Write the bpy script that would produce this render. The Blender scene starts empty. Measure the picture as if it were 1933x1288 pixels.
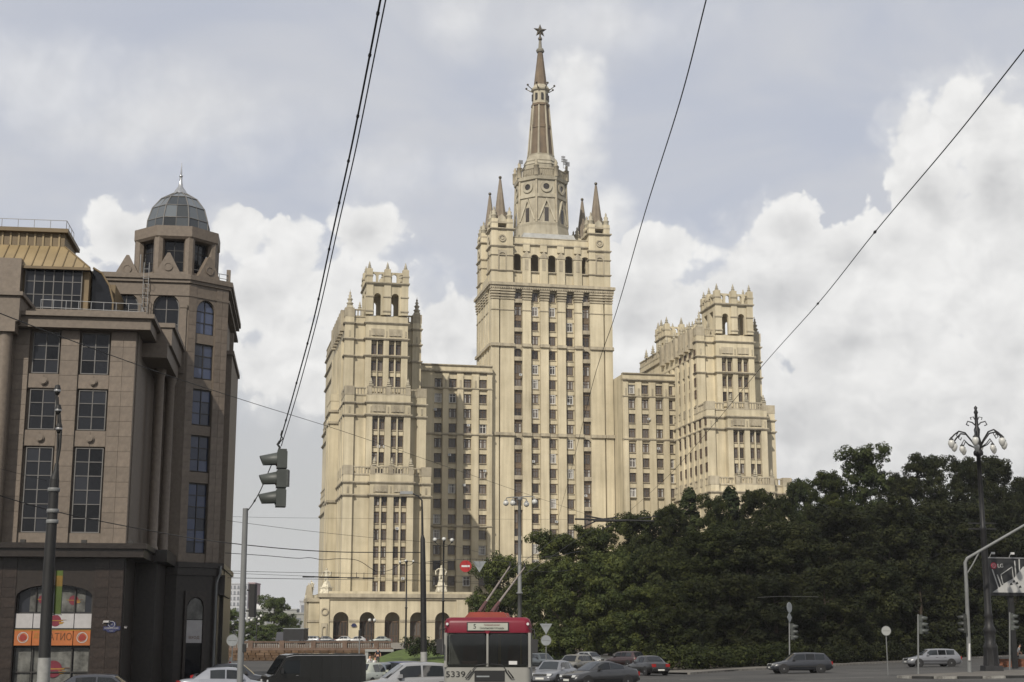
import bpy, math, random
import numpy as np
from mathutils import Vector, Matrix

random.seed(7)
rng = np.random.default_rng(11)
S = bpy.context.scene
COL = S.collection
R = math.radians

# ------------------------------------------------------------------ camera
FPX, EYE = 2764.0, 2.6                      # focal length in photo pixels, eye height
PITCH = math.atan(564 / FPX)
CP, SP = math.cos(PITCH), math.sin(PITCH)
cam = bpy.data.cameras.new('camera')
cam.sensor_width = 36.0
cam.lens = 36.0 * FPX / 1933.0
cam.clip_start, cam.clip_end = 0.5, 9000
camo = bpy.data.objects.new('camera', cam)
COL.objects.link(camo)
camo.location = (0, 0, EYE)
camo.rotation_euler = (R(90) + PITCH, 0, 0)
S.camera = camo

# ------------------------------------------------------------------ world, sun, exposure
SUN_EL = R(38)
SUN = Vector((-0.359 * math.cos(SUN_EL), -0.934 * math.cos(SUN_EL), math.sin(SUN_EL))).normalized()
S.view_settings.view_transform = 'Standard'
S.view_settings.look = 'None'
S.view_settings.exposure = 0.0
S.view_settings.gamma = 1.0
S.view_settings.use_curve_mapping = False

sun = bpy.data.lights.new('sun', 'SUN')
sun.energy = 4.1
sun.angle = R(0.6)
sun.color = (1.0, 0.93, 0.82)
suno = bpy.data.objects.new('sun', sun)
COL.objects.link(suno)
suno.location = (0, 0, 200)
suno.rotation_euler = SUN.to_track_quat('Z', 'Y').to_euler()


def ray(px, py):
    x, y = (px - 966.5) / FPX, (644 - py) / FPX
    return x, CP - y * SP, SP + y * CP


def at(px, py, Y):
    """point seen in that direction at distance Y"""
    x, y, z = ray(px, py)
    t = Y / y
    return Vector((x * t, Y, EYE + z * t))


def sstep(a, b, x):
    t = min(1, max(0, (x - a) / (b - a)))
    return t * t * (3 - 2 * t)


def G(x, y):
    """ground height: the road rises a little to the right and towards the viewer"""
    near = 0.5 * (1 - sstep(55, 64, y)) * sstep(-6, -3, x)
    right = 0.015 * min(60, max(0, x - 6)) * sstep(60, 100, y)
    return near + right


def gspot(px, py):
    """where the line of sight meets the ground"""
    x, y, z = ray(px, py)
    h = 0.0
    for _ in range(30):
        t = (h - EYE) / z
        h = 0.5 * h + 0.5 * G(x * t, y * t)
    t = (h - EYE) / z
    return Vector((x * t, y * t, G(x * t, y * t)))


def look_dir(px, py):
    x, y, z = ray(px, py)
    return math.degrees(math.atan2(x, y)), math.degrees(math.atan2(z, math.hypot(x, y)))


world = bpy.data.worlds.new('World')
S.world = world
world.use_nodes = True


def build_sky():
    nt = world.node_tree
    N, Lk = nt.nodes, nt.links
    N.clear()
    out = N.new('ShaderNodeOutputWorld')
    bg = N.new('ShaderNodeBackground')
    bg.inputs['Strength'].default_value = 0.1
    Lk.new(bg.outputs[0], out.inputs[0])
    sky = N.new('ShaderNodeTexSky')
    sky.sky_type = 'NISHITA'
    sky.sun_disc = False
    sky.sun_elevation = SUN_EL
    sky.sun_rotation = R(201)
    sky.air_density = 1.0
    sky.dust_density = 2.0
    sky.ozone_density = 1.0

    def put(sock, v):
        if isinstance(v, (int, float)):
            sock.default_value = v
        else:
            Lk.new(v, sock)

    def M(op, a, b=None, c=None, clamp=False):
        n = N.new('ShaderNodeMath')
        n.operation = op
        n.use_clamp = clamp
        put(n.inputs[0], a)
        if b is not None:
            put(n.inputs[1], b)
        if c is not None:
            put(n.inputs[2], c)
        return n.outputs[0]

    def sm(x, a, b):
        n = N.new('ShaderNodeMapRange')
        n.interpolation_type = 'SMOOTHSTEP'
        put(n.inputs['Value'], x)
        n.inputs['From Min'].default_value = a
        n.inputs['From Max'].default_value = b
        return n.outputs[0]

    def mix(f, a, b):
        n = N.new('ShaderNodeMix')
        n.data_type = 'RGBA'
        put(n.inputs['Factor'], f)
        for s, v in ((n.inputs['A'], a), (n.inputs['B'], b)):
            pass
        for i, v in ((6, a), (7, b)):
            if isinstance(v, tuple):
                n.inputs[i].default_value = (*v, 1)
            else:
                Lk.new(v, n.inputs[i])
        return n.outputs[2]

    tc = N.new('ShaderNodeTexCoord')
    sep = N.new('ShaderNodeSeparateXYZ')
    Lk.new(tc.outputs['Generated'], sep.inputs[0])
    x, y, z = sep.outputs
    az = M('MULTIPLY', M('ARCTAN2', x, y), 180 / math.pi)
    el = M('MULTIPLY', M('ARCSINE', z), 180 / math.pi)
    ca = N.new('ShaderNodeCombineXYZ')
    Lk.new(az, ca.inputs[0])
    Lk.new(el, ca.inputs[1])

    def noise(vec, scale, detail, rough=0.55, dist=0.0, off=(0, 0, 0), stretch=(1, 1, 1)):
        mp = N.new('ShaderNodeMapping')
        mp.inputs['Location'].default_value = off
        mp.inputs['Scale'].default_value = stretch
        Lk.new(vec, mp.inputs[0])
        n = N.new('ShaderNodeTexNoise')
        n.inputs['Scale'].default_value = scale
        n.inputs['Detail'].default_value = detail
        n.inputs['Roughness'].default_value = rough
        n.inputs['Distortion'].default_value = dist
        Lk.new(mp.outputs[0], n.inputs['Vector'])
        return n.outputs['Fac']

    # cumulus heaps: (photo direction, radii in degrees)
    k = 1 / FPX * 180 / math.pi
    heaps = [(1800, 235, 105, 85), (1900, 330, 110, 150), (1760, 370, 90, 120), (1850, 530, 190, 150),
             (1485, 455, 75, 80), (1610, 490, 130, 75), (1690, 455, 75, 70), (1440, 560, 150, 110), (1235, 480, 75, 70),
             (1195, 590, 130, 140), (1350, 640, 200, 130), (1640, 640, 230, 130), (1560, 800, 330, 160),
             (1900, 720, 200, 200),
             (240, 450, 85, 65), (440, 440, 65, 55), (560, 470, 75, 65), (700, 440, 85, 60), (500, 560, 180, 90),
             (690, 560, 160, 90), (850, 640, 90, 95), (590, 690, 190, 90), (740, 700, 120, 110), (90, 560, 150, 90),
             ]
    veils = [(1085, 170, 105, 105), (1062, 250, 110, 110), (1030, 340, 110, 100), (1130, 420, 110, 80)]
    thin = [(855, 35, 80, 70), (1150, 45, 220, 70), (930, 330, 120, 60), (700, 330, 140, 70), (300, 230, 320, 110), (60, 160, 300, 110)]
    def puffs(off):
        """rounded cauliflower relief: two sizes of smooth cells plus fine noise"""
        tot = None
        warp = N.new('ShaderNodeTexNoise')
        warp.inputs['Scale'].default_value = 0.5
        warp.inputs['Detail'].default_value = 4
        Lk.new(ca.outputs[0], warp.inputs['Vector'])
        wv = N.new('ShaderNodeVectorMath')
        wv.operation = 'MULTIPLY_ADD'
        Lk.new(warp.outputs['Color'], wv.inputs[0])
        wv.inputs[1].default_value = (1.6, 1.6, 0)
        Lk.new(ca.outputs[0], wv.inputs[2])
        for sc_, amp in ((0.50, 0.55), (1.15, 0.30), (2.9, 0.13)):
            mp = N.new('ShaderNodeMapping')
            mp.inputs['Location'].default_value = off
            Lk.new(wv.outputs[0], mp.inputs[0])
            vo = N.new('ShaderNodeTexVoronoi')
            vo.feature = 'SMOOTH_F1'
            vo.voronoi_dimensions = '2D'
            vo.inputs['Scale'].default_value = sc_
            vo.inputs['Smoothness'].default_value = 0.35
            Lk.new(mp.outputs[0], vo.inputs['Vector'])
            t_ = M('MULTIPLY', M('SUBTRACT', 0.45, vo.outputs['Distance']), amp)
            tot = t_ if tot is None else M('ADD', tot, t_)
        return tot
    F1 = noise(ca.outputs[0], 0.30, 7, 0.55, 0.0)
    P1 = puffs((0, 0, 0))
    P2 = puffs((0.30, -0.55, 0))              # the same, a step towards the sun

    def field(daz, de, heaps=heaps):
        d = None
        for (px, py, rx, ry) in heaps:
            a0, e0 = look_dir(px, py)
            cx = N.new('ShaderNodeVectorMath')
            cx.operation = 'SUBTRACT'
            Lk.new(ca.outputs[0], cx.inputs[0])
            cx.inputs[1].default_value = (a0 + daz, e0 + de, 0)
            sc = N.new('ShaderNodeVectorMath')
            sc.operation = 'DIVIDE'
            Lk.new(cx.outputs[0], sc.inputs[0])
            sc.inputs[1].default_value = (rx * k, ry * k, 1)
            ln = N.new('ShaderNodeVectorMath')
            ln.operation = 'LENGTH'
            Lk.new(sc.outputs[0], ln.inputs[0])
            v = M('SUBTRACT', 1.0, ln.outputs['Value'])
            d = v if d is None else M('SMOOTH_MAX', d, v, 0.25)
        return d
    D = field(0, 0)
    W = field(0, 0, veils)
    W2 = field(0, 0, thin)
    # the rest of the sky carries heaps of the same kind, from noise alone
    far = noise(tc.outputs['Generated'], 3.2, 5, 0.55, 0.2, off=(4, 2, 1))
    infront = M('MULTIPLY', sm(M('ABSOLUTE', az), 21, 26), 1.0)
    over = M('MAXIMUM', infront, sm(el, 26, 32))
    Dfar = M('MULTIPLY_ADD', M('SUBTRACT', far, 0.52), 4.0, 0.0)
    D = M('ADD', M('MULTIPLY', D, M('SUBTRACT', 1.0, over)), M('MULTIPLY', Dfar, over))
    lumps = M('MULTIPLY', M('SUBTRACT', F1, 0.5), 1.5)
    dens = M('ADD', M('ADD', D, lumps), P1)
    edge = noise(ca.outputs[0], 0.16, 2, 0.5, 0.0, off=(2, 9, 0))
    width_ = M('MULTIPLY_ADD', sm(edge, 0.42, 0.60), 0.24, 0.14)   # crisp in places, frayed in others
    mask = sm(M('DIVIDE', M('ADD', dens, 0.04), width_), 0.0, 1.0)
    wisp = M('MULTIPLY', sm(dens, -0.45, 0.35), 0.45)            # thin edges trailing off
    mask = M('MAXIMUM', mask, M('MULTIPLY', wisp, sm(edge, 0.40, 0.62)))
    mask = M('MAXIMUM', mask, M('MULTIPLY', sm(M('ADD', M('ADD', W, lumps), M('MULTIPLY', P1, 0.5)), -0.05, 0.75), 0.85))
    mask = M('MAXIMUM', mask, M('MULTIPLY', sm(M('ADD', M('ADD', W2, lumps), M('MULTIPLY', P1, 0.4)), -0.3, 1.1), 0.5))
    lit = M('SUBTRACT', P1, P2)
    grey = noise(ca.outputs[0], 0.20, 4, 0.5, 0.0, off=(9, 4, 0), stretch=(0.8, 1.5, 1))
    body = M('MULTIPLY', sm(dens, 0.1, 1.2), sm(grey, 0.40, 0.64))
    low_ = sm(el, 11.5, 4.5)
    shade = M('ADD', M('MULTIPLY_ADD', lit, 0.60, 0.88), M('MULTIPLY', M('MAXIMUM', M('MULTIPLY', body, 0.92), M('MULTIPLY', low_, 0.6)), -0.72), clamp=True)
    cloud = mix(shade, (5.2, 5.24, 5.32), (9.1, 9.05, 8.9))
    # thin veil of high cloud over the blue
    veil = noise(ca.outputs[0], 0.10, 5, 0.55, 0.6, off=(1, 7, 0), stretch=(0.7, 1.6, 1))
    veil2 = noise(ca.outputs[0], 0.03, 3, 0.5, 0.2, off=(5, 2, 0))
    vf = M('MULTIPLY_ADD', sm(M('ADD', M('MULTIPLY', veil, 0.6), M('MULTIPLY', veil2, 0.4)), 0.38, 0.62), 0.42, 0.56)
    blue = mix(0.30, (4.35, 4.85, 6.35), sky.outputs[0])
    clear = mix(vf, blue, (6.05, 6.2, 6.6))
    # low, thick air towards the horizon
    low = sm(el, 15, 4)
    clear = mix(M('MULTIPLY', low, 0.9), clear, (5.55, 5.6, 5.5))
    fade = M('MULTIPLY', mask, M('SUBTRACT', 1.0, M('MULTIPLY', sm(el, 6, 2), 0.6)))
    col = mix(M('MULTIPLY', fade, 0.95), clear, cloud)
    Lk.new(col, bg.inputs['Color'])


build_sky()

# ------------------------------------------------------------------ materials
MAT = {}


def mat(name, col, rough=0.8, var=0.12, scale=1.0, metal=0.0, spec=0.4, streak=0.0, bump=0.0, bscale=8.0,
        emit=0, coat=0.0, dirt=None):
    """a procedural surface: base colour with two scales of wear, optional rain streaks and relief"""
    m = bpy.data.materials.new(name)
    m.use_nodes = True
    nt = m.node_tree
    N, Lk = nt.nodes, nt.links
    b = N['Principled BSDF']
    b.inputs['Roughness'].default_value = rough
    b.inputs['Metallic'].default_value = metal
    b.inputs['Specular IOR Level'].default_value = spec
    b.inputs['Coat Weight'].default_value = coat
    tc = N.new('ShaderNodeTexCoord')
    ns = N.new('ShaderNodeTexNoise')
    ns.inputs['Scale'].default_value = scale
    ns.inputs['Detail'].default_value = 6
    ns.inputs['Roughness'].default_value = 0.6
    Lk.new(tc.outputs['Object'], ns.inputs['Vector'])
    fac = ns.outputs['Fac']
    if streak:
        mp = N.new('ShaderNodeMapping')
        mp.inputs['Scale'].default_value = (1.1, 1.1, 0.06)
        Lk.new(tc.outputs['Object'], mp.inputs[0])
        n2 = N.new('ShaderNodeTexNoise')
        n2.inputs['Scale'].default_value = 0.9
        n2.inputs['Detail'].default_value = 5
        Lk.new(mp.outputs[0], n2.inputs['Vector'])
        mx = N.new('ShaderNodeMix')
        mx.inputs['Factor'].default_value = streak
        Lk.new(fac, mx.inputs[2])
        Lk.new(n2.outputs['Fac'], mx.inputs[3])
        fac = mx.outputs[0]
    rp = N.new('ShaderNodeValToRGB')
    dk = dirt or tuple(c * (1 - 2.2 * var) for c in col)
    rp.color_ramp.elements[0].position = 0.30
    rp.color_ramp.elements[0].color = (*[max(0, c) for c in dk], 1)
    rp.color_ramp.elements[1].position = 0.70
    rp.color_ramp.elements[1].color = (*[min(1, c * (1 + var)) for c in col], 1)
    Lk.new(fac, rp.inputs[0])
    # every object a slightly different tone
    oi = N.new('ShaderNodeObjectInfo')
    hs = N.new('ShaderNodeHueSaturation')
    mr = N.new('ShaderNodeMapRange')
    mr.inputs['To Min'].default_value = 1 - var * 0.7
    mr.inputs['To Max'].default_value = 1 + var * 0.7
    Lk.new(oi.outputs['Random'], mr.inputs[0])
    Lk.new(mr.outputs[0], hs.inputs['Value'])
    Lk.new(rp.outputs[0], hs.inputs['Color'])
    out = hs.outputs[0]
    if streak:                                           # old repairs: large patches of another tone
        n4 = N.new('ShaderNodeTexNoise')
        n4.inputs['Scale'].default_value = 0.075
        n4.inputs['Detail'].default_value = 4
        Lk.new(tc.outputs['Object'], n4.inputs['Vector'])
        m4 = N.new('ShaderNodeMapRange')
        m4.inputs['From Min'].default_value, m4.inputs['From Max'].default_value = 0.35, 0.65
        m4.inputs['To Min'].default_value, m4.inputs['To Max'].default_value = 0.84, 1.08
        Lk.new(n4.outputs['Fac'], m4.inputs[0])
        h4 = N.new('ShaderNodeHueSaturation')
        Lk.new(m4.outputs[0], h4.inputs['Value'])
        Lk.new(out, h4.inputs['Color'])
        out = h4.outputs[0]
    Lk.new(out, b.inputs['Base Color'])
    if bump:
        n3 = N.new('ShaderNodeTexNoise')
        n3.inputs['Scale'].default_value = bscale
        n3.inputs['Detail'].default_value = 4
        Lk.new(tc.outputs['Object'], n3.inputs['Vector'])
        bp = N.new('ShaderNodeBump')
        bp.inputs['Strength'].default_value = bump
        bp.inputs['Distance'].default_value = 0.05
        Lk.new(n3.outputs['Fac'], bp.inputs['Height'])
        Lk.new(bp.outputs[0], b.inputs['Normal'])
    if emit:
        b.inputs['Emission Strength'].default_value = emit
        b.inputs['Emission Color'].default_value = (*col, 1)
    MAT[name] = m
    return m


def glass(name, col, rough=0.06, spec=0.5):
    m = bpy.data.materials.new(name)
    m.use_nodes = True
    N, Lk = m.node_tree.nodes, m.node_tree.links
    b = N['Principled BSDF']
    b.inputs['Roughness'].default_value = rough
    b.inputs['Specular IOR Level'].default_value = spec
    oi = N.new('ShaderNodeObjectInfo')
    hs = N.new('ShaderNodeHueSaturation')
    hs.inputs['Color'].default_value = (*col, 1)
    mr = N.new('ShaderNodeMapRange')
    mr.inputs['To Min'].default_value = 0.4
    mr.inputs['To Max'].default_value = 2.1  # lightest panes imitate sky reflections in their base colour
    Lk.new(oi.outputs['Random'], mr.inputs[0])
    Lk.new(mr.outputs[0], hs.inputs['Value'])
    Lk.new(hs.outputs[0], b.inputs['Base Color'])
    MAT[name] = m


# tower stone and trim
mat('stone', (0.550, 0.488, 0.352), 0.85, 0.09, 0.22, streak=0.6, dirt=(0.345, 0.300, 0.205), bump=0.15, bscale=1.5)
mat('stone_trim', (0.42, 0.372, 0.275), 0.85, 0.12, 0.5, streak=0.5, dirt=(0.20, 0.172, 0.125))
mat('stone_grey', (0.42, 0.385, 0.295), 0.85, 0.12, 0.35, streak=0.5, dirt=(0.25, 0.22, 0.165))
mat('statue_stone', (0.60, 0.56, 0.45), 0.8, 0.15, 2.0, dirt=(0.3, 0.27, 0.2))
mat('ochre', (0.26, 0.165, 0.075), 0.85, 0.15, 0.5, dirt=(0.16, 0.10, 0.05))
mat('spire_tile', (0.150, 0.110, 0.070), 0.75, 0.2, 0.6, streak=0.6, dirt=(0.085, 0.064, 0.046))
mat('turret_tile', (0.225, 0.185, 0.135), 0.75, 0.2, 0.6, streak=0.6, dirt=(0.13, 0.105, 0.08))
mat('spire_grey', (0.20, 0.185, 0.15), 0.75, 0.2, 0.6, streak=0.6)
mat('star_metal', (0.10, 0.085, 0.06), 0.35, 0.2, 3, metal=0.6)
mat('tin_roof', (0.38, 0.38, 0.36), 0.5, 0.1, 0.5, metal=0.3)
glass('pane', (0.070, 0.062, 0.056), 0.10, 0.40)
mat('frame_brown', (0.10, 0.065, 0.04), 0.7, 0.2, 2)
mat('frame_white', (0.66, 0.65, 0.62), 0.6, 0.08, 2)
mat('curtain', (0.36, 0.35, 0.33), 0.9, 0.1, 2)
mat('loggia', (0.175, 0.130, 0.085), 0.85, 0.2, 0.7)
# granite office building
mat('granite', (0.150, 0.122, 0.096), 0.6, 0.10, 5.0, bump=0.05, bscale=30)
mat('granite_panel', (0.147, 0.118, 0.092), 0.5, 0.14, 3.0)
mat('granite_dark', (0.022, 0.017, 0.014), 0.35, 0.2, 5.0)
mat('granite_dark_panel', (0.030, 0.022, 0.018), 0.30, 0.25, 6.0)
mat('gold_roof', (0.285, 0.215, 0.115), 0.5, 0.12, 0.8, streak=0.5)
mat('gold_dark', (0.14, 0.10, 0.05), 0.5, 0.12, 0.8)
glass('office_glass', (0.012, 0.013, 0.016), 0.04, 0.32)
glass('blue_glass', (0.026, 0.034, 0.062), 0.04, 0.45)
glass('dome_glass', (0.055, 0.062, 0.068), 0.10, 0.5)
mat('steel', (0.30, 0.30, 0.30), 0.4, 0.1, 3, metal=0.7)
mat('dark_frame', (0.03, 0.028, 0.026), 0.5, 0.1, 3)
mat('mullion', (0.125, 0.12, 0.115), 0.5, 0.1, 3)
# street
mat('asphalt', (0.052, 0.049, 0.044), 0.85, 0.18, 0.35, bump=0.25, bscale=25, dirt=(0.042, 0.040, 0.037))
def worn_asphalt():
    nt = MAT['asphalt'].node_tree
    N, Lk = nt.nodes, nt.links
    b = N['Principled BSDF']
    src = b.inputs['Base Color'].links[0].from_socket
    tc = N.new('ShaderNodeTexCoord')
    mp = N.new('ShaderNodeMapping')
    mp.inputs['Scale'].default_value = (0.05, 0.45, 0.1)
    mp.inputs['Rotation'].default_value = (0, 0, R(12))
    Lk.new(tc.outputs['Object'], mp.inputs[0])
    n1 = N.new('ShaderNodeTexNoise')
    n1.inputs['Scale'].default_value = 1.2
    n1.inputs['Detail'].default_value = 5
    Lk.new(mp.outputs[0], n1.inputs['Vector'])
    vo = N.new('ShaderNodeTexVoronoi')
    vo.inputs['Scale'].default_value = 0.14
    vo.distance = 'CHEBYCHEV'
    Lk.new(tc.outputs['Object'], vo.inputs['Vector'])
    r1 = N.new('ShaderNodeMapRange')
    r1.inputs['From Min'].default_value, r1.inputs['From Max'].default_value = 0.3, 0.7
    r1.inputs['To Min'].default_value, r1.inputs['To Max'].default_value = 0.62, 1.3
    Lk.new(n1.outputs['Fac'], r1.inputs[0])
    sp_ = N.new('ShaderNodeSeparateColor')
    Lk.new(vo.outputs['Color'], sp_.inputs[0])
    r2 = N.new('ShaderNodeMapRange')
    r2.inputs['To Min'].default_value, r2.inputs['To Max'].default_value = 0.78, 1.15
    Lk.new(sp_.outputs[0], r2.inputs[0])
    mu = N.new('ShaderNodeMath')
    mu.operation = 'MULTIPLY'
    Lk.new(r1.outputs[0], mu.inputs[0])
    Lk.new(r2.outputs[0], mu.inputs[1])
    hs = N.new('ShaderNodeHueSaturation')
    Lk.new(mu.outputs[0], hs.inputs['Value'])
    Lk.new(src, hs.inputs['Color'])
    Lk.new(hs.outputs[0], b.inputs['Base Color'])


worn_asphalt()
mat('paving', (0.115, 0.105, 0.09), 0.9, 0.15, 0.8, bump=0.2, bscale=12)
mat('plaza', (0.17, 0.155, 0.13), 0.9, 0.12, 0.4)
mat('kerb', (0.16, 0.15, 0.135), 0.85, 0.2, 1.5, bump=0.2)
mat('kerb_white', (0.21, 0.205, 0.19), 0.8, 0.25, 3.0, dirt=(0.07, 0.066, 0.06))
mat('kerb_black', (0.02, 0.02, 0.02), 0.8, 0.2, 3.0)
mat('road_paint', (0.24, 0.235, 0.215), 0.8, 0.2, 2.0, dirt=(0.12, 0.115, 0.105))
mat('soil', (0.05, 0.038, 0.022), 1.0, 0.25, 0.8, bump=0.3)
mat('lawn', (0.075, 0.11, 0.022), 1.0, 0.25, 0.9, bump=0.6, bscale=14)
mat('red_stone', (0.135, 0.092, 0.060), 0.9, 0.22, 1.0, dirt=(0.11, 0.065, 0.035), bump=0.4, bscale=5)
mat('red_rail', (0.125, 0.083, 0.060), 0.85, 0.15, 1.0)
mat('brick', (0.17, 0.07, 0.04), 0.9, 0.2, 2.0)
mat('iron', (0.018, 0.018, 0.019), 0.5, 0.2, 2.0, metal=0.2)
mat('pole_grey', (0.17, 0.175, 0.175), 0.55, 0.15, 1.5, streak=0.4)
mat('pole_dark', (0.013, 0.013, 0.013), 0.6, 0.2, 1.5, streak=0.4)
mat('pole_white', (0.26, 0.26, 0.25), 0.7, 0.15, 3)
mat('signal_grey', (0.052, 0.058, 0.054), 0.5, 0.12, 3)
mat('signal_dark', (0.02, 0.022, 0.02), 0.5, 0.1, 3)
mat('lens_red', (0.10, 0.012, 0.01), 0.2, 0.1, 3)
mat('lens_amber', (0.12, 0.06, 0.01), 0.2, 0.1, 3)
mat('lens_green', (0.01, 0.07, 0.04), 0.2, 0.1, 3)
mat('globe', (0.45, 0.45, 0.43), 0.25, 0.04, 2, spec=0.5)
mat('sign_red', (0.28, 0.016, 0.018), 0.45, 0.08, 2)
mat('sign_white', (0.48, 0.48, 0.47), 0.5, 0.05, 2)
mat('sign_back', (0.23, 0.245, 0.255), 0.5, 0.1, 2, metal=0.3)
mat('wire', (0.014, 0.014, 0.015), 0.7, 0.1, 3)
mat('black', (0.010, 0.010, 0.011), 0.5, 0.1, 3)
mat('rubber', (0.014, 0.014, 0.014), 0.85, 0.1, 3)
mat('rim', (0.28, 0.28, 0.28), 0.35, 0.1, 3, metal=0.7)
mat('plate_white', (0.55, 0.55, 0.52), 0.5, 0.05, 3)
mat('chrome', (0.45, 0.45, 0.45), 0.25, 0.05, 3, metal=0.9)
mat('headlight', (0.45, 0.46, 0.46), 0.12, 0.1, 6, spec=0.7)
mat('taillight', (0.24, 0.012, 0.012), 0.2, 0.1, 6)
glass('car_glass', (0.012, 0.014, 0.016), 0.05, 0.45)
mat('trim', (0.016, 0.016, 0.017), 0.6, 0.1, 3)
# shop
mat('shop_white', (0.33, 0.32, 0.32), 0.6, 0.06, 3)
mat('shop_orange', (0.31, 0.095, 0.025), 0.55, 0.10, 2)
mat('shop_red', (0.22, 0.025, 0.018), 0.6, 0.1, 3)
mat('shop_magenta', (0.13, 0.012, 0.025), 0.6, 0.1, 3)
mat('shop_yellow', (0.26, 0.14, 0.02), 0.6, 0.1, 3)
mat('film', (0.125, 0.125, 0.115), 0.35, 0.35, 1.6, bump=0.6, bscale=3)
mat('shop_text', (0.10, 0.035, 0.01), 0.6, 0.05, 3)
mat('plaque_blue', (0.022, 0.026, 0.075), 0.4, 0.1, 3)
mat('banner_green', (0.055, 0.085, 0.012), 0.7, 0.2, 2)
mat('banner_yellow', (0.16, 0.095, 0.012), 0.7, 0.2, 2)
# bus; red and white darkened to stand in for cloud shade
mat('bus_red', (0.145, 0.008, 0.021), 0.4, 0.10, 1.0, spec=0.3)
mat('bus_orange', (0.17, 0.026, 0.014), 0.5, 0.15, 1.5)
mat('bus_white', (0.235, 0.232, 0.213), 0.4, 0.08, 1.0, coat=0.2)
mat('roll_sign', (0.34, 0.35, 0.30), 0.5, 0.05, 3)
mat('boom', (0.24, 0.20, 0.175), 0.6, 0.15, 3)
mat('boom_red', (0.10, 0.03, 0.025), 0.6, 0.2, 3)
# poster
mat('poster_dark', (0.020, 0.021, 0.022), 0.5, 0.1, 2)
mat('poster_light', (0.38, 0.38, 0.37), 0.6, 0.08, 2)
mat('logo_red', (0.36, 0.012, 0.04), 0.5, 0.05, 2)
# far buildings, painted pale in place of distance haze
mat('far_white', (0.40, 0.41, 0.43), 0.9, 0.06, 0.05)
mat('far_grey', (0.27, 0.275, 0.265), 0.9, 0.08, 0.05)
mat('far_pane', (0.17, 0.18, 0.20), 0.4, 0.15, 0.1)
mat('far_pink', (0.33, 0.25, 0.26), 0.9, 0.06, 0.05)
# people
mat('skin', (0.42, 0.24, 0.16), 0.6, 0.08, 5)
mat('hair', (0.03, 0.02, 0.014), 0.7, 0.2, 9)
mat('shirt_white', (0.62, 0.62, 0.60), 0.85, 0.08, 6)
mat('shirt_blue', (0.10, 0.14, 0.24), 0.85, 0.1, 6)
mat('trousers', (0.03, 0.03, 0.04), 0.85, 0.1, 6)
mat('shorts', (0.34, 0.31, 0.25), 0.85, 0.1, 6)
def clear_glass(name, tint, gloss=0.10):
    """see-through glass: tinted, with a mirror share"""
    m = bpy.data.materials.new(name)
    m.use_nodes = True
    N, Lk = m.node_tree.nodes, m.node_tree.links
    N.remove(N['Principled BSDF'])
    tr = N.new('ShaderNodeBsdfTransparent')
    tr.inputs['Color'].default_value = (*tint, 1)
    gl = N.new('ShaderNodeBsdfGlossy')
    gl.inputs['Roughness'].default_value = 0.03
    fr = N.new('ShaderNodeFresnel')
    fr.inputs['IOR'].default_value = 1.45
    ns = N.new('ShaderNodeTexNoise')
    ns.inputs['Scale'].default_value = 2.5
    ad = N.new('ShaderNodeMath')
    ad.operation = 'MULTIPLY_ADD'
    Lk.new(ns.outputs['Fac'], ad.inputs[0])
    ad.inputs[1].default_value = gloss
    Lk.new(fr.outputs[0], ad.inputs[2])
    mx = N.new('ShaderNodeMixShader')
    Lk.new(ad.outputs[0], mx.inputs[0])
    Lk.new(tr.outputs[0], mx.inputs[1])
    Lk.new(gl.outputs[0], mx.inputs[2])
    Lk.new(mx.outputs[0], N['Material Output'].inputs['Surface'])
    MAT[name] = m


clear_glass('bus_glass', (0.52, 0.55, 0.54), 0.05)
mat('bus_inside', (0.11, 0.105, 0.095), 0.8, 0.15, 3)
mat('bus_seat', (0.12, 0.07, 0.06), 0.8, 0.15, 3)
mat('hand_rail', (0.30, 0.22, 0.05), 0.5, 0.1, 3)
# trees
mat('bark', (0.055, 0.042, 0.030), 0.95, 0.25, 3, bump=0.6, bscale=9)


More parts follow.
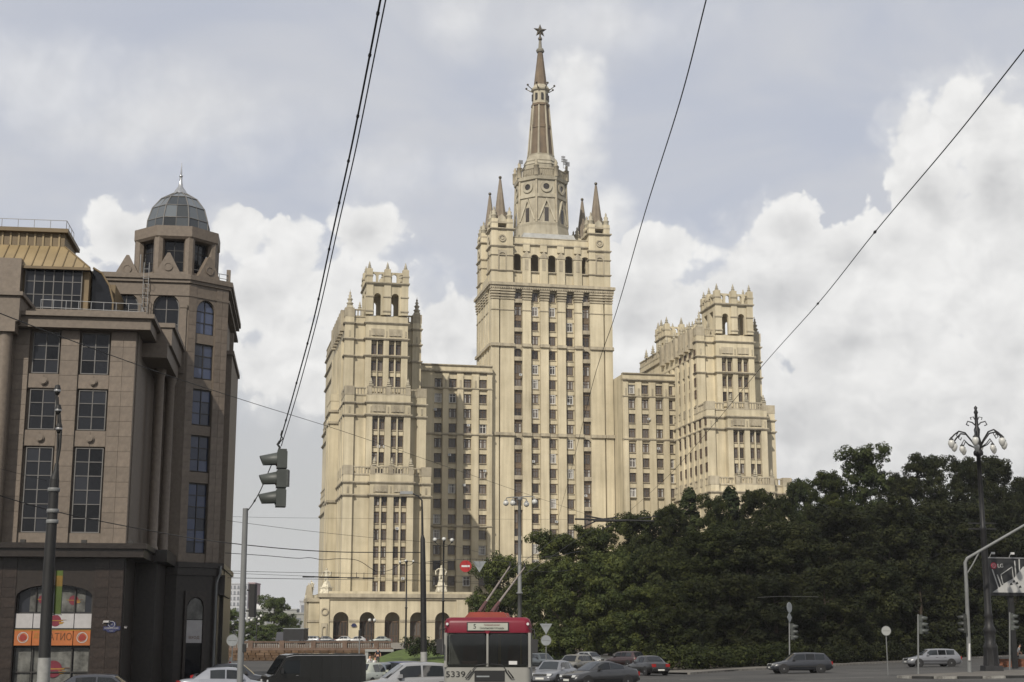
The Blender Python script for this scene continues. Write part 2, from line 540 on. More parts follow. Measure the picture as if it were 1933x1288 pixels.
def leafmat(name, col, trans=0.25):
    m = bpy.data.materials.new(name)
    m.use_nodes = True
    N, Lk = m.node_tree.nodes, m.node_tree.links
    b = N['Principled BSDF']
    b.inputs['Roughness'].default_value = 0.8
    b.inputs['Specular IOR Level'].default_value = 0.12
    tc = N.new('ShaderNodeTexCoord')
    ns = N.new('ShaderNodeTexNoise')
    ns.inputs['Scale'].default_value = 0.55
    ns.inputs['Detail'].default_value = 5
    Lk.new(tc.outputs['Object'], ns.inputs['Vector'])
    rp = N.new('ShaderNodeValToRGB')
    rp.color_ramp.elements[0].position = 0.32
    rp.color_ramp.elements[0].color = (col[0] * 0.55, col[1] * 0.62, col[2] * 0.7, 1)
    rp.color_ramp.elements[1].position = 0.72
    rp.color_ramp.elements[1].color = (col[0] * 1.45, col[1] * 1.3, col[2] * 1.0, 1)
    Lk.new(ns.outputs['Fac'], rp.inputs[0])
    oi = N.new('ShaderNodeObjectInfo')
    hs = N.new('ShaderNodeHueSaturation')
    mr = N.new('ShaderNodeMapRange')
    mr.inputs['To Min'].default_value = 0.8
    mr.inputs['To Max'].default_value = 1.2
    Lk.new(oi.outputs['Random'], mr.inputs[0])
    Lk.new(mr.outputs[0], hs.inputs['Value'])
    Lk.new(rp.outputs[0], hs.inputs['Color'])
    ge = N.new('ShaderNodeNewGeometry')
    mi = N.new('ShaderNodeMapRange')
    mi.inputs['To Min'].default_value, mi.inputs['To Max'].default_value = 0.62, 1.42
    Lk.new(ge.outputs['Random Per Island'], mi.inputs[0])
    h2 = N.new('ShaderNodeHueSaturation')
    Lk.new(mi.outputs[0], h2.inputs['Value'])
    Lk.new(hs.outputs[0], h2.inputs['Color'])
    hs = h2
    Lk.new(hs.outputs[0], b.inputs['Base Color'])
    tr = N.new('ShaderNodeBsdfTranslucent')
    Lk.new(hs.outputs[0], tr.inputs['Color'])
    mx = N.new('ShaderNodeMixShader')
    mx.inputs[0].default_value = trans
    Lk.new(b.outputs[0], mx.inputs[1])
    Lk.new(tr.outputs[0], mx.inputs[2])
    Lk.new(mx.outputs[0], N['Material Output'].inputs['Surface'])
    MAT[name] = m


leafmat('leaf_lime', (0.056, 0.070, 0.024))
leafmat('leaf_mid', (0.031, 0.039, 0.0145))
leafmat('leaf_dark', (0.0185, 0.0225, 0.0095), 0.10)  # colour darkened to stand in for shade over the right-hand trees
leafmat('leaf_poplar', (0.030, 0.040, 0.017), 0.15)
leafmat('leaf_far', (0.075, 0.10, 0.04))


# ------------------------------------------------------------------ mesh helper
class MB:
    """collects shapes; build() links them as ONE mesh object"""

    def __init__(self):
        self.v, self.f, self.mi, self.sm = [], [], [], []
        self.X = None

    def place(self, x=0, y=0, z=0, deg=0):
        c, s = math.cos(R(deg)), math.sin(R(deg))
        self.X = (x, y, z, c, s)
        return self

    def _a(self, p):
        if self.X:
            x, y, z, c, s = self.X
            return (x + p[0] * c - p[1] * s, y + p[0] * s + p[1] * c, z + p[2])
        return tuple(p)

    def add(self, vs, fs, m=0, smooth=False):
        n = len(self.v)
        self.v += [self._a(p) for p in vs]
        for f in fs:
            self.f.append(tuple(i + n for i in f))
            self.mi.append(m)
            self.sm.append(smooth)

    def box(self, x0, x1, y0, y1, z0, z1, m=0):
        self.add([(x0, y0, z0), (x1, y0, z0), (x1, y1, z0), (x0, y1, z0),
                  (x0, y0, z1), (x1, y0, z1), (x1, y1, z1), (x0, y1, z1)],
                 [(0, 3, 2, 1), (4, 5, 6, 7), (0, 1, 5, 4), (1, 2, 6, 5), (2, 3, 7, 6), (3, 0, 4, 7)], m)

    def frus(self, x0, x1, y0, y1, z0, X0, X1, Y0, Y1, z1, m=0):
        self.add([(x0, y0, z0), (x1, y0, z0), (x1, y1, z0), (x0, y1, z0),
                  (X0, Y0, z1), (X1, Y0, z1), (X1, Y1, z1), (X0, Y1, z1)],
                 [(0, 3, 2, 1), (4, 5, 6, 7), (0, 1, 5, 4), (1, 2, 6, 5), (2, 3, 7, 6), (3, 0, 4, 7)], m)

    def prism(self, poly, y0, y1, m=0):
        """polygon of (x, z) extruded along y; counter-clockwise seen from -y"""
        n = len(poly)
        vs = [(x, y0, z) for x, z in poly] + [(x, y1, z) for x, z in poly]
        fs = [tuple(range(n)), tuple(range(2 * n - 1, n - 1, -1))]
        fs += [(i, i + n, (i + 1) % n + n, (i + 1) % n) for i in range(n)]
        self.add(vs, fs, m)

    def slab(self, poly, z0, z1, m=0):
        """polygon of (x, y) extruded along z"""
        n = len(poly)
        vs = [(x, y, z0) for x, y in poly] + [(x, y, z1) for x, y in poly]
        fs = [tuple(range(n - 1, -1, -1)), tuple(range(n, 2 * n))]
        fs += [(i, (i + 1) % n, (i + 1) % n + n, i + n) for i in range(n)]
        self.add(vs, fs, m)

    def tube(self, p0, p1, r0, r1=None, n=8, m=0, smooth=True):
        r1 = r0 if r1 is None else r1
        p0, p1 = Vector(p0), Vector(p1)
        d = (p1 - p0).normalized()
        a = d.orthogonal().normalized()
        b = d.cross(a)
        vs = []
        for p, r in ((p0, r0), (p1, r1)):
            for i in range(n):
                t = 2 * math.pi * i / n
                vs.append(p + a * (r * math.cos(t)) + b * (r * math.sin(t)))
        self.add(vs, [(i, (i + 1) % n, (i + 1) % n + n, i + n) for i in range(n)], m, smooth)
        self.add(vs, [tuple(range(n - 1, -1, -1)), tuple(range(n, 2 * n))], m)

    def path(self, pts, r, n=6, m=0):
        """a bent tube through points, radius r (or a list)"""
        pts = [Vector(p) for p in pts]
        k = len(pts)
        rs = r if isinstance(r, (list, tuple)) else [r] * k
        vs = []
        a = None
        for i, p in enumerate(pts):
            d = (pts[min(i + 1, k - 1)] - pts[max(i - 1, 0)]).normalized()
            if a is None:
                a = d.orthogonal().normalized()
            else:
                a = (a - d * a.dot(d)).normalized()
            b = d.cross(a)
            for j in range(n):
                t = 2 * math.pi * j / n
                vs.append(p + a * (rs[i] * math.cos(t)) + b * (rs[i] * math.sin(t)))
        fs = []
        for i in range(k - 1):
            for j in range(n):
                fs.append((i * n + j, i * n + (j + 1) % n, (i + 1) * n + (j + 1) % n, (i + 1) * n + j))
        self.add(vs, fs, m, True)
        self.add(vs, [tuple(range(n - 1, -1, -1)), tuple(range((k - 1) * n, k * n))], m)

    def lathe(self, prof, n=12, c=(0, 0, 0), m=0, phase=0.0, smooth=True, a0=0.0, a1=2 * math.pi):
        """profile of (radius, z) turned round the z axis"""
        full = abs(a1 - a0 - 2 * math.pi) < 1e-6
        cols = n if full else n + 1
        vs = []
        for r, z in prof:
            for i in range(cols):
                t = a0 + (a1 - a0) * i / n + phase
                vs.append((c[0] + r * math.cos(t), c[1] + r * math.sin(t), c[2] + z))
        fs = []
        for k in range(len(prof) - 1):
            for i in range(n):
                j = (i + 1) % cols
                fs.append((k * cols + i, k * cols + j, (k + 1) * cols + j, (k + 1) * cols + i))
        self.add(vs, fs, m, smooth)
        if full:
            caps = []
            if prof[0][0] > 1e-4:
                caps.append(tuple(range(n - 1, -1, -1)))
            if prof[-1][0] > 1e-4:
                caps.append(tuple(range((len(prof) - 1) * cols, len(prof) * cols)))
            if caps:
                self.add(vs, caps, m)

    def ball(self, c, r, n=10, m=0, sz=1.0):
        k = max(4, n // 2)
        self.lathe([(r * math.sin(math.pi * i / k) + 1e-5, -r * sz * math.cos(math.pi * i / k)) for i in range(k + 1)], n, c, m)

    def disc(self, c, r, y0, y1, n=20, m=0, r_in=0.0):
        """round plate facing -y (ring when r_in > 0)"""
        if r_in <= 0:
            self.prism([(c[0] + r * math.cos(2 * math.pi * i / n), c[1] + r * math.sin(2 * math.pi * i / n)) for i in range(n)], y0, y1, m)
            return
        for i in range(n):
            a, b = 2 * math.pi * i / n, 2 * math.pi * (i + 1) / n
            q = [(c[0] + r_in * math.cos(a), c[1] + r_in * math.sin(a)), (c[0] + r * math.cos(a), c[1] + r * math.sin(a)),
                 (c[0] + r * math.cos(b), c[1] + r * math.sin(b)), (c[0] + r_in * math.cos(b), c[1] + r_in * math.sin(b))]
            self.prism(q, y0, y1, m)

    def arch(self, x0, x1, z0, z1, ax0, ax1, zs, y0, y1, m=0, n=10, rise=None):
        """wall piece x0..x1, z0..z1 with an arched opening ax0..ax1 springing at zs"""
        if ax0 > x0:
            self.box(x0, ax0, y0, y1, z0, z1, m)
        if x1 > ax1:
            self.box(ax1, x1, y0, y1, z0, z1, m)
        cx, r = (ax0 + ax1) / 2, (ax1 - ax0) / 2
        h = r if rise is None else rise
        pts = [(cx - r * math.cos(math.pi * i / n), zs + h * math.sin(math.pi * i / n)) for i in range(n + 1)]
        for (xa, za), (xb, zb) in zip(pts, pts[1:]):
            self.prism([(xa, za), (xb, zb), (xb, z1), (xa, z1)], y0, y1, m)

    def mesh(self, name, mats):
        me = bpy.data.meshes.new(name)
        me.from_pydata(self.v, [], self.f)
        for m in mats if isinstance(mats, (list, tuple)) else [mats]:
            me.materials.append(MAT[m])
        me.polygons.foreach_set('material_index', self.mi)
        me.polygons.foreach_set('use_smooth', self.sm)
        me.update()
        return me

    def build(self, name, mats, parent=None, label=None):
        return link(name, self.mesh(name, mats), parent, label)


def link(name, me, parent=None, label=None, loc=None, rz=None, scale=None):
    o = bpy.data.objects.new(name, me)
    COL.objects.link(o)
    if parent:
        o.parent = parent
    if label:
        o['label'] = label
    if loc is not None:
        o.location = loc
    if rz is not None:
        o.rotation_euler = (0, 0, R(rz))
    if scale is not None:
        o.scale = scale
    return o


def tag(o, label, cat, group=None, kind=None):
    o['label'] = label
    o['category'] = cat
    if group:
        o['group'] = group
    if kind:
        o['kind'] = kind
    return o


def thing(name, label, cat, loc=(0, 0, 0), deg=0, group=None):
    o = bpy.data.objects.new(name, None)
    COL.objects.link(o)
    o.location = loc
    o.rotation_euler = (0, 0, R(deg))
    return tag(o, label, cat, group)


def setting(o):
    o['kind'] = 'structure'
    return o


def stuff(o):
    o['kind'] = 'stuff'
    return o


def lettering(name, body, size, parent, loc, rot, m, width=None, extrude=0.004, label=None):
    """flat print: text turned into a mesh"""
    cu = bpy.data.curves.new(name, 'FONT')
    cu.body = body
    cu.size = size
    cu.extrude = extrude
    cu.align_x, cu.align_y = 'CENTER', 'CENTER'
    tmp = bpy.data.objects.new(name, cu)
    COL.objects.link(tmp)
    dg = bpy.context.evaluated_depsgraph_get()
    me = bpy.data.meshes.new_from_object(tmp.evaluated_get(dg))
    bpy.data.objects.remove(tmp)
    me.name = name
    me.materials.clear()
    me.materials.append(MAT[m])
    o = link(name, me, parent, label)
    o.location = loc
    o.rotation_euler = rot
    if width and len(me.vertices):
        xs = [v.co.x for v in me.vertices]
        o.scale = (width / max(1e-3, max(xs) - min(xs)), 1, 1)
    return o

# ================================================================== THE SETTING: ground, road, pavements
def build_ground():
    # one sheet out to the horizon, finer where the road dips
    xs = sorted(set([-4000, -1500, -600, -250, -120, -80] + list(range(-60, 101, 2)) + [120, 160, 250, 600, 1500, 4000]))
    ys = sorted(set([-600, -200, -60, 0, 20, 40] + list(range(44, 241, 4)) + [260, 300, 400, 600, 1200, 3000, 8000]))
    vs = [(x, y, G(x, y)) for y in ys for x in xs]
    n = len(xs)
    fs = [(j * n + i, j * n + i + 1, (j + 1) * n + i + 1, (j + 1) * n + i) for j in range(len(ys) - 1) for i in range(n - 1)]
    mb = MB()
    mb.add(vs, fs, 0, True)
    setting(mb.build('road', 'asphalt'))


build_ground()


def sheet(name, pts_a, pts_b, m, dz, thick=0.0):
    """strip of ground between two lines of (x, y), dz above the ground"""
    mb = MB()
    n = len(pts_a)
    top = [(x, y, G(x, y) + dz) for x, y in pts_a] + [(x, y, G(x, y) + dz) for x, y in pts_b]
    mb.add(top, [(i, i + 1, n + i + 1, n + i) for i in range(n - 1)], 0)
    return mb.build(name, m)


def interp(line, n):
    """n points spread along a polyline"""
    P = [Vector((*p, 0)) for p in line]
    L = [0]
    for a, b in zip(P, P[1:]):
        L.append(L[-1] + (b - a).length)
    out = []
    for i in range(n):
        d = L[-1] * i / (n - 1)
        k = max(j for j in range(len(L)) if L[j] <= d + 1e-9)
        k = min(k, len(P) - 2)
        t = (d - L[k]) / (L[k + 1] - L[k])
        q = P[k].lerp(P[k + 1], t)
        out.append((q.x, q.y))
    return out


KERB = [(13, 110.5), (17, 118), (29, 133), (40, 148), (66, 182), (110, 240)]
kl = interp(KERB, 30)
far = [(x - 3.0 + 0.0, y + 5.2) for x, y in kl]
setting(sheet('pavement', kl, far, 'paving', 0.12))
park = [(x + 2, y + 95) for x, y in kl]
setting(sheet('park_ground', far, park, 'soil', 0.125))
# the kerb: one long run of stones along the far side
kr = thing('kerb', 'long grey stone kerb along the far pavement by the park', 'kerb', (0, 0, 0))
pk = interp(KERB[0:5], 120)
for (x0, y0), (x1, y1) in zip(pk, pk[1:]):
    d = Vector((x1 - x0, y1 - y0, 0))
    mb = MB()
    l = d.length
    mb.box(-l / 2 + .02, l / 2 - .02, -.12, .10, -.15, .14)
    o = mb.build('kerb_stone', 'kerb', kr)
    o.location = ((x0 + x1) / 2, (y0 + y1) / 2, G((x0 + x1) / 2, (y0 + y1) / 2))
    o.rotation_euler = (0, 0, math.atan2(d.y, d.x))

# traffic island at the right with its black and white kerb stones
ISL = [(24.2, 94.0), (24.8, 92.4), (26.5, 91.4), (29, 91.0), (33, 91.4), (38, 92.6), (46, 95.5), (58, 101)]
il = interp(ISL, 27)
back = interp([(24.2, 94.2), (25.0, 95.8), (28, 98.5), (34, 103), (42, 107.5), (50, 111), (60, 116)], 27)
setting(sheet('traffic_island', il, back, 'paving', 0.13))
ik = thing('island_kerb', 'black and white painted kerb round the traffic island at right', 'kerb', (0, 0, 0))
for i, ((x0, y0), (x1, y1)) in enumerate(zip(il, il[1:])):
    d = Vector((x1 - x0, y1 - y0, 0))
    l = d.length
    mb = MB()
    mb.box(-l / 2 + .015, l / 2 - .015, -.14, .10, -.10, .15 + .01 * random.random())
    o = mb.build('kerb_stone', 'kerb_white' if i % 2 == 0 else 'kerb_black', ik)
    o.location = ((x0 + x1) / 2, (y0 + y1) / 2, G((x0 + x1) / 2, (y0 + y1) / 2))
    o.rotation_euler = (0, 0, math.atan2(d.y, d.x))


def stripe(a, b, w):
    """painted line on the road"""
    p = interp([a, b], 8)
    d = Vector((b[0] - a[0], b[1] - a[1], 0)).normalized()
    nx, ny = -d.y * w / 2, d.x * w / 2
    return setting(sheet('road_marking', [(x + nx, y + ny) for x, y in p], [(x - nx, y - ny) for x, y in p], 'road_paint', 0.012))


g0, g1 = gspot(1345, 1282), gspot(1600, 1265)
stripe((g0.x - 2.2, g0.y - .6), (g0.x + 1.2, g0.y + .3), .22)
a, b = gspot(1598, 1265), gspot(1662, 1266)
stripe((a.x, a.y), (b.x, b.y), .25)
a, b = gspot(1500, 1283), gspot(1650, 1279)
stripe((a.x, a.y), (b.x, b.y), .22)

# the raised terrace in front of the tower, its lawn slope
mb = MB()
mb.add([(-60, 190.4, 1.45), (-15, 190.4, 1.45), (8, 215, 1.6), (8, 420, 2.4), (-90, 420, 2.4), (-90, 260, 1.9), (-60, 190.4, 1.45)][:6],
       [(0, 1, 2, 3, 4, 5)])
setting(mb.build('terrace', 'plaza'))
mb = MB()
nx, ny = 14, 10
vs = []
for j in range(ny + 1):
    for i in range(nx + 1):
        u, v = i / nx, j / ny
        x = -18.6 + 26 * u
        y = 165 + 32 * v - 6 * u
        z = -0.1 + (1.75 * sstep(0, 1, v * 1.1) * (0.8 + 0.25 * math.sin(2.4 * u + .6))) * sstep(-.03, .22, u) + .05 * math.sin(9 * u + 4 * v)
        vs.append((x, y, z))
mb.add(vs, [(j * (nx + 1) + i, j * (nx + 1) + i + 1, (j + 1) * (nx + 1) + i + 1, (j + 1) * (nx + 1) + i) for j in range(ny) for i in range(nx)], 0, True)
setting(mb.build('lawn', 'lawn'))


# ================================================================== THE HIGH-RISE
OX, OY = -5.29959, 365.0
tower = thing('high_rise', 'pale stone stepped high-rise with a central spire and star and two lower side towers', 'building', (OX, OY, 0), 12)


def window_mesh(name, frame, curtain=0.0, transom=True, arched=False):
    """unit window, 1 x 1, facing -y; frame, mullion, transom, pane, sill"""
    mb = MB()
    t = 0.07
    mb.box(-.5, -.5 + t, 0, .12, -.5, .5, 0)
    mb.box(.5 - t, .5, 0, .12, -.5, .5, 0)
    mb.box(-.5 + t, .5 - t, 0, .12, .5 - t * .8, .5, 0)
    mb.box(-.5 + t, .5 - t, 0, .12, -.5, -.5 + t * .8, 0)
    mb.box(-.03, .03, .02, .12, -.5 + t, .5 - t, 0)
    if transom:
        mb.box(-.5 + t, -.03, .02, .12, .17, .215, 0)
        mb.box(.03, .5 - t, .02, .12, .17, .215, 0)
    mb.box(-.5 + t * .6, .5 - t * .6, .07, .09, -.5 + t * .6, .5 - t * .6, 1)
    if curtain:
        mb.box(-.43, -.43 + curtain, .055, .068, -.42, .42, 2)
        if curtain > .2:
            mb.box(.43 - curtain * .7, .43, .055, .068, -.42, .42, 2)
    return mb.mesh(name, [frame, 'pane', 'curtain'])


WM = {'a': window_mesh('window', 'frame_brown'), 'b': window_mesh('window', 'frame_white', .10),
      'c': window_mesh('window', 'frame_brown', .22), 'd': window_mesh('window', 'frame_brown', 0, False),
      'e': window_mesh('window', 'frame_white', .30)}
n_win = [0]


def win(parent, x, y, z, w, h, kind=None, rz=0):
    kind = kind or random.choice('aaaaadddcccabb' if random.random() > .07 else 'e')
    n_win[0] += 1
    return link('window', WM[kind], parent, None, (x, y, z), rz, (w * random.choice((1, -1)), 1.6, h))


def cornice(mb, x0, x1, y0, y1, z, h=.5, p=.5, m=1, step=True):
    """string course round a block: a slab with a smaller bed mould below"""
    if step:
        mb.box(x0 - p, x1 + p, y0 - p, y1 + p, z + h * .45, z + h, m)
        mb.box(x0 - p * .5, x1 + p * .5, y0 - p * .5, y1 + p * .5, z, z + h * .45 - .003, m)
    else:
        mb.box(x0 - p, x1 + p, y0 - p, y1 + p, z, z + h, m)


def finial_mesh(s=1.0):
    mb = MB()
    mb.box(-.8, .8, -.8, .8, 0, .5)
    mb.lathe([(.55, .5), (.75, .9), (.95, 1.1), (.4, 1.5), (.62, 1.9), (.75, 2.1), (.28, 2.5), (.48, 2.9), (.18, 3.3), (.30, 3.6), (.08, 3.9), (0.001, 4.6)], 8)
    return mb.mesh('finial', 'stone_grey')


FIN = finial_mesh()


def finial(parent, x, y, z, s=1.0, sz=1.0):
    return link('finial', FIN, parent, None, (x, y, z), 0, (s, s, s * sz))


def baluster_row(mb, x0, x1, y, z, h, step=.5, w=.2, m=1, axis='x'):
    n = max(1, int(abs(x1 - x0) / step))
    for i in range(n):
        c = x0 + (x1 - x0) * (i + .5) / n
        if axis == 'x':
            mb.box(c - w / 2, c + w / 2, y - w / 2, y + w / 2, z, z + h, m)
        else:
            mb.box(y - w / 2, y + w / 2, c - w / 2, c + w / 2, z, z + h, m)


def balustrade(mb, x0, x1, y, z, h=1.6, posts=(), axis='x'):
    """base, posts, balusters and rail along x at y"""
    a, b = min(x0, x1), max(x0, x1)

    def bx(p0, p1, dy, z0, z1):
        if axis == 'x':
            mb.box(p0, p1, y - dy, y + dy, z0, z1, 1)
        else:
            mb.box(y - dy, y + dy, p0, p1, z0, z1, 1)
    bx(a, b, .26, z, z + .3)
    bx(a, b, .24, z + h - .3, z + h)
    baluster_row(mb, a, b, y, z + .3, h - .6, .62, .26, 1, axis)
    for p in posts:
        bx(p - .5, p + .5, .34, z - .02, z + h + .12)


FL = 3.755                      # storey height
Z0 = 20.98                      # centre of the lowest window row seen on the central tower

FLC = 3.79                      # the central tower's storeys are a little higher
# ---- central tower --------------------------------------------------
mb = MB()
mb.box(0.6, 31.4, 1.0, 19.6, 0, 91.5)                      # core behind the pilasters
wc = [11.6, 16.15, 20.75]                                # three window columns
bays = [7.05, 25.0]                                      # two loggia columns
# pilasters: (left, right, front)
for (a, b, f) in [(0, 2.0, -.3), (2.35, 5.95, -.15), (8.15, 10.35, -.35), (12.85, 14.95, -.35), (17.4, 19.5, -.35), (21.95, 23.9, -.35), (26.1, 29.65, -.15), (30.0, 32, -.3)]:
    mb.box(a, b, f, 1.2, 0, 91.2)
mb.box(2.0, 2.35, .6, 1.2, 0, 91.2)
mb.box(29.65, 30.0, .6, 1.2, 0, 91.2)
mb.box(0, .9, 1.2, 3.0, 0, 91.2)
mb.box(31.1, 32, 1.2, 3.0, 0, 91.2)
mb.box(-.02, .9, 3.0, 19.5, 0, 0.5)
# the left flank: pilasters with window bays between
for k in range(5):
    a = 3.4 + k * 3.35
    mb.box(0, .9, a + 1.0, a + 3.35, 0, 91.2)
mb.box(0, .9, 19.2, 20.0, 0, 91.2)
mb.box(31.1, 32, 3.0, 20.0, 0, 91.2)
# spandrels in the window recesses
for k in range(19):
    z = Z0 + FLC * k
    for u in wc:
        mb.box(u - 1.24, u + 1.24, .72, 1.1, z + 1.22, z + FLC - 1.22)
        mb.box(u - .95, u + .95, .52, 1.1, z - 1.42, z - 1.23, 1)
# string courses
for z, h, p in ((52.95, .8, .5), (75.85, .8, .5)):
    for (a, b, f) in [(0, 2.0, -.3), (2.35, 5.95, -.15), (8.15, 10.35, -.35), (12.85, 14.95, -.35), (17.4, 19.5, -.35), (21.95, 23.9, -.35), (26.1, 29.65, -.15), (30.0, 32, -.3)]:
        mb.box(a - .12, b + .12, f - p, 1.1, z, z + h, 1)
    mb.box(0.3, 31.7, .55, 1.15, z + .05, z + h - .05, 1)
    mb.box(-.5, .8, 0.2, 20.2, z + .02, z + h - .02, 1)
    mb.box(31.2, 32.5, 0.2, 20.2, z + .02, z + h - .02, 1)
# capital mouldings under the main cornice and the line below them
for z, h, p in ((85.3, .22, .16), (88.2, .3, .22), (88.9, .35, .34), (89.6, .4, .44), (90.3, .4, .54)):
    for (a, b, f) in [(0, 2.0, -.3), (2.35, 5.95, -.15), (8.15, 10.35, -.35), (12.85, 14.95, -.35), (17.4, 19.5, -.35), (21.95, 23.9, -.35), (26.1, 29.65, -.15), (30.0, 32, -.3)]:
        mb.box(a - p * .5, b + p * .5, f - p, .9, z, z + h, 1)
    for k in range(5):
        a = 3.4 + k * 3.35
        mb.box(-p, .5, a + .95, a + 3.4, z, z + h, 1)
cornice(mb, 0, 32, -.3, 20, 91.2, 1.3, .75)
for i in range(70):                                      # dentils
    u = -.3 + i * 32.6 / 69
    mb.box(u - .12, u + .12, -.85, .2, 90.85, 91.19, 1)
# upper storey with the arcade
mb.box(6.2, 25.8, 10.5, 19.0, 92.4, 104.2)                # back wall deep behind the arcade
mb.box(5.4, 6.4, 1.95, 18, 95.6, 104.2)
mb.box(25.6, 26.6, 1.95, 18, 95.6, 104.2)
mb.box(0.4, 31.6, 1.0, 19.4, 92.4, 95.6)                  # blank band
arc_c = [6.95, 11.65, 16.2, 20.75, 25.2]
edges = [5.4, 9.3, 13.95, 18.5, 23.0, 26.6]
for i, u in enumerate(arc_c):
    mb.arch(edges[i], edges[i + 1], 96.0, 103.0, u - 1.15, u + 1.15, 99.6, 1.0, 1.9, 0, 10)
for u in (9.35, 13.95, 18.5, 23.0):                      # piers with pediments
    mb.box(u - 1.1, u + 1.1, .35, 1.2, 92.4, 99.6)
    mb.box(u - 1.25, u + 1.25, .2, 1.2, 99.6, 100.0, 1)
    mb.prism([(u - 1.0, 100.0), (u + 1.0, 100.0), (u, 101.6)], .3, 1.15, 1)
    mb.box(u - .45, u + .45, .28, .4, 96.3, 99.2, 1)
    mb.box(u - .9, u + .9, .55, 1.2, 101.4, 103.9)
cornice(mb, 5.7, 26.4, 1.0, 19.0, 95.6, .5, .45)
cornice(mb, 6.0, 26.0, 1.0, 19.0, 102.9, .6, .5)
mb.box(6.0, 26.0, 1.0, 19.0, 103.5, 104.9)
cornice(mb, 6.2, 25.8, 1.1, 18.8, 104.9, .35, .2)
mb.box(-.05, 32.05, -.05, 20, 92.45, 92.8, 1)
central = mb.build('central_tower', ['stone', 'stone_trim'], tower)
mb = MB()
mb.frus(8.6, 23.2, 2.2, 18, 105.25, 9.2, 22.6, 2.9, 17.4, 107.0)
mb.build('tin_roof', 'tin_roof', tower)
WH = {}
for k in range(19):
    z = Z0 + FLC * k
    for u in wc:
        win(central, u, .76, z, 1.5, 2.25, {(16.15, 17): 'b', (11.6, 17): 'b', (11.6, 13): 'b', (16.15, 11): 'b', (20.75, 11): 'b', (11.6, 10): 'b', (20.75, 16): 'b', (11.6, 1): 'e', (16.15, 9): 'c', (20.75, 9): 'c'}.get((u, k)))
# loggias: brown recess, paired windows, a balcony to every second floor
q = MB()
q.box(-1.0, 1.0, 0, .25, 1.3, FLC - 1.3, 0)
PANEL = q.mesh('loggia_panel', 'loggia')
q = MB()
q.box(-1.12, 1.12, -.05, .9, -1.72, -1.55, 0)
q.box(-1.12, 1.12, -.05, .08, -1.55, -.72, 0)
for i in range(7):
    q.box(-.98 + .3 * i, -.86 + .3 * i, -.09, -.05, -1.5, -.85, 0)
BALC = q.mesh('balcony', 'stone_trim')
q = MB()
q.arch(-1.1, 1.1, 0, 1.1, -.95, .95, 0, 0, .6, 0, 6, .6)
HEAD = q.mesh('loggia_arch', 'stone_trim')
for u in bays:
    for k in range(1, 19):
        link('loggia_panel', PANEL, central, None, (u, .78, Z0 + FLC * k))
        if k % 2 == 0:
            link('balcony', BALC, central, None, (u, .12, Z0 + FLC * k))
    for z in (52.2, 75.1, 89.9):
        link('loggia_arch', HEAD, central, None, (u, .34, z - .2))
for u in bays:
    for k in range(1, 19):
        win(central, u, .72, Z0 + FLC * k, 1.85, 2.5, random.choice('aadc'))
for k in range(8, 19, 1):
    for v in (3.9, 7.25):
        if k > 9:
            win(central, .38, v, Z0 + FLC * k, 1.0, 2.1, 'a', -90)

# corner turrets with blind niche, roundel, cresting and spire
tm = MB()
tm.box(-2.75, 2.75, -2.75, 2.75, 92.4, 107.0)
for s in (-1, 1):
    for q in (-1, 1):
        tm.box(s * 2.0 - .85, s * 2.0 + .85, q * 2.0 - .85, q * 2.0 + .85, 92.41, 109.6)
for z, h, p in ((95.6, .4, .3), (99.7, .3, .25), (102.0, .5, .35), (106.6, .5, .45)):
    cornice(tm, -2.85, 2.85, -2.85, 2.85, z, h, p)
tm.box(-2.9, 2.9, -2.9, 2.9, 108.4, 108.8, 1)
TURR = tm.mesh('turret', ['stone', 'stone_trim'])
rm = MB()
rm.disc((0, 0), .95, -.25, .1, 16, 0, .62)
rm.disc((0, 0), .42, -.18, .1, 12, 0)
ROUND = rm.mesh('roundel', ['stone_trim'])
nm = MB()
nm.arch(-1.15, 1.15, 0, 5.1, -.85, .85, 3.6, -.24, .02, 0, 8)
NICHE = nm.mesh('niche', ['stone_trim'])
sp = MB()
sp.lathe([(1.75, 0), (1.45, 2.0), (.28, 11.2)], 8, (0, 0, 0), 0, R(22.5), False)
sp.ball((0, 0, 11.7), .45, 8, 1)
SPIRE = sp.mesh('turret_spire', ['turret_tile', 'star_metal'])
cr = MB()
for s in (-1, 1):
    for q in (-1, 1):
        cr.lathe([(.75, 0), (.75, 1.5), (.95, 1.7), (.5, 2.1), (.62, 2.7), (.2, 3.2), (.3, 3.5), (.001, 4.2)], 6, (s * 2.05, q * 2.05, 0))
for (dx, dy) in ((0, -1), (0, 1), (1, 0), (-1, 0)):
    if dx == 0:
        cr.prism([(-1.2, 0), (1.2, 0), (0.9, 1.2), (0, 2.0), (-.9, 1.2)], dy * 2.05 - .25, dy * 2.05 + .25)
    else:
        cr.box(dx * 2.05 - .25, dx * 2.05 + .25, -1.1, 1.1, 0, 1.4)
CREST = cr.mesh('cresting', ['stone_grey'])
for (u, v, s) in ((2.85, 2.85, 1), (28.85, 2.85, 1), (3.0, 17.6, 1), (28.9, 17.4, 1)):
    t = link('turret', TURR, tower, None, (u, v, 0))
    link('turret_spire', SPIRE, t, None, (0, 0, 109.9))
    link('cresting', CREST, t, None, (0, 0, 109.0))
    for rz, dx, dy in ((0, 0, -2.8), (-90, -2.8, 0)):
        link('roundel', ROUND, t, None, (dx, dy, 104.4), rz)
        link('niche', NICHE, t, None, (dx, dy, 96.1), rz)

# octagonal drum, its gallery, and the spire with the star
DC = (15.5, 10.2)
a8 = R(22.5)
KD = 0.88                       # slenderness of the drum and spire


def slim(prof):
    return [(r * KD, z) for r, z in prof]


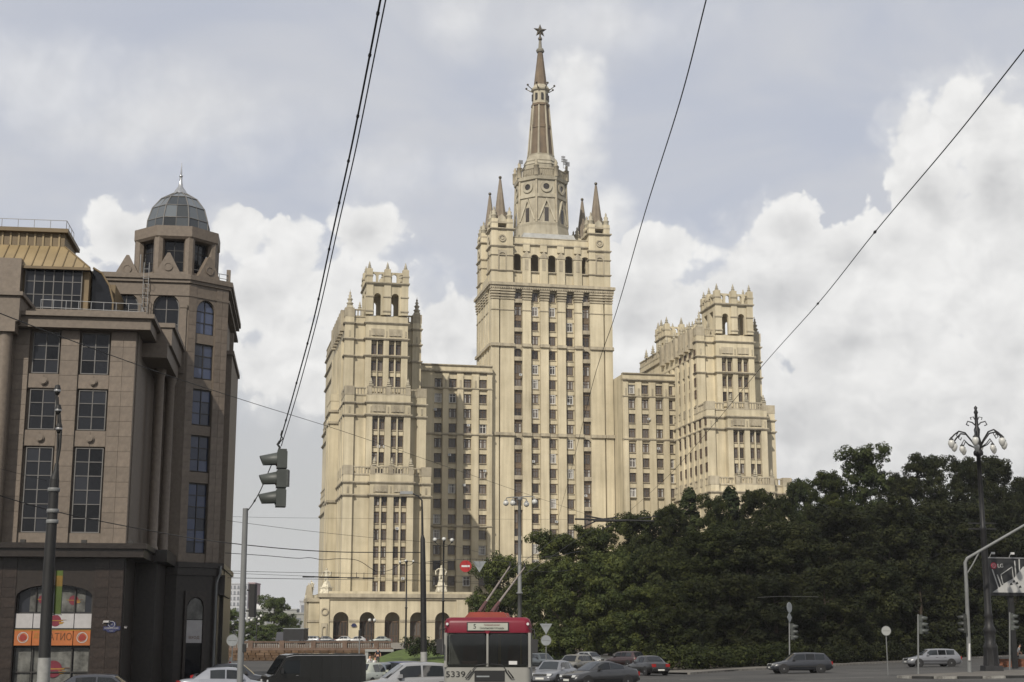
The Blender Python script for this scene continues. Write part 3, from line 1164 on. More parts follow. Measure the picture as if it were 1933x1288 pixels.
mb = MB()
mb.lathe(slim([(9.4, 105.3), (8.9, 107.2), (8.75, 107.2), (8.4, 109.6), (8.55, 110.3), (8.0, 110.5)]), 8, (*DC, 0), 0, a8, False)
mb.lathe(slim([(8.2, 110.3), (7.75, 117.3), (8.15, 117.4), (8.15, 118.3), (7.75, 118.4), (7.75, 122.2), (8.3, 122.3), (8.5, 123.2), (7.4, 123.3)]), 8, (*DC, 0), 0, a8, False)
for k in range(8):                                       # edge ribs
    t = k * R(45) + a8
    mb.tube((DC[0] + 8.15 * KD * math.cos(t), DC[1] + 8.15 * KD * math.sin(t), 110.4), (DC[0] + 7.8 * KD * math.cos(t), DC[1] + 7.8 * KD * math.sin(t), 122.2), .36, .30, 6, 1, False)
for k in range(8):                                       # gallery posts and balusters
    t = k * R(45) + a8
    t2 = t + R(45)
    p = (DC[0] + 7.0 * math.cos(t), DC[1] + 7.0 * math.sin(t))
    q = (DC[0] + 7.0 * math.cos(t2), DC[1] + 7.0 * math.sin(t2))
    mb.lathe([(.7, 123.2), (.7, 125.9), (.85, 126.0), (.35, 126.4), (.5, 127), (.1, 127.9)], 6, (*p, 0), 1)
    for i in range(1, 10):
        x, y = p[0] + (q[0] - p[0]) * i / 10, p[1] + (q[1] - p[1]) * i / 10
        mb.tube((x, y, 123.2), (x, y, 125.2), .17, None, 5, 1)
    mb.tube((*p, 125.35), (*q, 125.35), .24, None, 6, 1)
drum = mb.build('drum', ['stone_grey', 'stone_trim'], tower)
ov = MB()
ov.disc((0, 0), 1.55, -.35, .3, 20, 0, .85)
ov.disc((0, 0), .86, -.10, .2, 16, 1)
OCUL = ov.mesh('round_window', ['stone_grey', 'pane'])
sl = MB()
sl.box(-.85, .85, -.2, .25, -2.2, 2.3, 0)
sl.box(-.55, .55, -.26, .2, -1.9, 1.9, 1)
SLIT = sl.mesh('slit_window', ['stone_grey', 'pane'])
bc = MB()
bc.prism([(-2.5, 111), (-2.1, 111), (.25, 117), (-.15, 117)], -.42, .3)
bc.prism([(2.1, 111), (2.5, 111), (.15, 117), (-.25, 117)], -.40, .3)
BRACE = bc.mesh('brace', ['stone_grey'])
for k in range(8):
    t = k * R(45)
    r1, r2 = 7.75 * KD * math.cos(a8), 7.95 * KD * math.cos(a8)
    deg = k * 45 + 90
    nx_, ny_ = math.cos(t), math.sin(t)
    if ny_ > .3:
        continue
    link('round_window', OCUL, drum, None, (DC[0] + r1 * nx_, DC[1] + r1 * ny_, 120.3), deg)
    link('slit_window', SLIT, drum, None, (DC[0] + r2 * nx_, DC[1] + r2 * ny_, 112.6), deg)
    link('brace', BRACE, drum, None, (DC[0] + r2 * nx_, DC[1] + r2 * ny_, 0), deg)
mb = MB()
mb.lathe(slim([(5.9, 123.2), (5.6, 127.2), (5.8, 127.4), (5.2, 128.2), (5.35, 128.5), (4.3, 130.2), (4.35, 130.6), (3.9, 130.7)]), 8, (*DC, 0), 0, a8, False)
mb.build('upper_drum', ['stone_grey'], tower)
mb = MB()
mb.lathe(slim([(3.9, 130.6), (3.15, 138.2), (3.35, 138.3), (3.3, 139.2), (3.05, 139.3), (2.62, 144.6), (2.95, 144.8), (2.9, 145.4), (2.55, 145.5)]), 8, (*DC, 0), 0, a8, False)
for k in range(8):
    t = k * R(45) + a8
    mb.tube((DC[0] + 3.9 * KD * math.cos(t), DC[1] + 3.9 * KD * math.sin(t), 130.6), (DC[0] + 2.62 * KD * math.cos(t), DC[1] + 2.62 * KD * math.sin(t), 144.8), .30, .22, 5, 1, False)
spire = mb.build('spire', ['spire_tile', 'stone_grey'], tower)
mb = MB()
mb.lathe(slim([(2.6, 145.4), (2.45, 149.0), (2.95, 149.3), (3.05, 149.7), (2.3, 150.6), (1.9, 151.2)]), 8, (*DC, 0), 0, a8, False)
for k in range(8):
    t = k * R(45)
    if math.sin(t) < .3:
        mb.box(DC[0] + 2.10 * math.cos(t) - .3, DC[0] + 2.10 * math.cos(t) + .3, DC[1] + 2.10 * math.sin(t) - .3, DC[1] + 2.10 * math.sin(t) + .3, 146.4, 148.2, 1)
    mb.tube((DC[0] + 2.65 * math.cos(t + .3), DC[1] + 2.65 * math.sin(t + .3), 149.5), (DC[0] + 3.9 * math.cos(t + .3), DC[1] + 3.9 * math.sin(t + .3), 150.3), .14, .1, 5, 2)
    mb.ball((DC[0] + 3.95 * math.cos(t + .3), DC[1] + 3.95 * math.sin(t + .3), 150.5), .32, 6, 2)
mb.build('spire_lantern', ['stone_grey', 'pane', 'star_metal'], tower)
mb = MB()
mb.lathe(slim([(2.1, 150.8), (1.75, 153.5), (.75, 161.0)]), 8, (*DC, 0), 0, a8, False)
mb.lathe(slim([(1.1, 160.6), (1.35, 161.0), (1.1, 161.6), (.6, 161.9), (.42, 164.0), (.3, 164.2)]), 8, (*DC, 0), 1)
mb.ball((DC[0], DC[1], 164.6), .62, 8, 2)
mb.build('spire_tip', ['spire_tile', 'spire_grey', 'star_metal'], tower)
mb = MB()                                                # five-pointed star, faceted
pts = []
for i in range(10):
    r = 2.0 if i % 2 == 0 else .84
    t = R(90 + 36 * i)
    pts.append((DC[0] + r * math.cos(t), DC[1], 167.0 + r * math.sin(t)))
ctr = [(DC[0], DC[1] - .6, 167.0), (DC[0], DC[1] + .6, 167.0)]
mb.add(pts + ctr, [(i, (i + 1) % 10, 10) for i in range(10)] + [((i + 1) % 10, i, 11) for i in range(10)])
mb.tube((DC[0], DC[1], 164.9), (DC[0], DC[1], 166.6), .25, .25, 6)
mb.build('star', 'star_metal', tower)
for (dx, dz, h) in ((5.6, 125.5, 3.2), (6.2, 125.5, 2.4), (5.0, 126, 3.6), (-6.6, 125.6, 1.8)):   # aerials on the gallery
    mb = MB()
    x = DC[0] + dx
    mb.tube((x, 5.0, dz), (x, 5.0, dz + h), .09, .06, 5)
    for j in range(3):
        mb.box(x - .5, x + .5, 4.8, 5.1, dz + h * (.5 + .17 * j), dz + h * (.5 + .17 * j) + .35)
    mb.build('aerial', 'steel', tower)


# ---- side wings ------------------------------------------------------
def side_tower(name, du, dv, flank_windows, seen_low, rear, deep):
    """a stepped tower of three stages; du, dv shift it in plan"""
    mb = MB()
    X = lambda u: u + du
    V = lambda v: v + dv
    # three stages: main block, corner piers, projecting bay
    stages = [(0, 38.5, -40.3, -20.9, -37.2, -39.0, -34.6, -25.0, 23.5),
              (38.5, 56.5, -40.1, -21.8, -35.0, -37.0, -35.4, -25.6, 23),
              (56.5, 75.9, -39.8, -21.6, -28.2, -30.0, -35.2, -25.5, 22.4)]
    if name == 'right':
        stages[0] = stages[0][:3] + (-20.0,) + stages[0][4:]
    wcols = [(-33.0, -31.4, -28.7, -27.1), (-33.45, -31.95, -29.3, -27.75), (-33.2, -31.75, -29.15, -27.6)]
    rows = [[14.1 + FL * 0.998 * k - .35 for k in range(6)], [38.9 + .1, 42.15, 45.8, 49.6], [58.6, 60.5 - .1 + .05, 64.1 - .05, 67.95]]
    rows[2] = [60.5, 64.1, 67.95]
    for si, (z0, z1, a, b, vm, vb, ba, bb, vend) in enumerate(stages):
        vr = vb + deep[si]                                # the right-hand recess lies deeper
        mb.box(X(a), X(bb) - .1, V(vm), vend, z0, z1)
        mb.box(X(bb) - .1, X(b), V(vr), vend, z0, z1)
        for (p, q, f) in ((a, a + 1.95, vm), (b - 1.95, b, vr)):
            mb.box(X(p) - .06, X(q) + .06, V(f) - .7, V(f) + 1.0, z0, z1 - .4)
        # the bay: piers and mullions in front of a recessed plane
        mb.box(X(ba), X(bb), V(vb) + 1.1, V(vm) + .5, z0, z1)
        c = wcols[si]
        hw = .62
        segs = [(ba, c[0] - hw - .05), (c[0] + hw, c[1] - hw), (c[1] + hw + .05, c[2] - hw - .05), (c[2] + hw, c[3] - hw), (c[3] + hw + .05, bb)]
        ztop = z1 - 5.2 if si < 2 else z1 - 5.9
        for i, (p, q) in enumerate(segs):
            mb.box(X(p), X(q), V(vb) + (0 if i in (0, 2, 4) else .25), V(vb) + 1.3, z0, ztop)
        mb.box(X(ba), X(bb), V(vb), V(vb) + 1.3, ztop, z1 - .4)
        for z in rows[si]:
            for u in c:
                mb.box(X(u) - hw, X(u) + hw, V(vb) + .75, V(vb) + 1.2, z - 2.45, z - 1.35)
                mb.box(X(u) - hw - .1, X(u) + hw + .1, V(vb) + .55, V(vb) + 1.0, z - 1.42, z - 1.24, 1)
        # cornices wrap main block, piers and bay
        zc = [ztop, z1 - 2.4] if si < 2 else [66.0, ztop, z1 - 2.2]
        for z in zc:
            h = .5 if si < 2 else .45
            for (p, q, f, e) in ((a, bb - 1, vm, vm + 3), (bb - 1, b, vr, vr + 3), (a, a + 1.95, vm - .7, vm + 1), (b - 1.95, b, vr - .7, vr + 1), (ba, bb, vb, vr + .5)):
                mb.box(X(p) - .4, X(q) + .4, V(f) - .4, V(e), z + .22, z + h, 1)
                mb.box(X(p) - .22, X(q) + .22, V(f) - .22, V(e), z, z + .21, 1)
            mb.box(X(a) - .42, X(b) + .42, V(vr) + 2.5, vend + .3, z + .22, z + h, 1)
            mb.box(X(a) - .43, X(a) + 3, V(vm) + 2.5, V(vr) + 3, z + .22, z + h, 1)
            mb.box(X(a) - .23, X(b) + .23, V(vr) + 2.5, vend + .2, z, z + .21, 1)
        # relief panels in the frieze, small blocks on the piers
        for cc in ((c[0] + c[1]) / 2, (c[2] + c[3]) / 2):
            zf = ztop + .9
            mb.box(X(cc) - 1.5, X(cc) + 1.5, V(vb) - .14, V(vb) + .1, zf, zf + 1.7, 1)
            for j in (-1, 0, 1):
                mb.prism([(X(cc) + j * .9 - .35, zf + .1), (X(cc) + j * .9 + .35, zf + .1), (X(cc) + j * .9, zf + 1.5)], V(vb) - .3, V(vb) - .12, 1)
        for p, f in ((a + .97, vm), (b - .97, vr)):
            mb.box(X(p) - .18, X(p) + .18, V(f) - .82, V(f) - .6, ztop + .8, ztop + 2.2, 1)
        for p in (ba + .9, (c[1] + c[2]) / 2, bb - .5):
            mb.box(X(p) - .15, X(p) + .15, V(vb) - .13, V(vb) + .1, ztop + .8, ztop + 2.2, 1)
        # parapet: balustrade set between posts
        hp = 1.9
        zb = z1 - .4
        balustrade(mb, X(a) + 1.9, X(ba), V(vm) + .1, zb, hp)
        balustrade(mb, X(bb), X(b) - 1.9, V(vr) + .1, zb, hp)
        if si < 2:
            balustrade(mb, X(ba), X(bb), V(vb) + .3, zb, hp, [X(ba) + .6, X((c[1] + c[2]) / 2), X(bb) - .6])
        for p, f in ((a + .95, vm), (b - .95, vr)):
            mb.box(X(p) - 1.1, X(p) + 1.1, V(f) - .75, V(f) + 1.2, zb, zb + hp + .15, 1)
        balustrade(mb, V(vm) + 2, vend, X(a) + .2, zb, hp, [V(vm) + 6 + 5 * i for i in range(6) if V(vm) + 6 + 5 * i < vend], 'y')
    # flank pilasters (left-hand side)
    for i in range(9):
        v = V(-33.3) + 3.8 * i
        if v < 21.5:
            mb.box(X(-40.1) - .35, X(-39.5), v - .75, v + .75, 0, 70.0 if v > V(-27.5) else 54.0)
            if v > V(-27.5):
                mb.box(X(-40.1) - .6, X(-39.5), v - .9, v + .9, 72.5, 77.4, 1)
    # open lantern on top: four corner piers, middle piers, arches
    def lantern(v0, v1):
        a, b = -35.2, -25.6
        zb, zs, zt = 75.9, 80.2, 83.0
        for f0, f1 in ((v0, v0 + 1.0), (v1 - 1.0, v1)):
            m_ = (a + b) / 2
            mb.arch(X(a), X(m_), zb, zt, X(-33.45), X(-31.85), zs, f0, f1, 0, 8)
            mb.arch(X(m_), X(b), zb, zt, X(-29.4), X(-27.7), zs, f0, f1, 0, 8)
        d = (v1 - v0)
        for f0 in (a, b - 1.0):                           # side walls, arches along v
            for (p, q) in ((v0 + 1.0, v0 + 1.7), (v0 + d / 2 - .9, v0 + d / 2 + .9), (v1 - 1.7, v1 - 1.0)):
                mb.box(X(f0), X(f0 + 1.0), p, q, zb, zt - 1.2)
            mb.box(X(f0), X(f0 + 1.0), v0 + 1.0, v1 - 1.0, 81.8, zt)
        mb.box(X(a) + .9, X(b) - .9, v0 + .9, v1 - .9, 82.3, 82.9)
        for u in (a + .75, (a + b) / 2, b - .75):        # piers in front
            mb.box(X(u) - .8, X(u) + .8, v0 - .3, v0 + .2, zb, zt)
            for z in (76.6, 80.0):
                mb.box(X(u) - .95, X(u) + .95, v0 - .48, v0 + .15, z, z + .3, 1)
        cornice(mb, X(a), X(b), v0 - .3, v1 + .3, zt, .5, .35)
        # crown: little arcade with urns between posts
        zc = zt + .5
        for (f0, f1) in ((v0 - .1, v0 + .55), (v1 - .55, v1 + .1)):
            for c0 in (a, (a + b) / 2):
                for j in range(2):
                    p = c0 + .75 + j * 1.65
                    mb.arch(X(p), X(p + 1.65), zc, zc + 2.5, X(p) + .28, X(p) + 1.37, zc + 1.55, f0, f1, 0, 6)
        for f0 in (a - .1, b - .55):
            n = 4
            for j in range(n):
                p = v0 + .6 + (d - 1.2) * j / n
                mb.box(X(f0), X(f0) + .6, p, p + .5, zc, zc + 2.4)
            mb.box(X(f0), X(f0) + .6, v0 + .6, v1 - .6, zc + 1.9, zc + 2.5)
        posts = [(u, v) for u in (a + .6, (a + b) / 2, b - .6) for v in (v0 + .3, v1 - .3)] + [(a + .3, v0 + d / 2), (b - .3, v0 + d / 2)]
        for (u, v) in posts:
            mb.box(X(u) - .72, X(u) + .72, v - .72, v + .72, zc, zc + 3.2)
            mb.box(X(u) - .85, X(u) + .85, v - .85, v + .85, zc + 1.4, zc + 1.7, 1)
        return posts, zc + 3.2
    posts, zp = lantern(V(-30), V(-20))
    allp = [(u, v, zp, .56) for u, v in posts]
    if rear:
        p2, z2 = lantern(13.5, 21.5)
        allp += [(u, v, z2, .62) for u, v in p2]
        mb.box(X(-36), X(-24), 12.5, 22.3, 70, 76.0)
    if name == 'left':
        # lower block standing out from the far flank
        mb.box(-42.2, -40.0, -23, -13, 0, 56.6)
        for z in (33.2, 51.3, 54.0):
            mb.box(-42.6, -40.0, -23.4, -12.7, z, z + .5, 1)
        mb.box(-42.3, -40.0, -23.1, -13, 56.6, 58.2)
        for k in range(2):
            mb.box(-42.5, -42.1, -22 + k * 4.4, -20.3 + k * 4.4, 0, 53)
    t = mb.build('side_tower', ['stone', 'stone_trim'], tower)
    for si, (z0, z1, a, b, vm, vb, ba, bb, vend) in enumerate(stages):
        for z in rows[si]:
            if z < seen_low:
                continue
            for u in wcols[si]:
                win(t, X(u), V(vb) + .95, z, 1.18, 2.35, random.choice('aaaaddc'))
    if flank_windows:
        for z in [z for z in (42.5, 46.2, 49.9, 53.6, 57.2, 61.0, 64.0, 67.5, 71.0)]:
            for v in (-12.5, -16.3, -20.1, -23.8, -27.4, -31.3):
                if z > 56 and v < -24:
                    continue
                win(t, X(-40.1 if z < 56 else -39.8) - .22, v, z, 1.25, 2.1, random.choice('aad'), -90)
    for (u, v, z, s) in allp:
        finial(t, X(u), v, z, s * .95, .85)
    for u, f in ((-38.8, -28.2), (-22.6, -23.8)):
        finial(t, X(u), V(f), 77.6, .9, 1.1)
    finial(t, X(-36.5), V(-28), 77.4, .5, .9)
    for (ba, bb, vb, z) in ((-34.6, -25.0, -39.0, 40.1), (-35.4, -25.6, -37.0, 58.1)):
        for u in (ba + .9, (ba + bb) / 2, bb - .6):
            finial(t, X(u), V(vb) + .3, z, .62, .72)
    if flank_windows:
        for i in range(7):
            finial(t, X(-39.9), V(-24) + i * 6, 77.4, .62, .95)
    return t


side_tower('left', 0, 0, False, 12, False, (2.8, 2.8, 6.2))
side_tower('right', 85.9, 3.7, True, 40, True, (2.8, 5.2, 6.2))


# ---- connecting wings ------------------------------------------------
def wing(u0, u1, v, cols, rows, zt, w=1.75, zc=52.3):
    mb = MB()
    mb.box(u0, u1, v + .7, v + 16, 0, zt)
    ed = [u0] + [c for u in cols for c in (u - w / 2 - .12, u + w / 2 + .12)] + [u1]
    for i in range(0, len(ed), 2):
        if ed[i + 1] - ed[i] > .1:
            mb.box(ed[i], ed[i + 1], v, v + .9, 0, zt - 1.6)
            mb.box(ed[i] + .15, ed[i + 1] - .15, v - .22, v + .2, 0, zt - 2.4)
    for z in rows:
        for u in cols:
            mb.box(u - w / 2 - .12, u + w / 2 + .12, v + .28, v + .85, z + 1.15, z + FL - 1.25)
            mb.box(u - w / 2 - .05, u + w / 2 + .05, v + .02, v + .5, z - 1.34, z - 1.16, 1)
    for z, h, p in ((zt - 5.95, .45, .4), (zc, .55, .45), (zt - 1.7, .5, .5), (zt, .35, .3), (29.6, .5, .4)):
        mb.box(u0, u1, v - p, v + 1.2, z + h * .4, z + h, 1)
        mb.box(u0, u1, v - p * .6, v + 1.1, z, z + h * .4 - .003, 1)
    mb.box(u0, u1, v + .1, v + .8, zt - 1.6, zt)
    for i in range(0, len(ed) - 2, 2):
        c = (ed[i] + ed[i + 1]) / 2
        mb.box(c - .2, c + .2, v - .34, v - .1, zt - 5.4, zt - 3.6, 1)
    t = mb.build('connecting_wing', ['stone', 'stone_trim'], tower)
    for z in rows:
        for u in cols:
            win(t, u, v + .52, z, w, 2.3)
    return t


rl = [65.5 - 3.76 * k for k in range(14)]
wing(-21.5, 0.0, -2.0, [-13.75, -10.1, -6.35, -2.4], [r for r in rl if r > 16], 69.9)
wing(32.2, 46.1, -8.0, [34.6, 38.1, 41.8, 45.3][:4], [64.6 - 3.72 * k for k in range(8)], 68.4, 1.6, 51.55)

# air-conditioning boxes hung under some windows
q = MB()
q.box(-.45, .45, -.42, 0, -.35, .35, 0)
q.disc((-.1, 0), .26, -.435, -.42, 14, 1)
AC = q.mesh('air_conditioner', ['sign_white', 'sign_back'])
for (u, v, z) in ((-14.6, -2.3, 58.6), (-6.2, -2.3, 54.9), (-10.9, -2.3, 47.4), (-7.2, -2.3, 40.0), (-2.0, -2.3, 43.6), (11.0, .4, 46.6), (20.2, .4, 61.6), (16.9, .4, 31.6), (7.6, -.1, 68.6), (24.4, -.1, 38.2),
                  (-32.6, -36.2, 44.6), (-31.2, -36.2, 44.6), (-28.4, -38.3, 26.4), (-27.0, -38.3, 15.6), (38.8, -8.3, 57.0), (41.2, -8.3, 49.6)):
    link('air_conditioner', AC, tower, None, (u, v, z), 0, (.8, .8, .8))

# ---- the arcaded podium ----------------------------------------------
mb = MB()
PV = -46.0
pcs = [-40.9, -35.4, -30.1, -24.75, -19.4]
pe = [-43.5, -38.15, -32.75, -27.4, -22.1, -16.5]
for i, c in enumerate(pcs):
    mb.arch(pe[i], pe[i + 1], 1.2, 10.9, c - 1.62, c + 1.62, 6.7, PV, PV + 1.2, 0, 12)
    mb.box(pe[i] , c - 1.62, PV - .18, PV + .1, 6.3, 6.75, 1)
    mb.box(c + 1.62, pe[i + 1], PV - .18, PV + .1, 6.3, 6.75, 1)
mb.box(-43.5, -14.5, PV + 3.4, PV + 9, 1.2, 11)                       # wall deep inside the arcade
mb.box(-16.5, -14.0, PV - .4, PV + 2, 1.2, 10.9)
mb.box(-45.6, -13.6, PV - .7, PV + 9, 11.3, 12.1, 1)
mb.box(-45.1, -13.9, PV - .35, PV + 9, 10.9, 11.3, 1)
mb.box(-44, -13.0, PV + .2, PV + 9, 12.1, 12.6)
# corner pier with roundel and niche, and the receding left side
mb.box(-45.4, -43.45, PV - .35, PV + 6, 1.2, 10.9)
mb.disc((-44.4, 8.4), .8, PV - .6, PV - .3, 16, 1, .55)
mb.arch(-45.0, -43.8, 2.2, 6.0, -44.75, -44.05, 4.9, PV - .6, PV - .3, 1, 8)
mb.box(-47.6, -45.4, PV + 1.2, PV + 11, 1.2, 10.4)
mb.box(-48.0, -45.2, PV + .8, PV + 11, 10.4, 11.2, 1)
mb.box(-47.75, -45.4, PV + 1.0, PV + 11, 6.2, 6.7, 1)
for k in range(2):
    mb.box(-48.0, -47.4, PV + 3 + 4.2 * k, PV + 4.6 + 4.2 * k, 1.2, 10.3, 1)
    mb.frus(-48.0, -46.6, PV + 3 + 4.2 * k, PV + 4.6 + 4.2 * k, 11.2, -47.6, -47.0, PV + 3.5 + 4.2 * k, PV + 4.1 + 4.2 * k, 14.0, 1)
pod = mb.build('arcade', ['stone', 'stone_trim'], tower)
dm = MB()
dm.box(-1.5, 1.5, 0, .2, 1.2, 6.4, 1)
for x in (-1.5, -.75, 0, .75, 1.35):
    dm.box(x, x + .14, -.06, .1, 1.2, 6.4, 0)
dm.box(-1.55, 1.55, -.1, .1, 6.2, 6.5, 0)
dm.box(-1.5, 1.5, -.07, .1, 3.3, 3.5, 0)
DOOR = dm.mesh('glazed_door', ['frame_brown', 'pane'])
for c in pcs:
    link('glazed_door', DOOR, pod, None, (c, PV + 1.9, 0))


# ================================================================== THE GRANITE OFFICE BUILDING AT THE LEFT
LX, LY = -19.8994, 76.0
off = thing('office_building', 'brown granite office building with a corner tower under a glass dome', 'building', (LX, LY, 0), 8)


def glazing(name, w, h, nx, nz, gm, fm='mullion', depth=.10, t=.05, arch_rise=0.0):
    """framed window facing -y, origin at its lower left; frame with panes as sub-parts made by caller"""
    mb = MB()
    if arch_rise:
        n = 10
        r = w / 2
        pts = [(r - r * math.cos(math.pi * i / n), h - arch_rise + arch_rise * math.sin(math.pi * i / n)) for i in range(n + 1)]
        for (xa, za), (xb, zb) in zip(pts, pts[1:]):
            k0 = 1 - .09
            f = lambda x, z: (r + (x - r) * k0, h - arch_rise + (z - (h - arch_rise)) * k0)
            a2, b2 = f(xa, za), f(xb, zb)
            mb.prism([a2, b2, (xb, zb), (xa, za)], 0, depth)
        mb.box(0, t, 0, depth, 0, h - arch_rise)
        mb.box(w - t, w, 0, depth, 0, h - arch_rise)
        mb.box(t, w - t, 0, depth, 0, t)
    else:
        mb.box(0, t, 0, depth, 0, h)
        mb.box(w - t, w, 0, depth, 0, h)
        mb.box(t, w - t, 0, depth, 0, t)
        mb.box(t, w - t, 0, depth, h - t, h)
    for i in range(1, nx):
        x = w * i / nx
        mb.box(x - t * .5, x + t * .5, .01, depth, t, h - t - (0 if not arch_rise else arch_rise * .06))
    for j in range(1, nz):
        z = h * j / nz
        mb.box(t, w - t, .013, depth - .003, z - t * .4, z + t * .4)
    return mb


def window_with_panes(parent, x, y, z, w, h, nx, nz, gm, fm='mullion', rz=0, arch_rise=0.0):
    o = glazing('window', w, h, nx, nz, gm, fm, arch_rise=arch_rise).build('window', fm, parent)
    o.location = (x, y, z)
    o.rotation_euler = (0, 0, R(rz))
    pm = MB()
    if arch_rise:
        n = 12
        r = w / 2
        pts = [(w, 0), (w, h - arch_rise)] + [(r + r * math.cos(math.pi * i / n), h - arch_rise + arch_rise * math.sin(math.pi * i / n)) for i in range(1, n)] + [(0, h - arch_rise), (0, 0)]
        cx, cz = r, h / 2
        pts = [(cx + (px - cx) * .97, cz + (pz - cz) * .98) for px, pz in pts]
        pm.prism(pts, .05, .06)
        pm.build('pane', gm, o)
    else:
        pw, ph = w / nx, h / nz
        pm.box(-pw * .47, pw * .47, .05, .058, -ph * .48, ph * .48)
        me = pm.mesh('pane', gm)
        for i in range(nx):
            for j in range(nz):
                p = link('pane', me, o, None, (pw * (i + .5), 0, ph * (j + .5)))
                p.rotation_euler = (R(random.uniform(-.5, .5)), 0, R(random.uniform(-.6, .6)))
    return o


# front block: dark base, lighter shaft; the wall plane is v = 0
mb = MB()
mb.box(-16, 0, .35, 9.5, 7.2, 18.7, 0)
mb.box(-16, 0.35, .9, 9.5, 18.7, 19.9, 0)
# piers between the window strips
for (a, b) in ((-16, -13.2), (-11.7, -10.7), (-9.2, -8.4), (-6.95, -5.45), (-3.85, -2.92), (-1.3, 0)):
    mb.box(a, b, .06, .5, 7.3, 18.6, 0)
rowz = [(8.0, 12.4), (13.33, 15.45), (16.3, 18.5)]
for (a, b) in ((-5.45, -3.85), (-2.92, -1.3), (-8.4, -6.95), (-10.7, -9.2), (-13.2, -11.7)):
    for (z0, z1) in ((7.3, 7.98), (12.44, 13.29), (15.49, 16.26)):
        mb.box(a, b, .16, .5, z0, z1, 0)
# entablature
mb.box(-16, .75, -.55, 9.4, 18.62, 19.2, 0)
mb.box(-16, .95, -.75, 9.6, 19.2, 19.42, 0)
# projecting block at the left end with its round column
mb.box(-16, -5.85, -1.2, 3.5, 18.75, 20.1, 0)
mb.box(-16, -5.7, -1.35, 3.6, 20.1, 20.3, 0)
# lower cornice
mb.box(-16, 1.0, -.75, 9.8, 6.72, 7.15, 1)
mb.box(-16, 1.15, -.9, 10, 7.15, 7.42, 1)
mb.build('wall', ['granite', 'granite_dark'], off)
mb = MB()
mb.tube((-6.55, -.72, 7.4), (-6.55, -.72, 18.75), .42, .38, 20)
mb.box(-7.1, -6.0, -1.25, -.15, 18.2, 18.74)
mb.build('column', 'granite', off)
# facing slabs of the light shaft, one by one
pw_cache = {}


def slab_mesh(w, h, m, d=.05):
    key = (round(w, 3), round(h, 3), m)
    if key not in pw_cache:
        q = MB()
        e = .007
        q.frus(-w / 2 + e, w / 2 - e, -d * .3, .02, -h / 2 + e, -w / 2 + e, w / 2 - e, -d * .3, .02, h / 2 - e)
        pw_cache[key] = q.mesh('facing_slab', m)
    return pw_cache[key]


def face_slabs(parent, u0, u1, z0, z1, y, pw, ph, m, rz=0, skip=None, org=None):
    nx, nz = max(1, round((u1 - u0) / pw)), max(1, round((z1 - z0) / ph))
    w, h = (u1 - u0) / nx, (z1 - z0) / nz
    me = slab_mesh(w, h, m)
    for i in range(nx):
        for j in range(nz):
            x, z = u0 + w * (i + .5), z0 + h * (j + .5)
            if skip and skip(x, z):
                continue
            dy = y - random.uniform(0, .006)
            if org:
                (ox_, oy_), d = org
                c, s = math.cos(R(d)), math.sin(R(d))
                link('facing_slab', me, parent, None, (ox_ + x * c - dy * s, oy_ + x * s + dy * c, z), d)
            else:
                link('facing_slab', me, parent, None, (x, dy, z), rz)


for (a, b) in ((-6.95, -5.45), (-3.85, -2.92), (-1.3, -.02)):
    face_slabs(off, a, b, 7.44, 18.56, .05, .66, .80, 'granite_panel')
for (a, b) in ((-5.43, -3.87), (-2.90, -1.32)):
    for (z0, z1) in ((12.46, 13.27), (15.51, 16.24)):
        face_slabs(off, a, b, z0, z1, .15, .8, .8, 'granite_panel')
for (a, b) in ((-5.3, -3.95), (-2.82, -1.40)):
    for (z0, z1), nz in zip(rowz, (6, 3, 3)):
        window_with_panes(off, a, .22, z0, b - a, z1 - z0, 2, nz, 'office_glass')
    for z in (12.87, 15.87):
        q = MB()
        q.disc(((a + b) / 2, z), .20, .02, .14, 18)
        q.disc(((a + b) / 2, z), .15, -.03, .02, 18)
        q.build('stone_boss', 'granite', off)
for a in (-8.4, -10.7, -13.2):
    for (z0, z1), nz in zip(rowz, (6, 3, 3)):
        window_with_panes(off, a + .08, .22, z0, 1.38, z1 - z0, 2, nz, 'office_glass')
# ground floor: dark granite with the arched shop window
mb = MB()
sh0, sh1 = -5.27, -1.5
mb.arch(-7.6, 0.0, 0, 6.72, sh0, sh1, 4.75, .0, .6, 0, 12, .6)
mb.box(-16, -7.6, 0, .6, 0, 6.72, 0)
mb.box(-16, 0, .62, 9.4, 0, 6.72, 0)
mb.box(0.0, .06, .1, 9.4, 0, 6.72, 0)
mb.build('ground_floor', ['granite_dark'], off)
face_slabs(off, -1.46, -.02, 0.2, 6.7, -.02, .72, .5, 'granite_dark_panel')
face_slabs(off, -7.4, -5.3, 0.2, 6.7, -.02, .72, .5, 'granite_dark_panel')
mb = MB()
mb.box(sh0, sh1, .42, .5, 0, 5.4)
mb.build('shop_glazing', 'office_glass', off)
mb = MB()
for x in (sh0 + .05, sh0 + .92, sh1 - .92, sh1 - .05):
    mb.box(x - .03, x + .03, .28, .44, 0, 5.2)
for z in (1.0, 2.28, 3.93):
    mb.box(sh0, sh1, .30, .43, z - .03, z + .03)
mb.build('shop_frame', 'dark_frame', off)

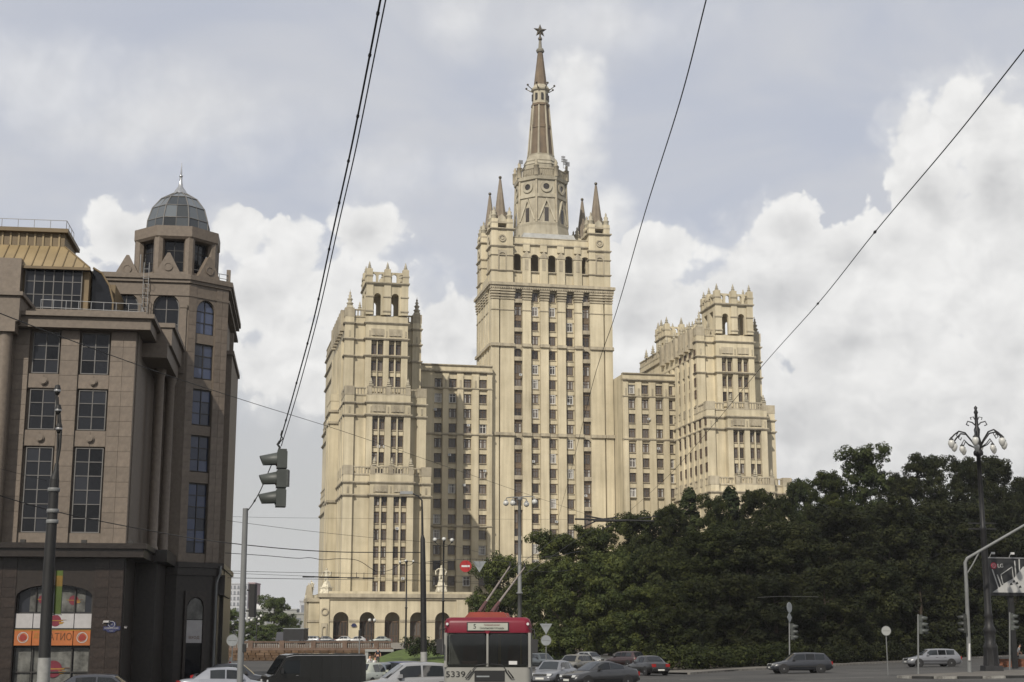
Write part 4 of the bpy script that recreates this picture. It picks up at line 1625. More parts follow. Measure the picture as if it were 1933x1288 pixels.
# right-hand return: portico with round columns
mb = MB()
mb.box(-.02, .05, .5, 9.6, 7.4, 18.6, 0)
mb.box(0.05, 1.55, 3.0, 9.6, 18.5, 19.5, 0)
mb.box(0.0, 1.4, 2.4, 9.4, 17.7, 18.5, 0)
mb.box(-.2, 1.7, 2.9, 9.8, 19.5, 19.75, 0)
mb.box(0.0, 1.75, 4.0, 9.9, 6.75, 7.4, 1)
mb.box(0.06, 1.2, 4.4, 9.7, 0, 6.75, 1)
mb.build('portico', ['granite', 'granite_dark'], off)
for (u, v) in ((.72, 6.0), (1.08, 8.6)):
    mb = MB()
    mb.lathe([(.34, 7.4), (.34, 7.6), (.27, 7.7), (.25, 17.2), (.33, 17.45), (.33, 17.7)], 18, (u, v, 0))
    mb.build('column', 'granite', off)
mb = MB()
for (u, v, z0) in ((-2.0, -.6, 7.42), (-5.0, -.6, 7.42), (.3, -.55, 7.42), (1.0, 8.8, 7.45)):
    mb.box(u - .13, u + .13, v - .12, v + .12, z0, z0 + .16)
mb.build('floodlight', 'dark_frame', off)

# corner tower: front face at v = 10, chamfered corner with the blue windows
CH = 2.80
c44, s44 = math.cos(R(36)), math.sin(R(36))
tx1, ty1 = 1.8 + CH * c44, 10 + CH * s44
foot = [(-9, 10), (1.8, 10), (tx1, ty1), (tx1 + .02, 24), (-9, 24)]
mb = MB()
inner = [(-9, 10.35), (1.65, 10.35), (tx1 - .3, ty1 + .05), (tx1 - .3, 24), (-9, 24)]
mb.slab(inner, 0, 24.2, 0)


def offset_poly(d):
    return [(-9, 10 - d), (1.8 + d * .3, 10 - d), (tx1 + d, ty1 - d * .35), (tx1 + d, 24), (-9, 24)]


for z0, z1, d in ((22.95, 23.1, .06), (23.75, 23.95, .12), (23.95, 24.25, .22)):
    mb.slab(offset_poly(d), z0, z1, 0)
# front face with two arched windows
mb.arch(-9, -.75, 20.0, 23.75, -2.65, -1.15, 22.3, 10, 10.5, 0, 10, .75)
mb.arch(-.75, 1.8, 19.3, 23.75, -.3, 1.25, 22.3, 10, 10.5, 0, 10, .75)
mb.box(-9, -.75, 10, 10.5, 7.0, 20.0, 0)
mb.box(-.75, 1.8, 10, 10.5, 7.0, 19.3, 0)
mb.box(-.62, -.42, 9.93, 10.05, 18.6, 22.4, 0)
mb.box(1.32, 1.7, 9.9, 10.05, 18.2, 22.4, 0)
mb.box(1.28, 1.74, 9.86, 10.06, 22.2, 22.4, 0)
# chamfer face: strip of windows
q = MB()
q.place(1.8, 10, 0, 36)
cw0, cw1 = .56, 1.90
chz = [(7.6, 11.7), (12.42, 14.55), (15.22, 17.34), (18.03, 20.12)]
q.box(0, cw0, 0, .45, 7.0, 23.75, 0)
q.box(cw1, CH, 0, .45, 7.0, 23.75, 0)
q.arch(cw0, cw1, 20.75, 23.75, cw0 + .02, cw1 - .02, 22.15, .0, .45, 0, 10, .72)
for (z0, z1) in ((7.0, 7.58), (11.74, 12.38), (14.59, 15.18), (17.38, 17.99), (20.16, 20.75)):
    q.box(cw0, cw1, .06, .45, z0, z1, 0)
n0 = len(mb.v)
mb.v += q.v
mb.f += [tuple(i + n0 for i in f) for f in q.f]
mb.mi += q.mi
mb.sm += q.sm
# dark base and its cornice
mb.slab(offset_poly(.05), 0, 6.3, 1)
mb.slab(offset_poly(.22), 6.3, 6.75, 1)
mb.slab(offset_poly(.35), 6.75, 7.05, 1)
mb.box(tx1 - .5, tx1 + .40, ty1 + .6, 20, 5.2, 6.4, 1)
# lower rear part to the right
mb.box(tx1 - 1, tx1 + .20, ty1 + 2.6, 23, 0, 20.2, 0)
mb.box(tx1 - 1, tx1 + .32, ty1 + 2.4, 23, 20.2, 20.45, 0)
mb.box(tx1 - 1, tx1 + .26, ty1 + 2.55, 23.1, 0, 7.0, 1)
mb.build('corner_tower', ['granite', 'granite_dark'], off)
window_with_panes(off, -2.63, 10.2, 20.05, 1.46, 3.0, 2, 3, 'office_glass', arch_rise=.74)
window_with_panes(off, -.28, 10.2, 19.35, 1.51, 3.7, 2, 4, 'office_glass', arch_rise=.74)


def on_chamfer(x, y, z):
    return (1.8 + x * c44 - y * s44, 10 + x * s44 + y * c44, z)


for (z0, z1), nz in zip(chz, (6, 3, 3, 3)):
    o = window_with_panes(off, 0, 0, 0, cw1 - cw0, z1 - z0, 2, nz, 'blue_glass', 'dark_frame')
    o.location = on_chamfer(cw0, .14, z0)
    o.rotation_euler = (0, 0, R(36))
o = window_with_panes(off, 0, 0, 0, cw1 - cw0 - .04, 2.1, 2, 3, 'blue_glass', 'dark_frame', arch_rise=.71)
o.location = on_chamfer(cw0 + .02, .14, 20.76)
o.rotation_euler = (0, 0, R(36))
face_slabs(off, .02, cw0 - .02, 7.1, 23.7, -.01, .55, .85, 'granite_panel', org=((1.8, 10), 36))
face_slabs(off, cw1 + .02, CH - .02, 7.1, 23.7, -.01, .52, .85, 'granite_panel', org=((1.8, 10), 36))
face_slabs(off, -.40, 1.30, 7.5, 19.2, 9.99, .85, .85, 'granite_panel')
# shop window in the dark base of the chamfer
q = MB()
q.place(1.8, 10, 0, 36)
q.arch(.55, 2.0, .1, 5.4, .72, 1.82, 4.5, -.16, .0, 0, 10, .55)
q.build('window_surround', 'granite_dark_panel', off)
q = MB()
q.place(1.8, 10, 0, 36)
q.prism([(1.82, .3), (1.82, 4.5), (1.6, 4.9), (1.27, 5.04), (.94, 4.9), (.72, 4.5), (.72, .3)][::-1], -.085, -.07, 0)
q.box(.75, 1.79, -.12, -.09, 2.42, 3.72, 1)
q.prism([(1.79, 3.78), (1.79, 4.5), (1.6, 4.86), (1.27, 5.0), (.94, 4.86), (.75, 4.5), (.75, 3.78)][::-1], -.115, -.09, 2)
q.build('shop_window', ['office_glass', 'shop_white', 'film'], off)
t = lettering('lettering', 'ВХОД', .22, off, on_chamfer(1.27, -.127, 2.72), (R(90), 0, R(36)), 'shop_text', .7)
# downpipe
mb = MB()
mb.path([on_chamfer(2.75, -.35, 6.9), on_chamfer(2.75, -.35, 6.5), on_chamfer(2.6, -.2, 5.9), on_chamfer(2.6, -.2, .2)], .07, 8)
mb.build('downpipe', 'pole_grey', off)

# gables with roundels
for (cx, cy, deg) in ((.48, 9.98, 0), (1.8 + 1.35 * c44, 10 + 1.35 * s44 - .02, 36), (-2.05, 10.9, 0)):
    q = MB()
    q.prism([(-.82, 24.2), (.82, 24.2), (.08, 25.62), (-.08, 25.62)], 0, .4)
    q.disc((0, 24.75), .27, -.06, .02, 18, 0, .20)
    q.disc((0, 24.75), .19, -.03, .02, 16)
    g = q.build('gable', 'granite', off)
    g.location = (cx, cy, 0)
    g.rotation_euler = (0, 0, R(deg))
# octagonal lantern and its glass dome
KC = (.75, 12.6)
mb = MB()
for k in range(8):
    t = k * R(45) + R(22.5)
    x, y = KC[0] + 2.35 * math.cos(t), KC[1] + 2.35 * math.sin(t)
    mb.tube((x, y, 24.2), (x, y, 26.7), .33, .33, 8, 0, False)
mb.lathe([(2.62, 26.55), (2.75, 26.7), (2.75, 27.35), (2.5, 27.4), (0.01, 27.42)], 8, (*KC, 0), 0, R(22.5), False)
mb.lathe([(2.62, 26.56), (0.01, 26.5)], 8, (*KC, 0), 0, R(22.5), False)
mb.lathe([(2.6, 24.0), (2.6, 24.5), (0.01, 24.5)], 8, (*KC, 0), 0, R(22.5), False)
mb.build('lantern', 'granite', off)
for k in range(8):
    t = k * R(45)
    if k in (1, 3):
        continue
    w = 1.15
    r = 1.95
    q = MB()
    q.box(-w / 2, w / 2, 0, .04, 24.5, 26.5, 0)
    for x in (-w / 2, 0, w / 2):
        q.box(x - .02, x + .02, -.03, .06, 24.5, 26.5, 1)
    for z in (25.2, 25.9):
        q.box(-w / 2, w / 2, -.032, .055, z - .02, z + .02, 1)
    if k in (4, 5, 7):
        pass
    g = q.build('glass_screen', ['office_glass', 'dark_frame'], off)
    g.location = (KC[0] + r * math.cos(t), KC[1] + r * math.sin(t), 0)
    g.rotation_euler = (0, 0, t + R(90))
prof = [(2.02, 27.42), (1.98, 28.1), (1.72, 28.95), (1.18, 29.65), (.42, 30.12)]
for i in range(len(prof) - 1):
    (r0, z0), (r1, z1) = prof[i], prof[i + 1]
    for k in range(8):
        t0 = k * R(45) + R(22.5)
        for h in range(2):
            def P_(t, r, z, f):
                a0 = Vector((KC[0] + r * math.cos(t), KC[1] + r * math.sin(t), z))
                b0 = Vector((KC[0] + r * math.cos(t + R(45)), KC[1] + r * math.sin(t + R(45)), z))
                return a0.lerp(b0, f)
            f0, f1 = (.03, .485) if h == 0 else (.515, .97)
            q = MB()
            q.add([P_(t0, r0, z0 + .03, f0), P_(t0, r0, z0 + .03, f1), P_(t0, r1, z1 - .03, f1), P_(t0, r1, z1 - .03, f0)], [(0, 1, 2, 3)])
            q.build('dome_pane', 'dome_glass', off)
mb = MB()
for k in range(8):
    t = k * R(45) + R(22.5)
    mb.path([(KC[0] + r * math.cos(t), KC[1] + r * math.sin(t), z) for r, z in prof], .045, 5)
    t += R(22.5)
    mb.path([(KC[0] + r * .924 * math.cos(t), KC[1] + r * .924 * math.sin(t), z) for r, z in prof], .022, 5)
for r, z in prof:
    mb.path([(KC[0] + r * math.cos(R(22.5 + 45 * k)), KC[1] + r * math.sin(R(22.5 + 45 * k)), z) for k in range(9)], .035, 5)
mb.build('dome_rib', 'mullion', off)
mb = MB()
mb.lathe([(.45, 30.1), (.34, 30.35), (.16, 30.6), (.09, 31.0), (.09, 31.2)], 12, (*KC, 0), 0)
mb.ball((KC[0], KC[1], 31.3), .12, 10)
mb.lathe([(.05, 31.4), (.06, 31.5), (.012, 32.2)], 8, (*KC, 0))
mb.build('dome_finial', 'chrome', off)
# roof ladder with hoops
mb = MB()
for x in (-.92, -.62):
    mb.tube((x, 9.8, 19.5), (x, 9.8, 24.9), .025, None, 6)
for k in range(17):
    mb.tube((-.92, 9.8, 19.7 + .3 * k), (-.62, 9.8, 19.7 + .3 * k), .016, None, 5)
for z in (20.3, 21.5, 22.7, 23.9):
    mb.path([(-.95, 9.8, z), (-1.02, 9.45, z), (-.77, 9.2, z), (-.52, 9.45, z), (-.59, 9.8, z)], .016, 5)
mb.path([(-1.15, 9.85, 24.2), (-1.15, 9.85, 25.4)], .03, 6)
mb.build('roof_ladder', 'steel', off)
# white handrails on the roof terrace
mb = MB()


def rail(mb, pts, h, step, r=.022, rows=(1.0, .5)):
    for a, b in zip(pts, pts[1:]):
        a, b = Vector(a), Vector(b)
        n = max(1, int((b - a).length / step))
        for i in range(n + 1):
            p = a.lerp(b, i / n)
            mb.tube(p, p + Vector((0, 0, h)), r, None, 5)
        for f in rows:
            mb.tube(a + Vector((0, 0, h * f)), b + Vector((0, 0, h * f)), r, None, 5)


rail(mb, [(-5.4, 2.2, 19.85), (-.1, 2.2, 19.75), (-.1, 5.5, 19.75)], .85, .62)
mb.build('handrail', 'steel', off)
mb = MB()
rail(mb, [(1.9, 10.5, 24.2), (tx1 - .1, ty1 + .1, 24.2), (tx1 - .1, ty1 + 2.5, 24.2)], .55, .5)
mb.build('handrail', 'steel', off)
for bx_ in ((tx1 - .2, tx1 + .04, ty1 + .1, ty1 + .4, 24.0, 25.1), (tx1 + .02, tx1 + .26, ty1 + 2.5, ty1 + 2.8, 20.4, 21.6)):
    mb = MB()
    mb.box(*bx_)
    mb.build('roof_post', 'granite', off)
# penthouse: glass wall under a gold seam roof
mb = MB()
mb.box(-16, -3.3, 4.6, 10.2, 19.4, 22.9, 0)
mb.box(-3.6, -2.05, 6.2, 10.2, 19.4, 22.6, 0)
mb.box(-16, -6.9, 3.9, 6.0, 19.5, 23.4, 1)
mb.build('penthouse', ['gold_dark', 'granite'], off)
o = window_with_panes(off, -6.75, 4.42, 20.0, 3.1, 3.0, 6, 4, 'office_glass')
mb = MB()
prof2 = [(-2.0, 20.0), (-2.0, 21.4), (-2.25, 22.3), (-2.7, 23.0), (-3.2, 23.3)]
for (xa, za), (xb, zb) in zip(prof2, prof2[1:]):
    mb.add([(xa, 5.2, za), (xb, 5.2, zb), (xb, 10, zb), (xa, 10, za)], [(0, 1, 2, 3)], 0)
mb.prism([(-3.2, 20.0), (-2.0, 20.0), (-2.0, 21.4), (-2.25, 22.3), (-2.7, 23.0), (-3.2, 23.3)], 5.2, 5.3, 0)
mb.build('curved_glazing', ['office_glass'], off)
mb = MB()
for v in (5.15, 6.7, 8.3, 9.9):
    mb.path([(x, v, z) for x, z in prof2], .06, 6)
mb.build('glazing_rib', 'gold_dark', off)
# the gold roof itself: hipped slope with standing seams
mb = MB()
A_, B_ = (-16, 4.15, 23.05), (-3.25, 4.15, 23.05)
C_, D_ = (-5.0, 6.2, 24.75), (-16, 6.2, 24.75)
E_ = (-3.25, 11, 23.05)
F_ = (-5.0, 10.5, 24.75)
mb.add([A_, B_, C_, D_, E_, F_], [(0, 1, 2, 3), (1, 4, 5, 2)], 0)
mb.box(-16, -3.2, 4.1, 4.25, 22.9, 23.05, 1)
for i in range(16):
    x = -3.6 - i * .56
    xt = min(x, -5.0) if x < -5 else -5.0 + (x + 5.0) * 0
    f = 1.0 if x < -5.0 else (-3.25 - x) / 1.75
    mb.tube((x, 4.14, 23.07), (x, 4.15 + 2.05 * f, 23.07 + 1.7 * f), .035, None, 4, 1, False)
mb.tube(B_, C_, .06, None, 6, 1)
mb.box(-16, -5.05, 6.3, 10.4, 24.75, 25.55, 1)
for i in range(22):
    mb.box(-5.4 - .45 * i, -5.3 - .45 * i, 6.24, 6.32, 24.75, 25.5, 0)
mb.box(-16, -4.85, 6.0, 10.6, 25.55, 25.78, 1)
mb.build('seam_roof', ['gold_roof', 'gold_dark'], off)
mb = MB()
rail(mb, [(-14, 6.3, 25.78), (-5.0, 6.3, 25.78), (-5.0, 9, 25.78)], .55, .85, .02, (1.0,))
mb.build('handrail', 'steel', off)


# ================================================================== TREES
def leaf_cloud(name, centers, radii, per, size, seed, up=0.25):
    """crown of small leaf faces spread through the volume of many clumps"""
    g = np.random.default_rng(seed)
    P, Nn = [], []
    for c, r, n in zip(centers, radii, per):
        d = g.normal(size=(n, 3))
        d /= np.linalg.norm(d, axis=1, keepdims=True)
        rad = r * (0.45 + 0.62 * g.random(n) ** 0.6)
        p = np.array(c) + d * rad[:, None] * np.array([1, 1, .85])
        nn = d * 1.15 + g.normal(size=(n, 3)) * .38 + np.array([0, 0, up])
        nn /= np.linalg.norm(nn, axis=1, keepdims=True)
        P.append(p)
        Nn.append(nn)
    P, Nn = np.concatenate(P), np.concatenate(Nn)
    n = len(P)
    a = np.cross(Nn, g.normal(size=(n, 3)))
    a /= np.linalg.norm(a, axis=1, keepdims=True)
    b = np.cross(Nn, a)
    s = size * (0.45 + 1.15 * g.random(n) ** 1.6)[:, None]
    # a leaf spray: a pointed four-sided face, slightly folded
    v = np.stack([P - a * s * .62, P - b * s * .36 + Nn * s * .08, P + a * s * .62, P + b * s * .36 + Nn * s * .08], 1).reshape(-1, 3)
    me = bpy.data.meshes.new(name)
    me.vertices.add(4 * n)
    me.vertices.foreach_set('co', v.astype(np.float32).ravel())
    me.loops.add(4 * n)
    me.loops.foreach_set('vertex_index', np.arange(4 * n, dtype=np.int32))
    me.polygons.add(n)
    me.polygons.foreach_set('loop_start', np.arange(0, 4 * n, 4, dtype=np.int32))
    me.update(calc_edges=True)
    me.materials.append(MAT['leaf_mid'])
    return me


def broad_crown(seed, H=10.5, W=4.6, size=.21, dens=150):
    """rounded boughs heaped into an uneven dome; the taller the crown, the more boughs"""
    g = random.Random(seed)
    cs, rs, per = [], [], []
    boughs = []
    levels = max(3, int(H / 2.6))
    for lv in range(levels):
        f = (lv + .5) / levels
        prof = (1 - max(0, (f - .48) / .58) ** 2.2) ** .5 * (.72 + .28 * min(1, f / .3))
        boughs.append((g.uniform(-.3, .3), g.uniform(-.3, .3), H * f, W * .44 * prof))
        k = 6 if f < .8 else 4
        for i in range(k):
            a = 6.283 * i / k + g.uniform(-.5, .5) + lv
            d = W * prof * g.uniform(.45, .68)
            r = W * g.uniform(.22, .44) * (1 if f < .8 else .85)
            boughs.append((d * math.cos(a), d * math.sin(a), H * f + g.uniform(-.9, .9), r))
    boughs.append((g.uniform(-.5, .5), g.uniform(-.5, .5), H - W * .34, W * .36))
    for (bx, by, bz, br) in boughs:
        n = int(8 * br * br / 2.0) + 5
        for i in range(n):
            d = Vector((g.gauss(0, 1), g.gauss(0, 1), g.gauss(.2, 1))).normalized() * (.45 + .75 * g.random())
            r = g.uniform(.32, .80)
            cs.append((bx + d.x * br, by + d.y * br, max(.3, bz + d.z * br * .85)))
            rs.append(r)
            per.append(int(dens * r * r / .42) + 8)
    return leaf_cloud('crown', cs, rs, per, size, seed, .35)


def cone_crown(seed, W=2.8, H=13, n=150, size=.20):
    g = random.Random(seed)
    cs, rs, per = [], [], []
    for i in range(n):
        h = g.random() ** 1.25
        rr = W * (1 - h) ** .8 * (.45 + .55 * math.sqrt(g.random())) * (1 + .2 * math.sin(i * 2.4))
        ang = g.uniform(0, 2 * math.pi)
        cs.append((rr * math.cos(ang), rr * math.sin(ang), .3 + (H - .4) * h))
        r = .32 + .55 * (1 - h)
        rs.append(r)
        per.append(int(150 * r / .6))
    return leaf_cloud('crown', cs, rs, per, size, seed, .4)


def trunk_mesh(H, r, seed):
    g = random.Random(seed)
    mb = MB()
    pts = [(0, 0, -.4), (.05, .03, H * .25), (g.uniform(-.2, .2), g.uniform(-.2, .2), H * .55), (g.uniform(-.3, .3), g.uniform(-.3, .3), H * .92)]
    mb.path(pts, [r * 1.25, r, r * .7, r * .15], 8)
    for i in range(9):
        z = H * g.uniform(.22, .75)
        a = g.uniform(0, 6.28)
        l = g.uniform(.20, .34) * H * (1 - z / H * .6)
        mb.path([(0, 0, z), (l * .5 * math.cos(a), l * .5 * math.sin(a), z + l * .35), (l * math.cos(a), l * math.sin(a), z + l * .9)],
                [r * .42, r * .27, r * .08], 6)
    return mb.mesh('trunk', 'bark')


BC = [(H, [broad_crown(s + int(H), H) for s in (3, 8, 21)]) for H in (9.5, 15.0, 21.0)]
CC = [cone_crown(s) for s in (5, 13)]
TM = [trunk_mesh(10.5, .24, 1), trunk_mesh(10.5, .20, 4)]
tree_i = [0]


def tree(label, x, y, ztop, width, kind, leaf, clear=1.2, group='trees in the park beside the tower', cat='tree', name='park_tree', base=None):
    z0 = G(x, y) if base is None else base
    t = thing(name, label, cat, (x, y, z0), random.uniform(0, 360), group)
    i = tree_i[0]
    tree_i[0] += 1
    H = ztop - z0
    if kind == 'cone':
        me, mh, mw = CC[i % 2], 13.0, 2.3
    else:
        ratio = (H - clear) / width
        mh, ms = min(BC, key=lambda b: abs(math.log(b[0] / 9.6 / ratio)))
        me, mw = ms[i % 3], 4.8
    sz = (H - clear) / mh
    sx = width / 2 / mw
    c = link('crown', me, t, None, (0, 0, clear), 0, (sx, sx, sz))
    c.material_slots[0].link = 'OBJECT'
    c.material_slots[0].material = MAT[leaf]
    link('trunk', TM[i % 2], t, None, (0, 0, 0), 0, (max(.7, sx), max(.7, sx), H / 10.5 * .92))
    return t


KP = [(900, 152), (1240, 150), (1300, 128), (1364, 121), (1569, 133), (1713, 148), (1968, 182), (2300, 240)]


def kerb_y(px):
    for (a, ya), (b, yb) in zip(KP, KP[1:]):
        if px <= b:
            return ya + (yb - ya) * max(0, (px - a)) / (b - a)
    return 240


TREES = [
    # px, top py, width px, metres behind the kerb, kind, leaf
    (938, 1050, 120, 52, 'b', 'leaf_lime', 'light green bushy tree left of the double globe lamp, behind the trolleybus'),
    (1003, 1062, 90, 44, 'b', 'leaf_lime', 'light green tree right behind the tall globe lamp post'),
    (1052, 1012, 125, 26, 'b', 'leaf_lime', 'light green tree over the parked cars, leftmost of the park front'),
    (1128, 992, 130, 30, 'b', 'leaf_lime', 'broad green tree in front of the right foot of the central tower'),
    (1205, 968, 120, 38, 'b', 'leaf_mid', 'round tree rising below the right connecting wing'),
    (1262, 955, 90, 48, 'b', 'leaf_mid', 'round tree just left of the row of pointed treetops'),
    (1301, 922, 62, 66, 'cone', 'leaf_poplar', 'narrow pointed tree, leftmost in front of the right side tower'),
    (1345, 940, 72, 62, 'b', 'leaf_mid', 'small round treetop between two taller pointed trees'),
    (1378, 920, 68, 70, 'cone', 'leaf_poplar', 'tall pointed tree below the corner of the right side tower'),
    (1425, 930, 84, 66, 'b', 'leaf_mid', 'round treetop under the terrace of the right side tower'),
    (1468, 938, 80, 58, 'b', 'leaf_mid', 'round dark treetop right of the pointed trees'),
    (1508, 905, 84, 70, 'b', 'leaf_poplar', 'loose round treetop at the right edge of the side tower'),
    (1565, 897, 100, 56, 'b', 'leaf_mid', 'tree just left of the tallest park tree'),
    (1636, 850, 122, 50, 'b', 'leaf_poplar', 'tallest open crowned tree of the park against the sky'),
    (1690, 895, 80, 54, 'b', 'leaf_dark', 'dark tree between the two tallest trees'),
    (1742, 864, 110, 46, 'b', 'leaf_dark', 'tall dark tree left of the ornate lamp'),
    (1812, 868, 100, 44, 'b', 'leaf_dark', 'tall dark tree touching the ornate lamp globes'),
    (1872, 862, 110, 40, 'b', 'leaf_dark', 'tall dark tree behind the ornate lamp post'),
    (1945, 905, 120, 34, 'b', 'leaf_dark', 'dark tree at the right edge behind the billboard'),
    # far row, seen only through gaps
    (1150, 1075, 150, 85, 'b', 'leaf_mid', 'dim tree deep in the park behind the parked cars'),
    (1290, 1060, 170, 90, 'b', 'leaf_dark', 'dim tree deep in the park left of the diamond plate'),
    (1430, 1060, 170, 90, 'b', 'leaf_dark', 'dim tree deep in the park behind the dark estate car'),
    (1560, 1055, 170, 85, 'b', 'leaf_dark', 'dim tree deep in the park right of the diamond plate'),
    (1690, 1050, 170, 80, 'b', 'leaf_dark', 'dim tree deep in the park above the round sign'),
    (1800, 1045, 170, 75, 'b', 'leaf_dark', 'dim tree deep in the park behind the gantry pole'),
    (1920, 1045, 170, 70, 'b', 'leaf_dark', 'dim tree deep in the park behind the billboard leg'),
    # second row
    (1080, 1060, 130, 17, 'b', 'leaf_lime', 'low green tree directly behind the silver hatchback'),
    (1165, 1045, 140, 19, 'b', 'leaf_lime', 'bright leafy tree behind the two dark parked cars'),
    (1248, 1030, 140, 22, 'b', 'leaf_mid', 'middle green tree behind the dark car with red lights'),
    (1325, 1005, 140, 26, 'b', 'leaf_mid', 'dark green tree below the narrow pointed trees'),
    (1408, 995, 150, 28, 'b', 'leaf_dark', 'dark tree in the middle of the park front'),
    (1495, 985, 150, 28, 'b', 'leaf_dark', 'dark tree above the diamond sign'),
    (1585, 965, 160, 27, 'b', 'leaf_dark', 'dark tree left of the round sign post'),
    (1675, 950, 160, 26, 'b', 'leaf_dark', 'dark tree above the round sign on the island'),
    (1765, 945, 160, 24, 'b', 'leaf_dark', 'dark tree above the silver estate car'),
    (1855, 950, 160, 22, 'b', 'leaf_dark', 'dark tree behind the gantry pole'),
    (1940, 985, 150, 20, 'b', 'leaf_dark', 'dark tree behind the billboard frame'),
    # front row, low skirts
    (1210, 1105, 130, 10, 'b', 'leaf_lime', 'low tree with a green skirt over the rear of the dark car'),
    (1290, 1095, 130, 11, 'b', 'leaf_mid', 'low dark tree at the start of the far pavement'),
    (1375, 1085, 140, 12, 'b', 'leaf_dark', 'low dark tree left of the signal with the round plate'),
    (1460, 1080, 140, 12, 'b', 'leaf_dark', 'low dark tree over the dark estate car'),
    (1550, 1070, 150, 12, 'b', 'leaf_dark', 'low dark tree right of the dark estate car'),
    (1640, 1060, 150, 12, 'b', 'leaf_dark', 'low dark tree left of the island signals'),
    (1730, 1055, 150, 11, 'b', 'leaf_dark', 'low dark tree behind the silver estate car'),
    (1820, 1055, 150, 11, 'b', 'leaf_dark', 'low dark tree between gantry pole and ornate lamp'),
    (1915, 1065, 150, 10, 'b', 'leaf_dark', 'low dark tree under the billboard'),
]
for (px, top, wpx, beh, kind, leaf, lab) in TREES:
    Y = kerb_y(px) + beh
    p = at(px, top, Y)
    tree(lab, p.x, Y, p.z, wpx * Y / FPX * (1.22 if kind == 'b' else 1.9), kind, leaf, .5 if beh < 15 else 1.0)
# a bare trunk seen among the parked cars
# hedge shrubs along the pavement
shrub_mesh = leaf_cloud('foliage', [(random.uniform(-1.6, 1.6), random.uniform(-.8, .8), random.uniform(.3, 1.5)) for _ in range(34)],
                        [random.uniform(.4, .7) for _ in range(34)], [85] * 34, .17, 77)
hp = interp([(13.6, 121), (20, 129), (32, 142), (44, 158), (72, 192)], 24)
for i, (x, y) in enumerate(hp):
    o = link('hedge_shrub', shrub_mesh, None, None, (x, y, G(x, y) + .1), random.uniform(0, 360), (1.25, 1.25, random.uniform(.85, 1.15)))
    o.material_slots[0].link = 'OBJECT'
    o.material_slots[0].material = MAT['leaf_mid' if i < 5 else 'leaf_dark']
    tag(o, 'dense dark green shrub of the clipped hedge along the far pavement', 'shrub', 'shrubs of the hedge along the far pavement')
# the round bush on the lawn, the far trees at the left
for (px, top, wpx, Y, lab) in ((790, 1198, 62, 172, 'rounded dark bush on the lawn slope, left of the globe lamp'), (832, 1204, 52, 174, 'rounded dark bush on the lawn slope behind the globe lamp')):
    p = at(px, top, Y)
    w = wpx * Y / FPX
    zb = at(px, 1236, Y).z
    o = link('bush', shrub_mesh, None, None, (p.x, Y, zb), 40, (w / 4, w / 4 * 1.1, (p.z - zb) / 2.1))
    o.material_slots[0].link = 'OBJECT'
    o.material_slots[0].material = MAT['leaf_poplar']
    tag(o, lab, 'bush', 'bushes on the lawn')
for (px, top, wpx, Y, lab) in ((436, 1150, 70, 300, 'green tree half hidden behind the granite building corner'), (520, 1128, 88, 310, 'tall green tree left of the arcade in the distance'),
                               (478, 1172, 60, 290, 'low green tree behind the cluster lamp'), (552, 1168, 46, 330, 'small tree close to the arcade corner'),
                               (500, 1180, 60, 280, 'low bushy tree beside the dark kiosk')):
    p = at(px, top, Y)
    tree(lab, p.x, Y, p.z, wpx * Y / FPX, 'b', 'leaf_far', .4, 'distant trees left of the tower', base=1.7)

# ================================================================== FAR BUILDINGS
def slab_block(name, label, px0, px1, ptop, Y, floors, cols, wallm, d=14, base=0.0):
    a, b = at(px0, ptop, Y), at(px1, ptop, Y)
    t = thing(name, label, 'building', ((a.x + b.x) / 2, Y, base), 0)
    w, h = b.x - a.x, a.z - base
    mb = MB()
    mb.box(-w / 2, w / 2, 0, d, 0, h)
    mb.box(-w / 2 - .2, w / 2 + .2, -.2, d, h, h + .5)
    mb.build('wall', wallm, t)
    q = MB()
    ww, hh = w / cols * .55, h / floors * .5
    q.box(-ww / 2, ww / 2, -.05, .1, -hh / 2, hh / 2)
    q.box(-ww / 2 - .1, ww / 2 + .1, -.2, .1, -hh / 2 - .2, -hh / 2 - .02)
    me = q.mesh('window', 'far_pane')
    for i in range(cols):
        for j in range(floors):
            link('window', me, t, None, (-w / 2 + w * (i + .5) / cols, 0, h * (j + .5) / floors))
    return t


slab_block('slab_building', 'distant white slab block with rows of square windows behind the grey signal pole', 405, 468, 1103, 620, 11, 9, 'far_white')
slab_block('stair_tower', 'narrow pinkish stair tower at the right end of the distant white block', 469, 481, 1102, 622, 6, 1, 'far_pink')
t = slab_block('low_building', 'low grey building between the far trees and the arcade', 540, 604, 1160, 420, 2, 4, 'far_grey', base=1.5)
t = slab_block('stepped_building', 'small grey stepped building peeping over the arcade corner', 566, 604, 1136, 520, 3, 3, 'far_white', base=1.5)
t = slab_block('hall_building', 'long low grey hall with white roof lights behind far trees', 466, 560, 1152, 560, 2, 8, 'far_grey', base=1.5)
for px in (478, 492, 506, 521):
    p = at(px, 1145, 559)
    mb = MB()
    mb.lathe([(2.4, 0), (2.0, 1.0), (1.2, 1.7), (.01, 2.0)], 10)
    mb.build('roof_light', 'sign_white', t).location = (p.x - t.location.x, 5, at(px, 1152, 560).z - 1.5 + .5)


# ================================================================== VEHICLES
def lerp(a, b, t):
    return a + (b - a) * t


def table(tab, t):
    for (a, va), (b, vb) in zip(tab, tab[1:]):
        if t <= b:
            return lerp(va, vb, (t - a) / (b - a))
    return tab[-1][1]


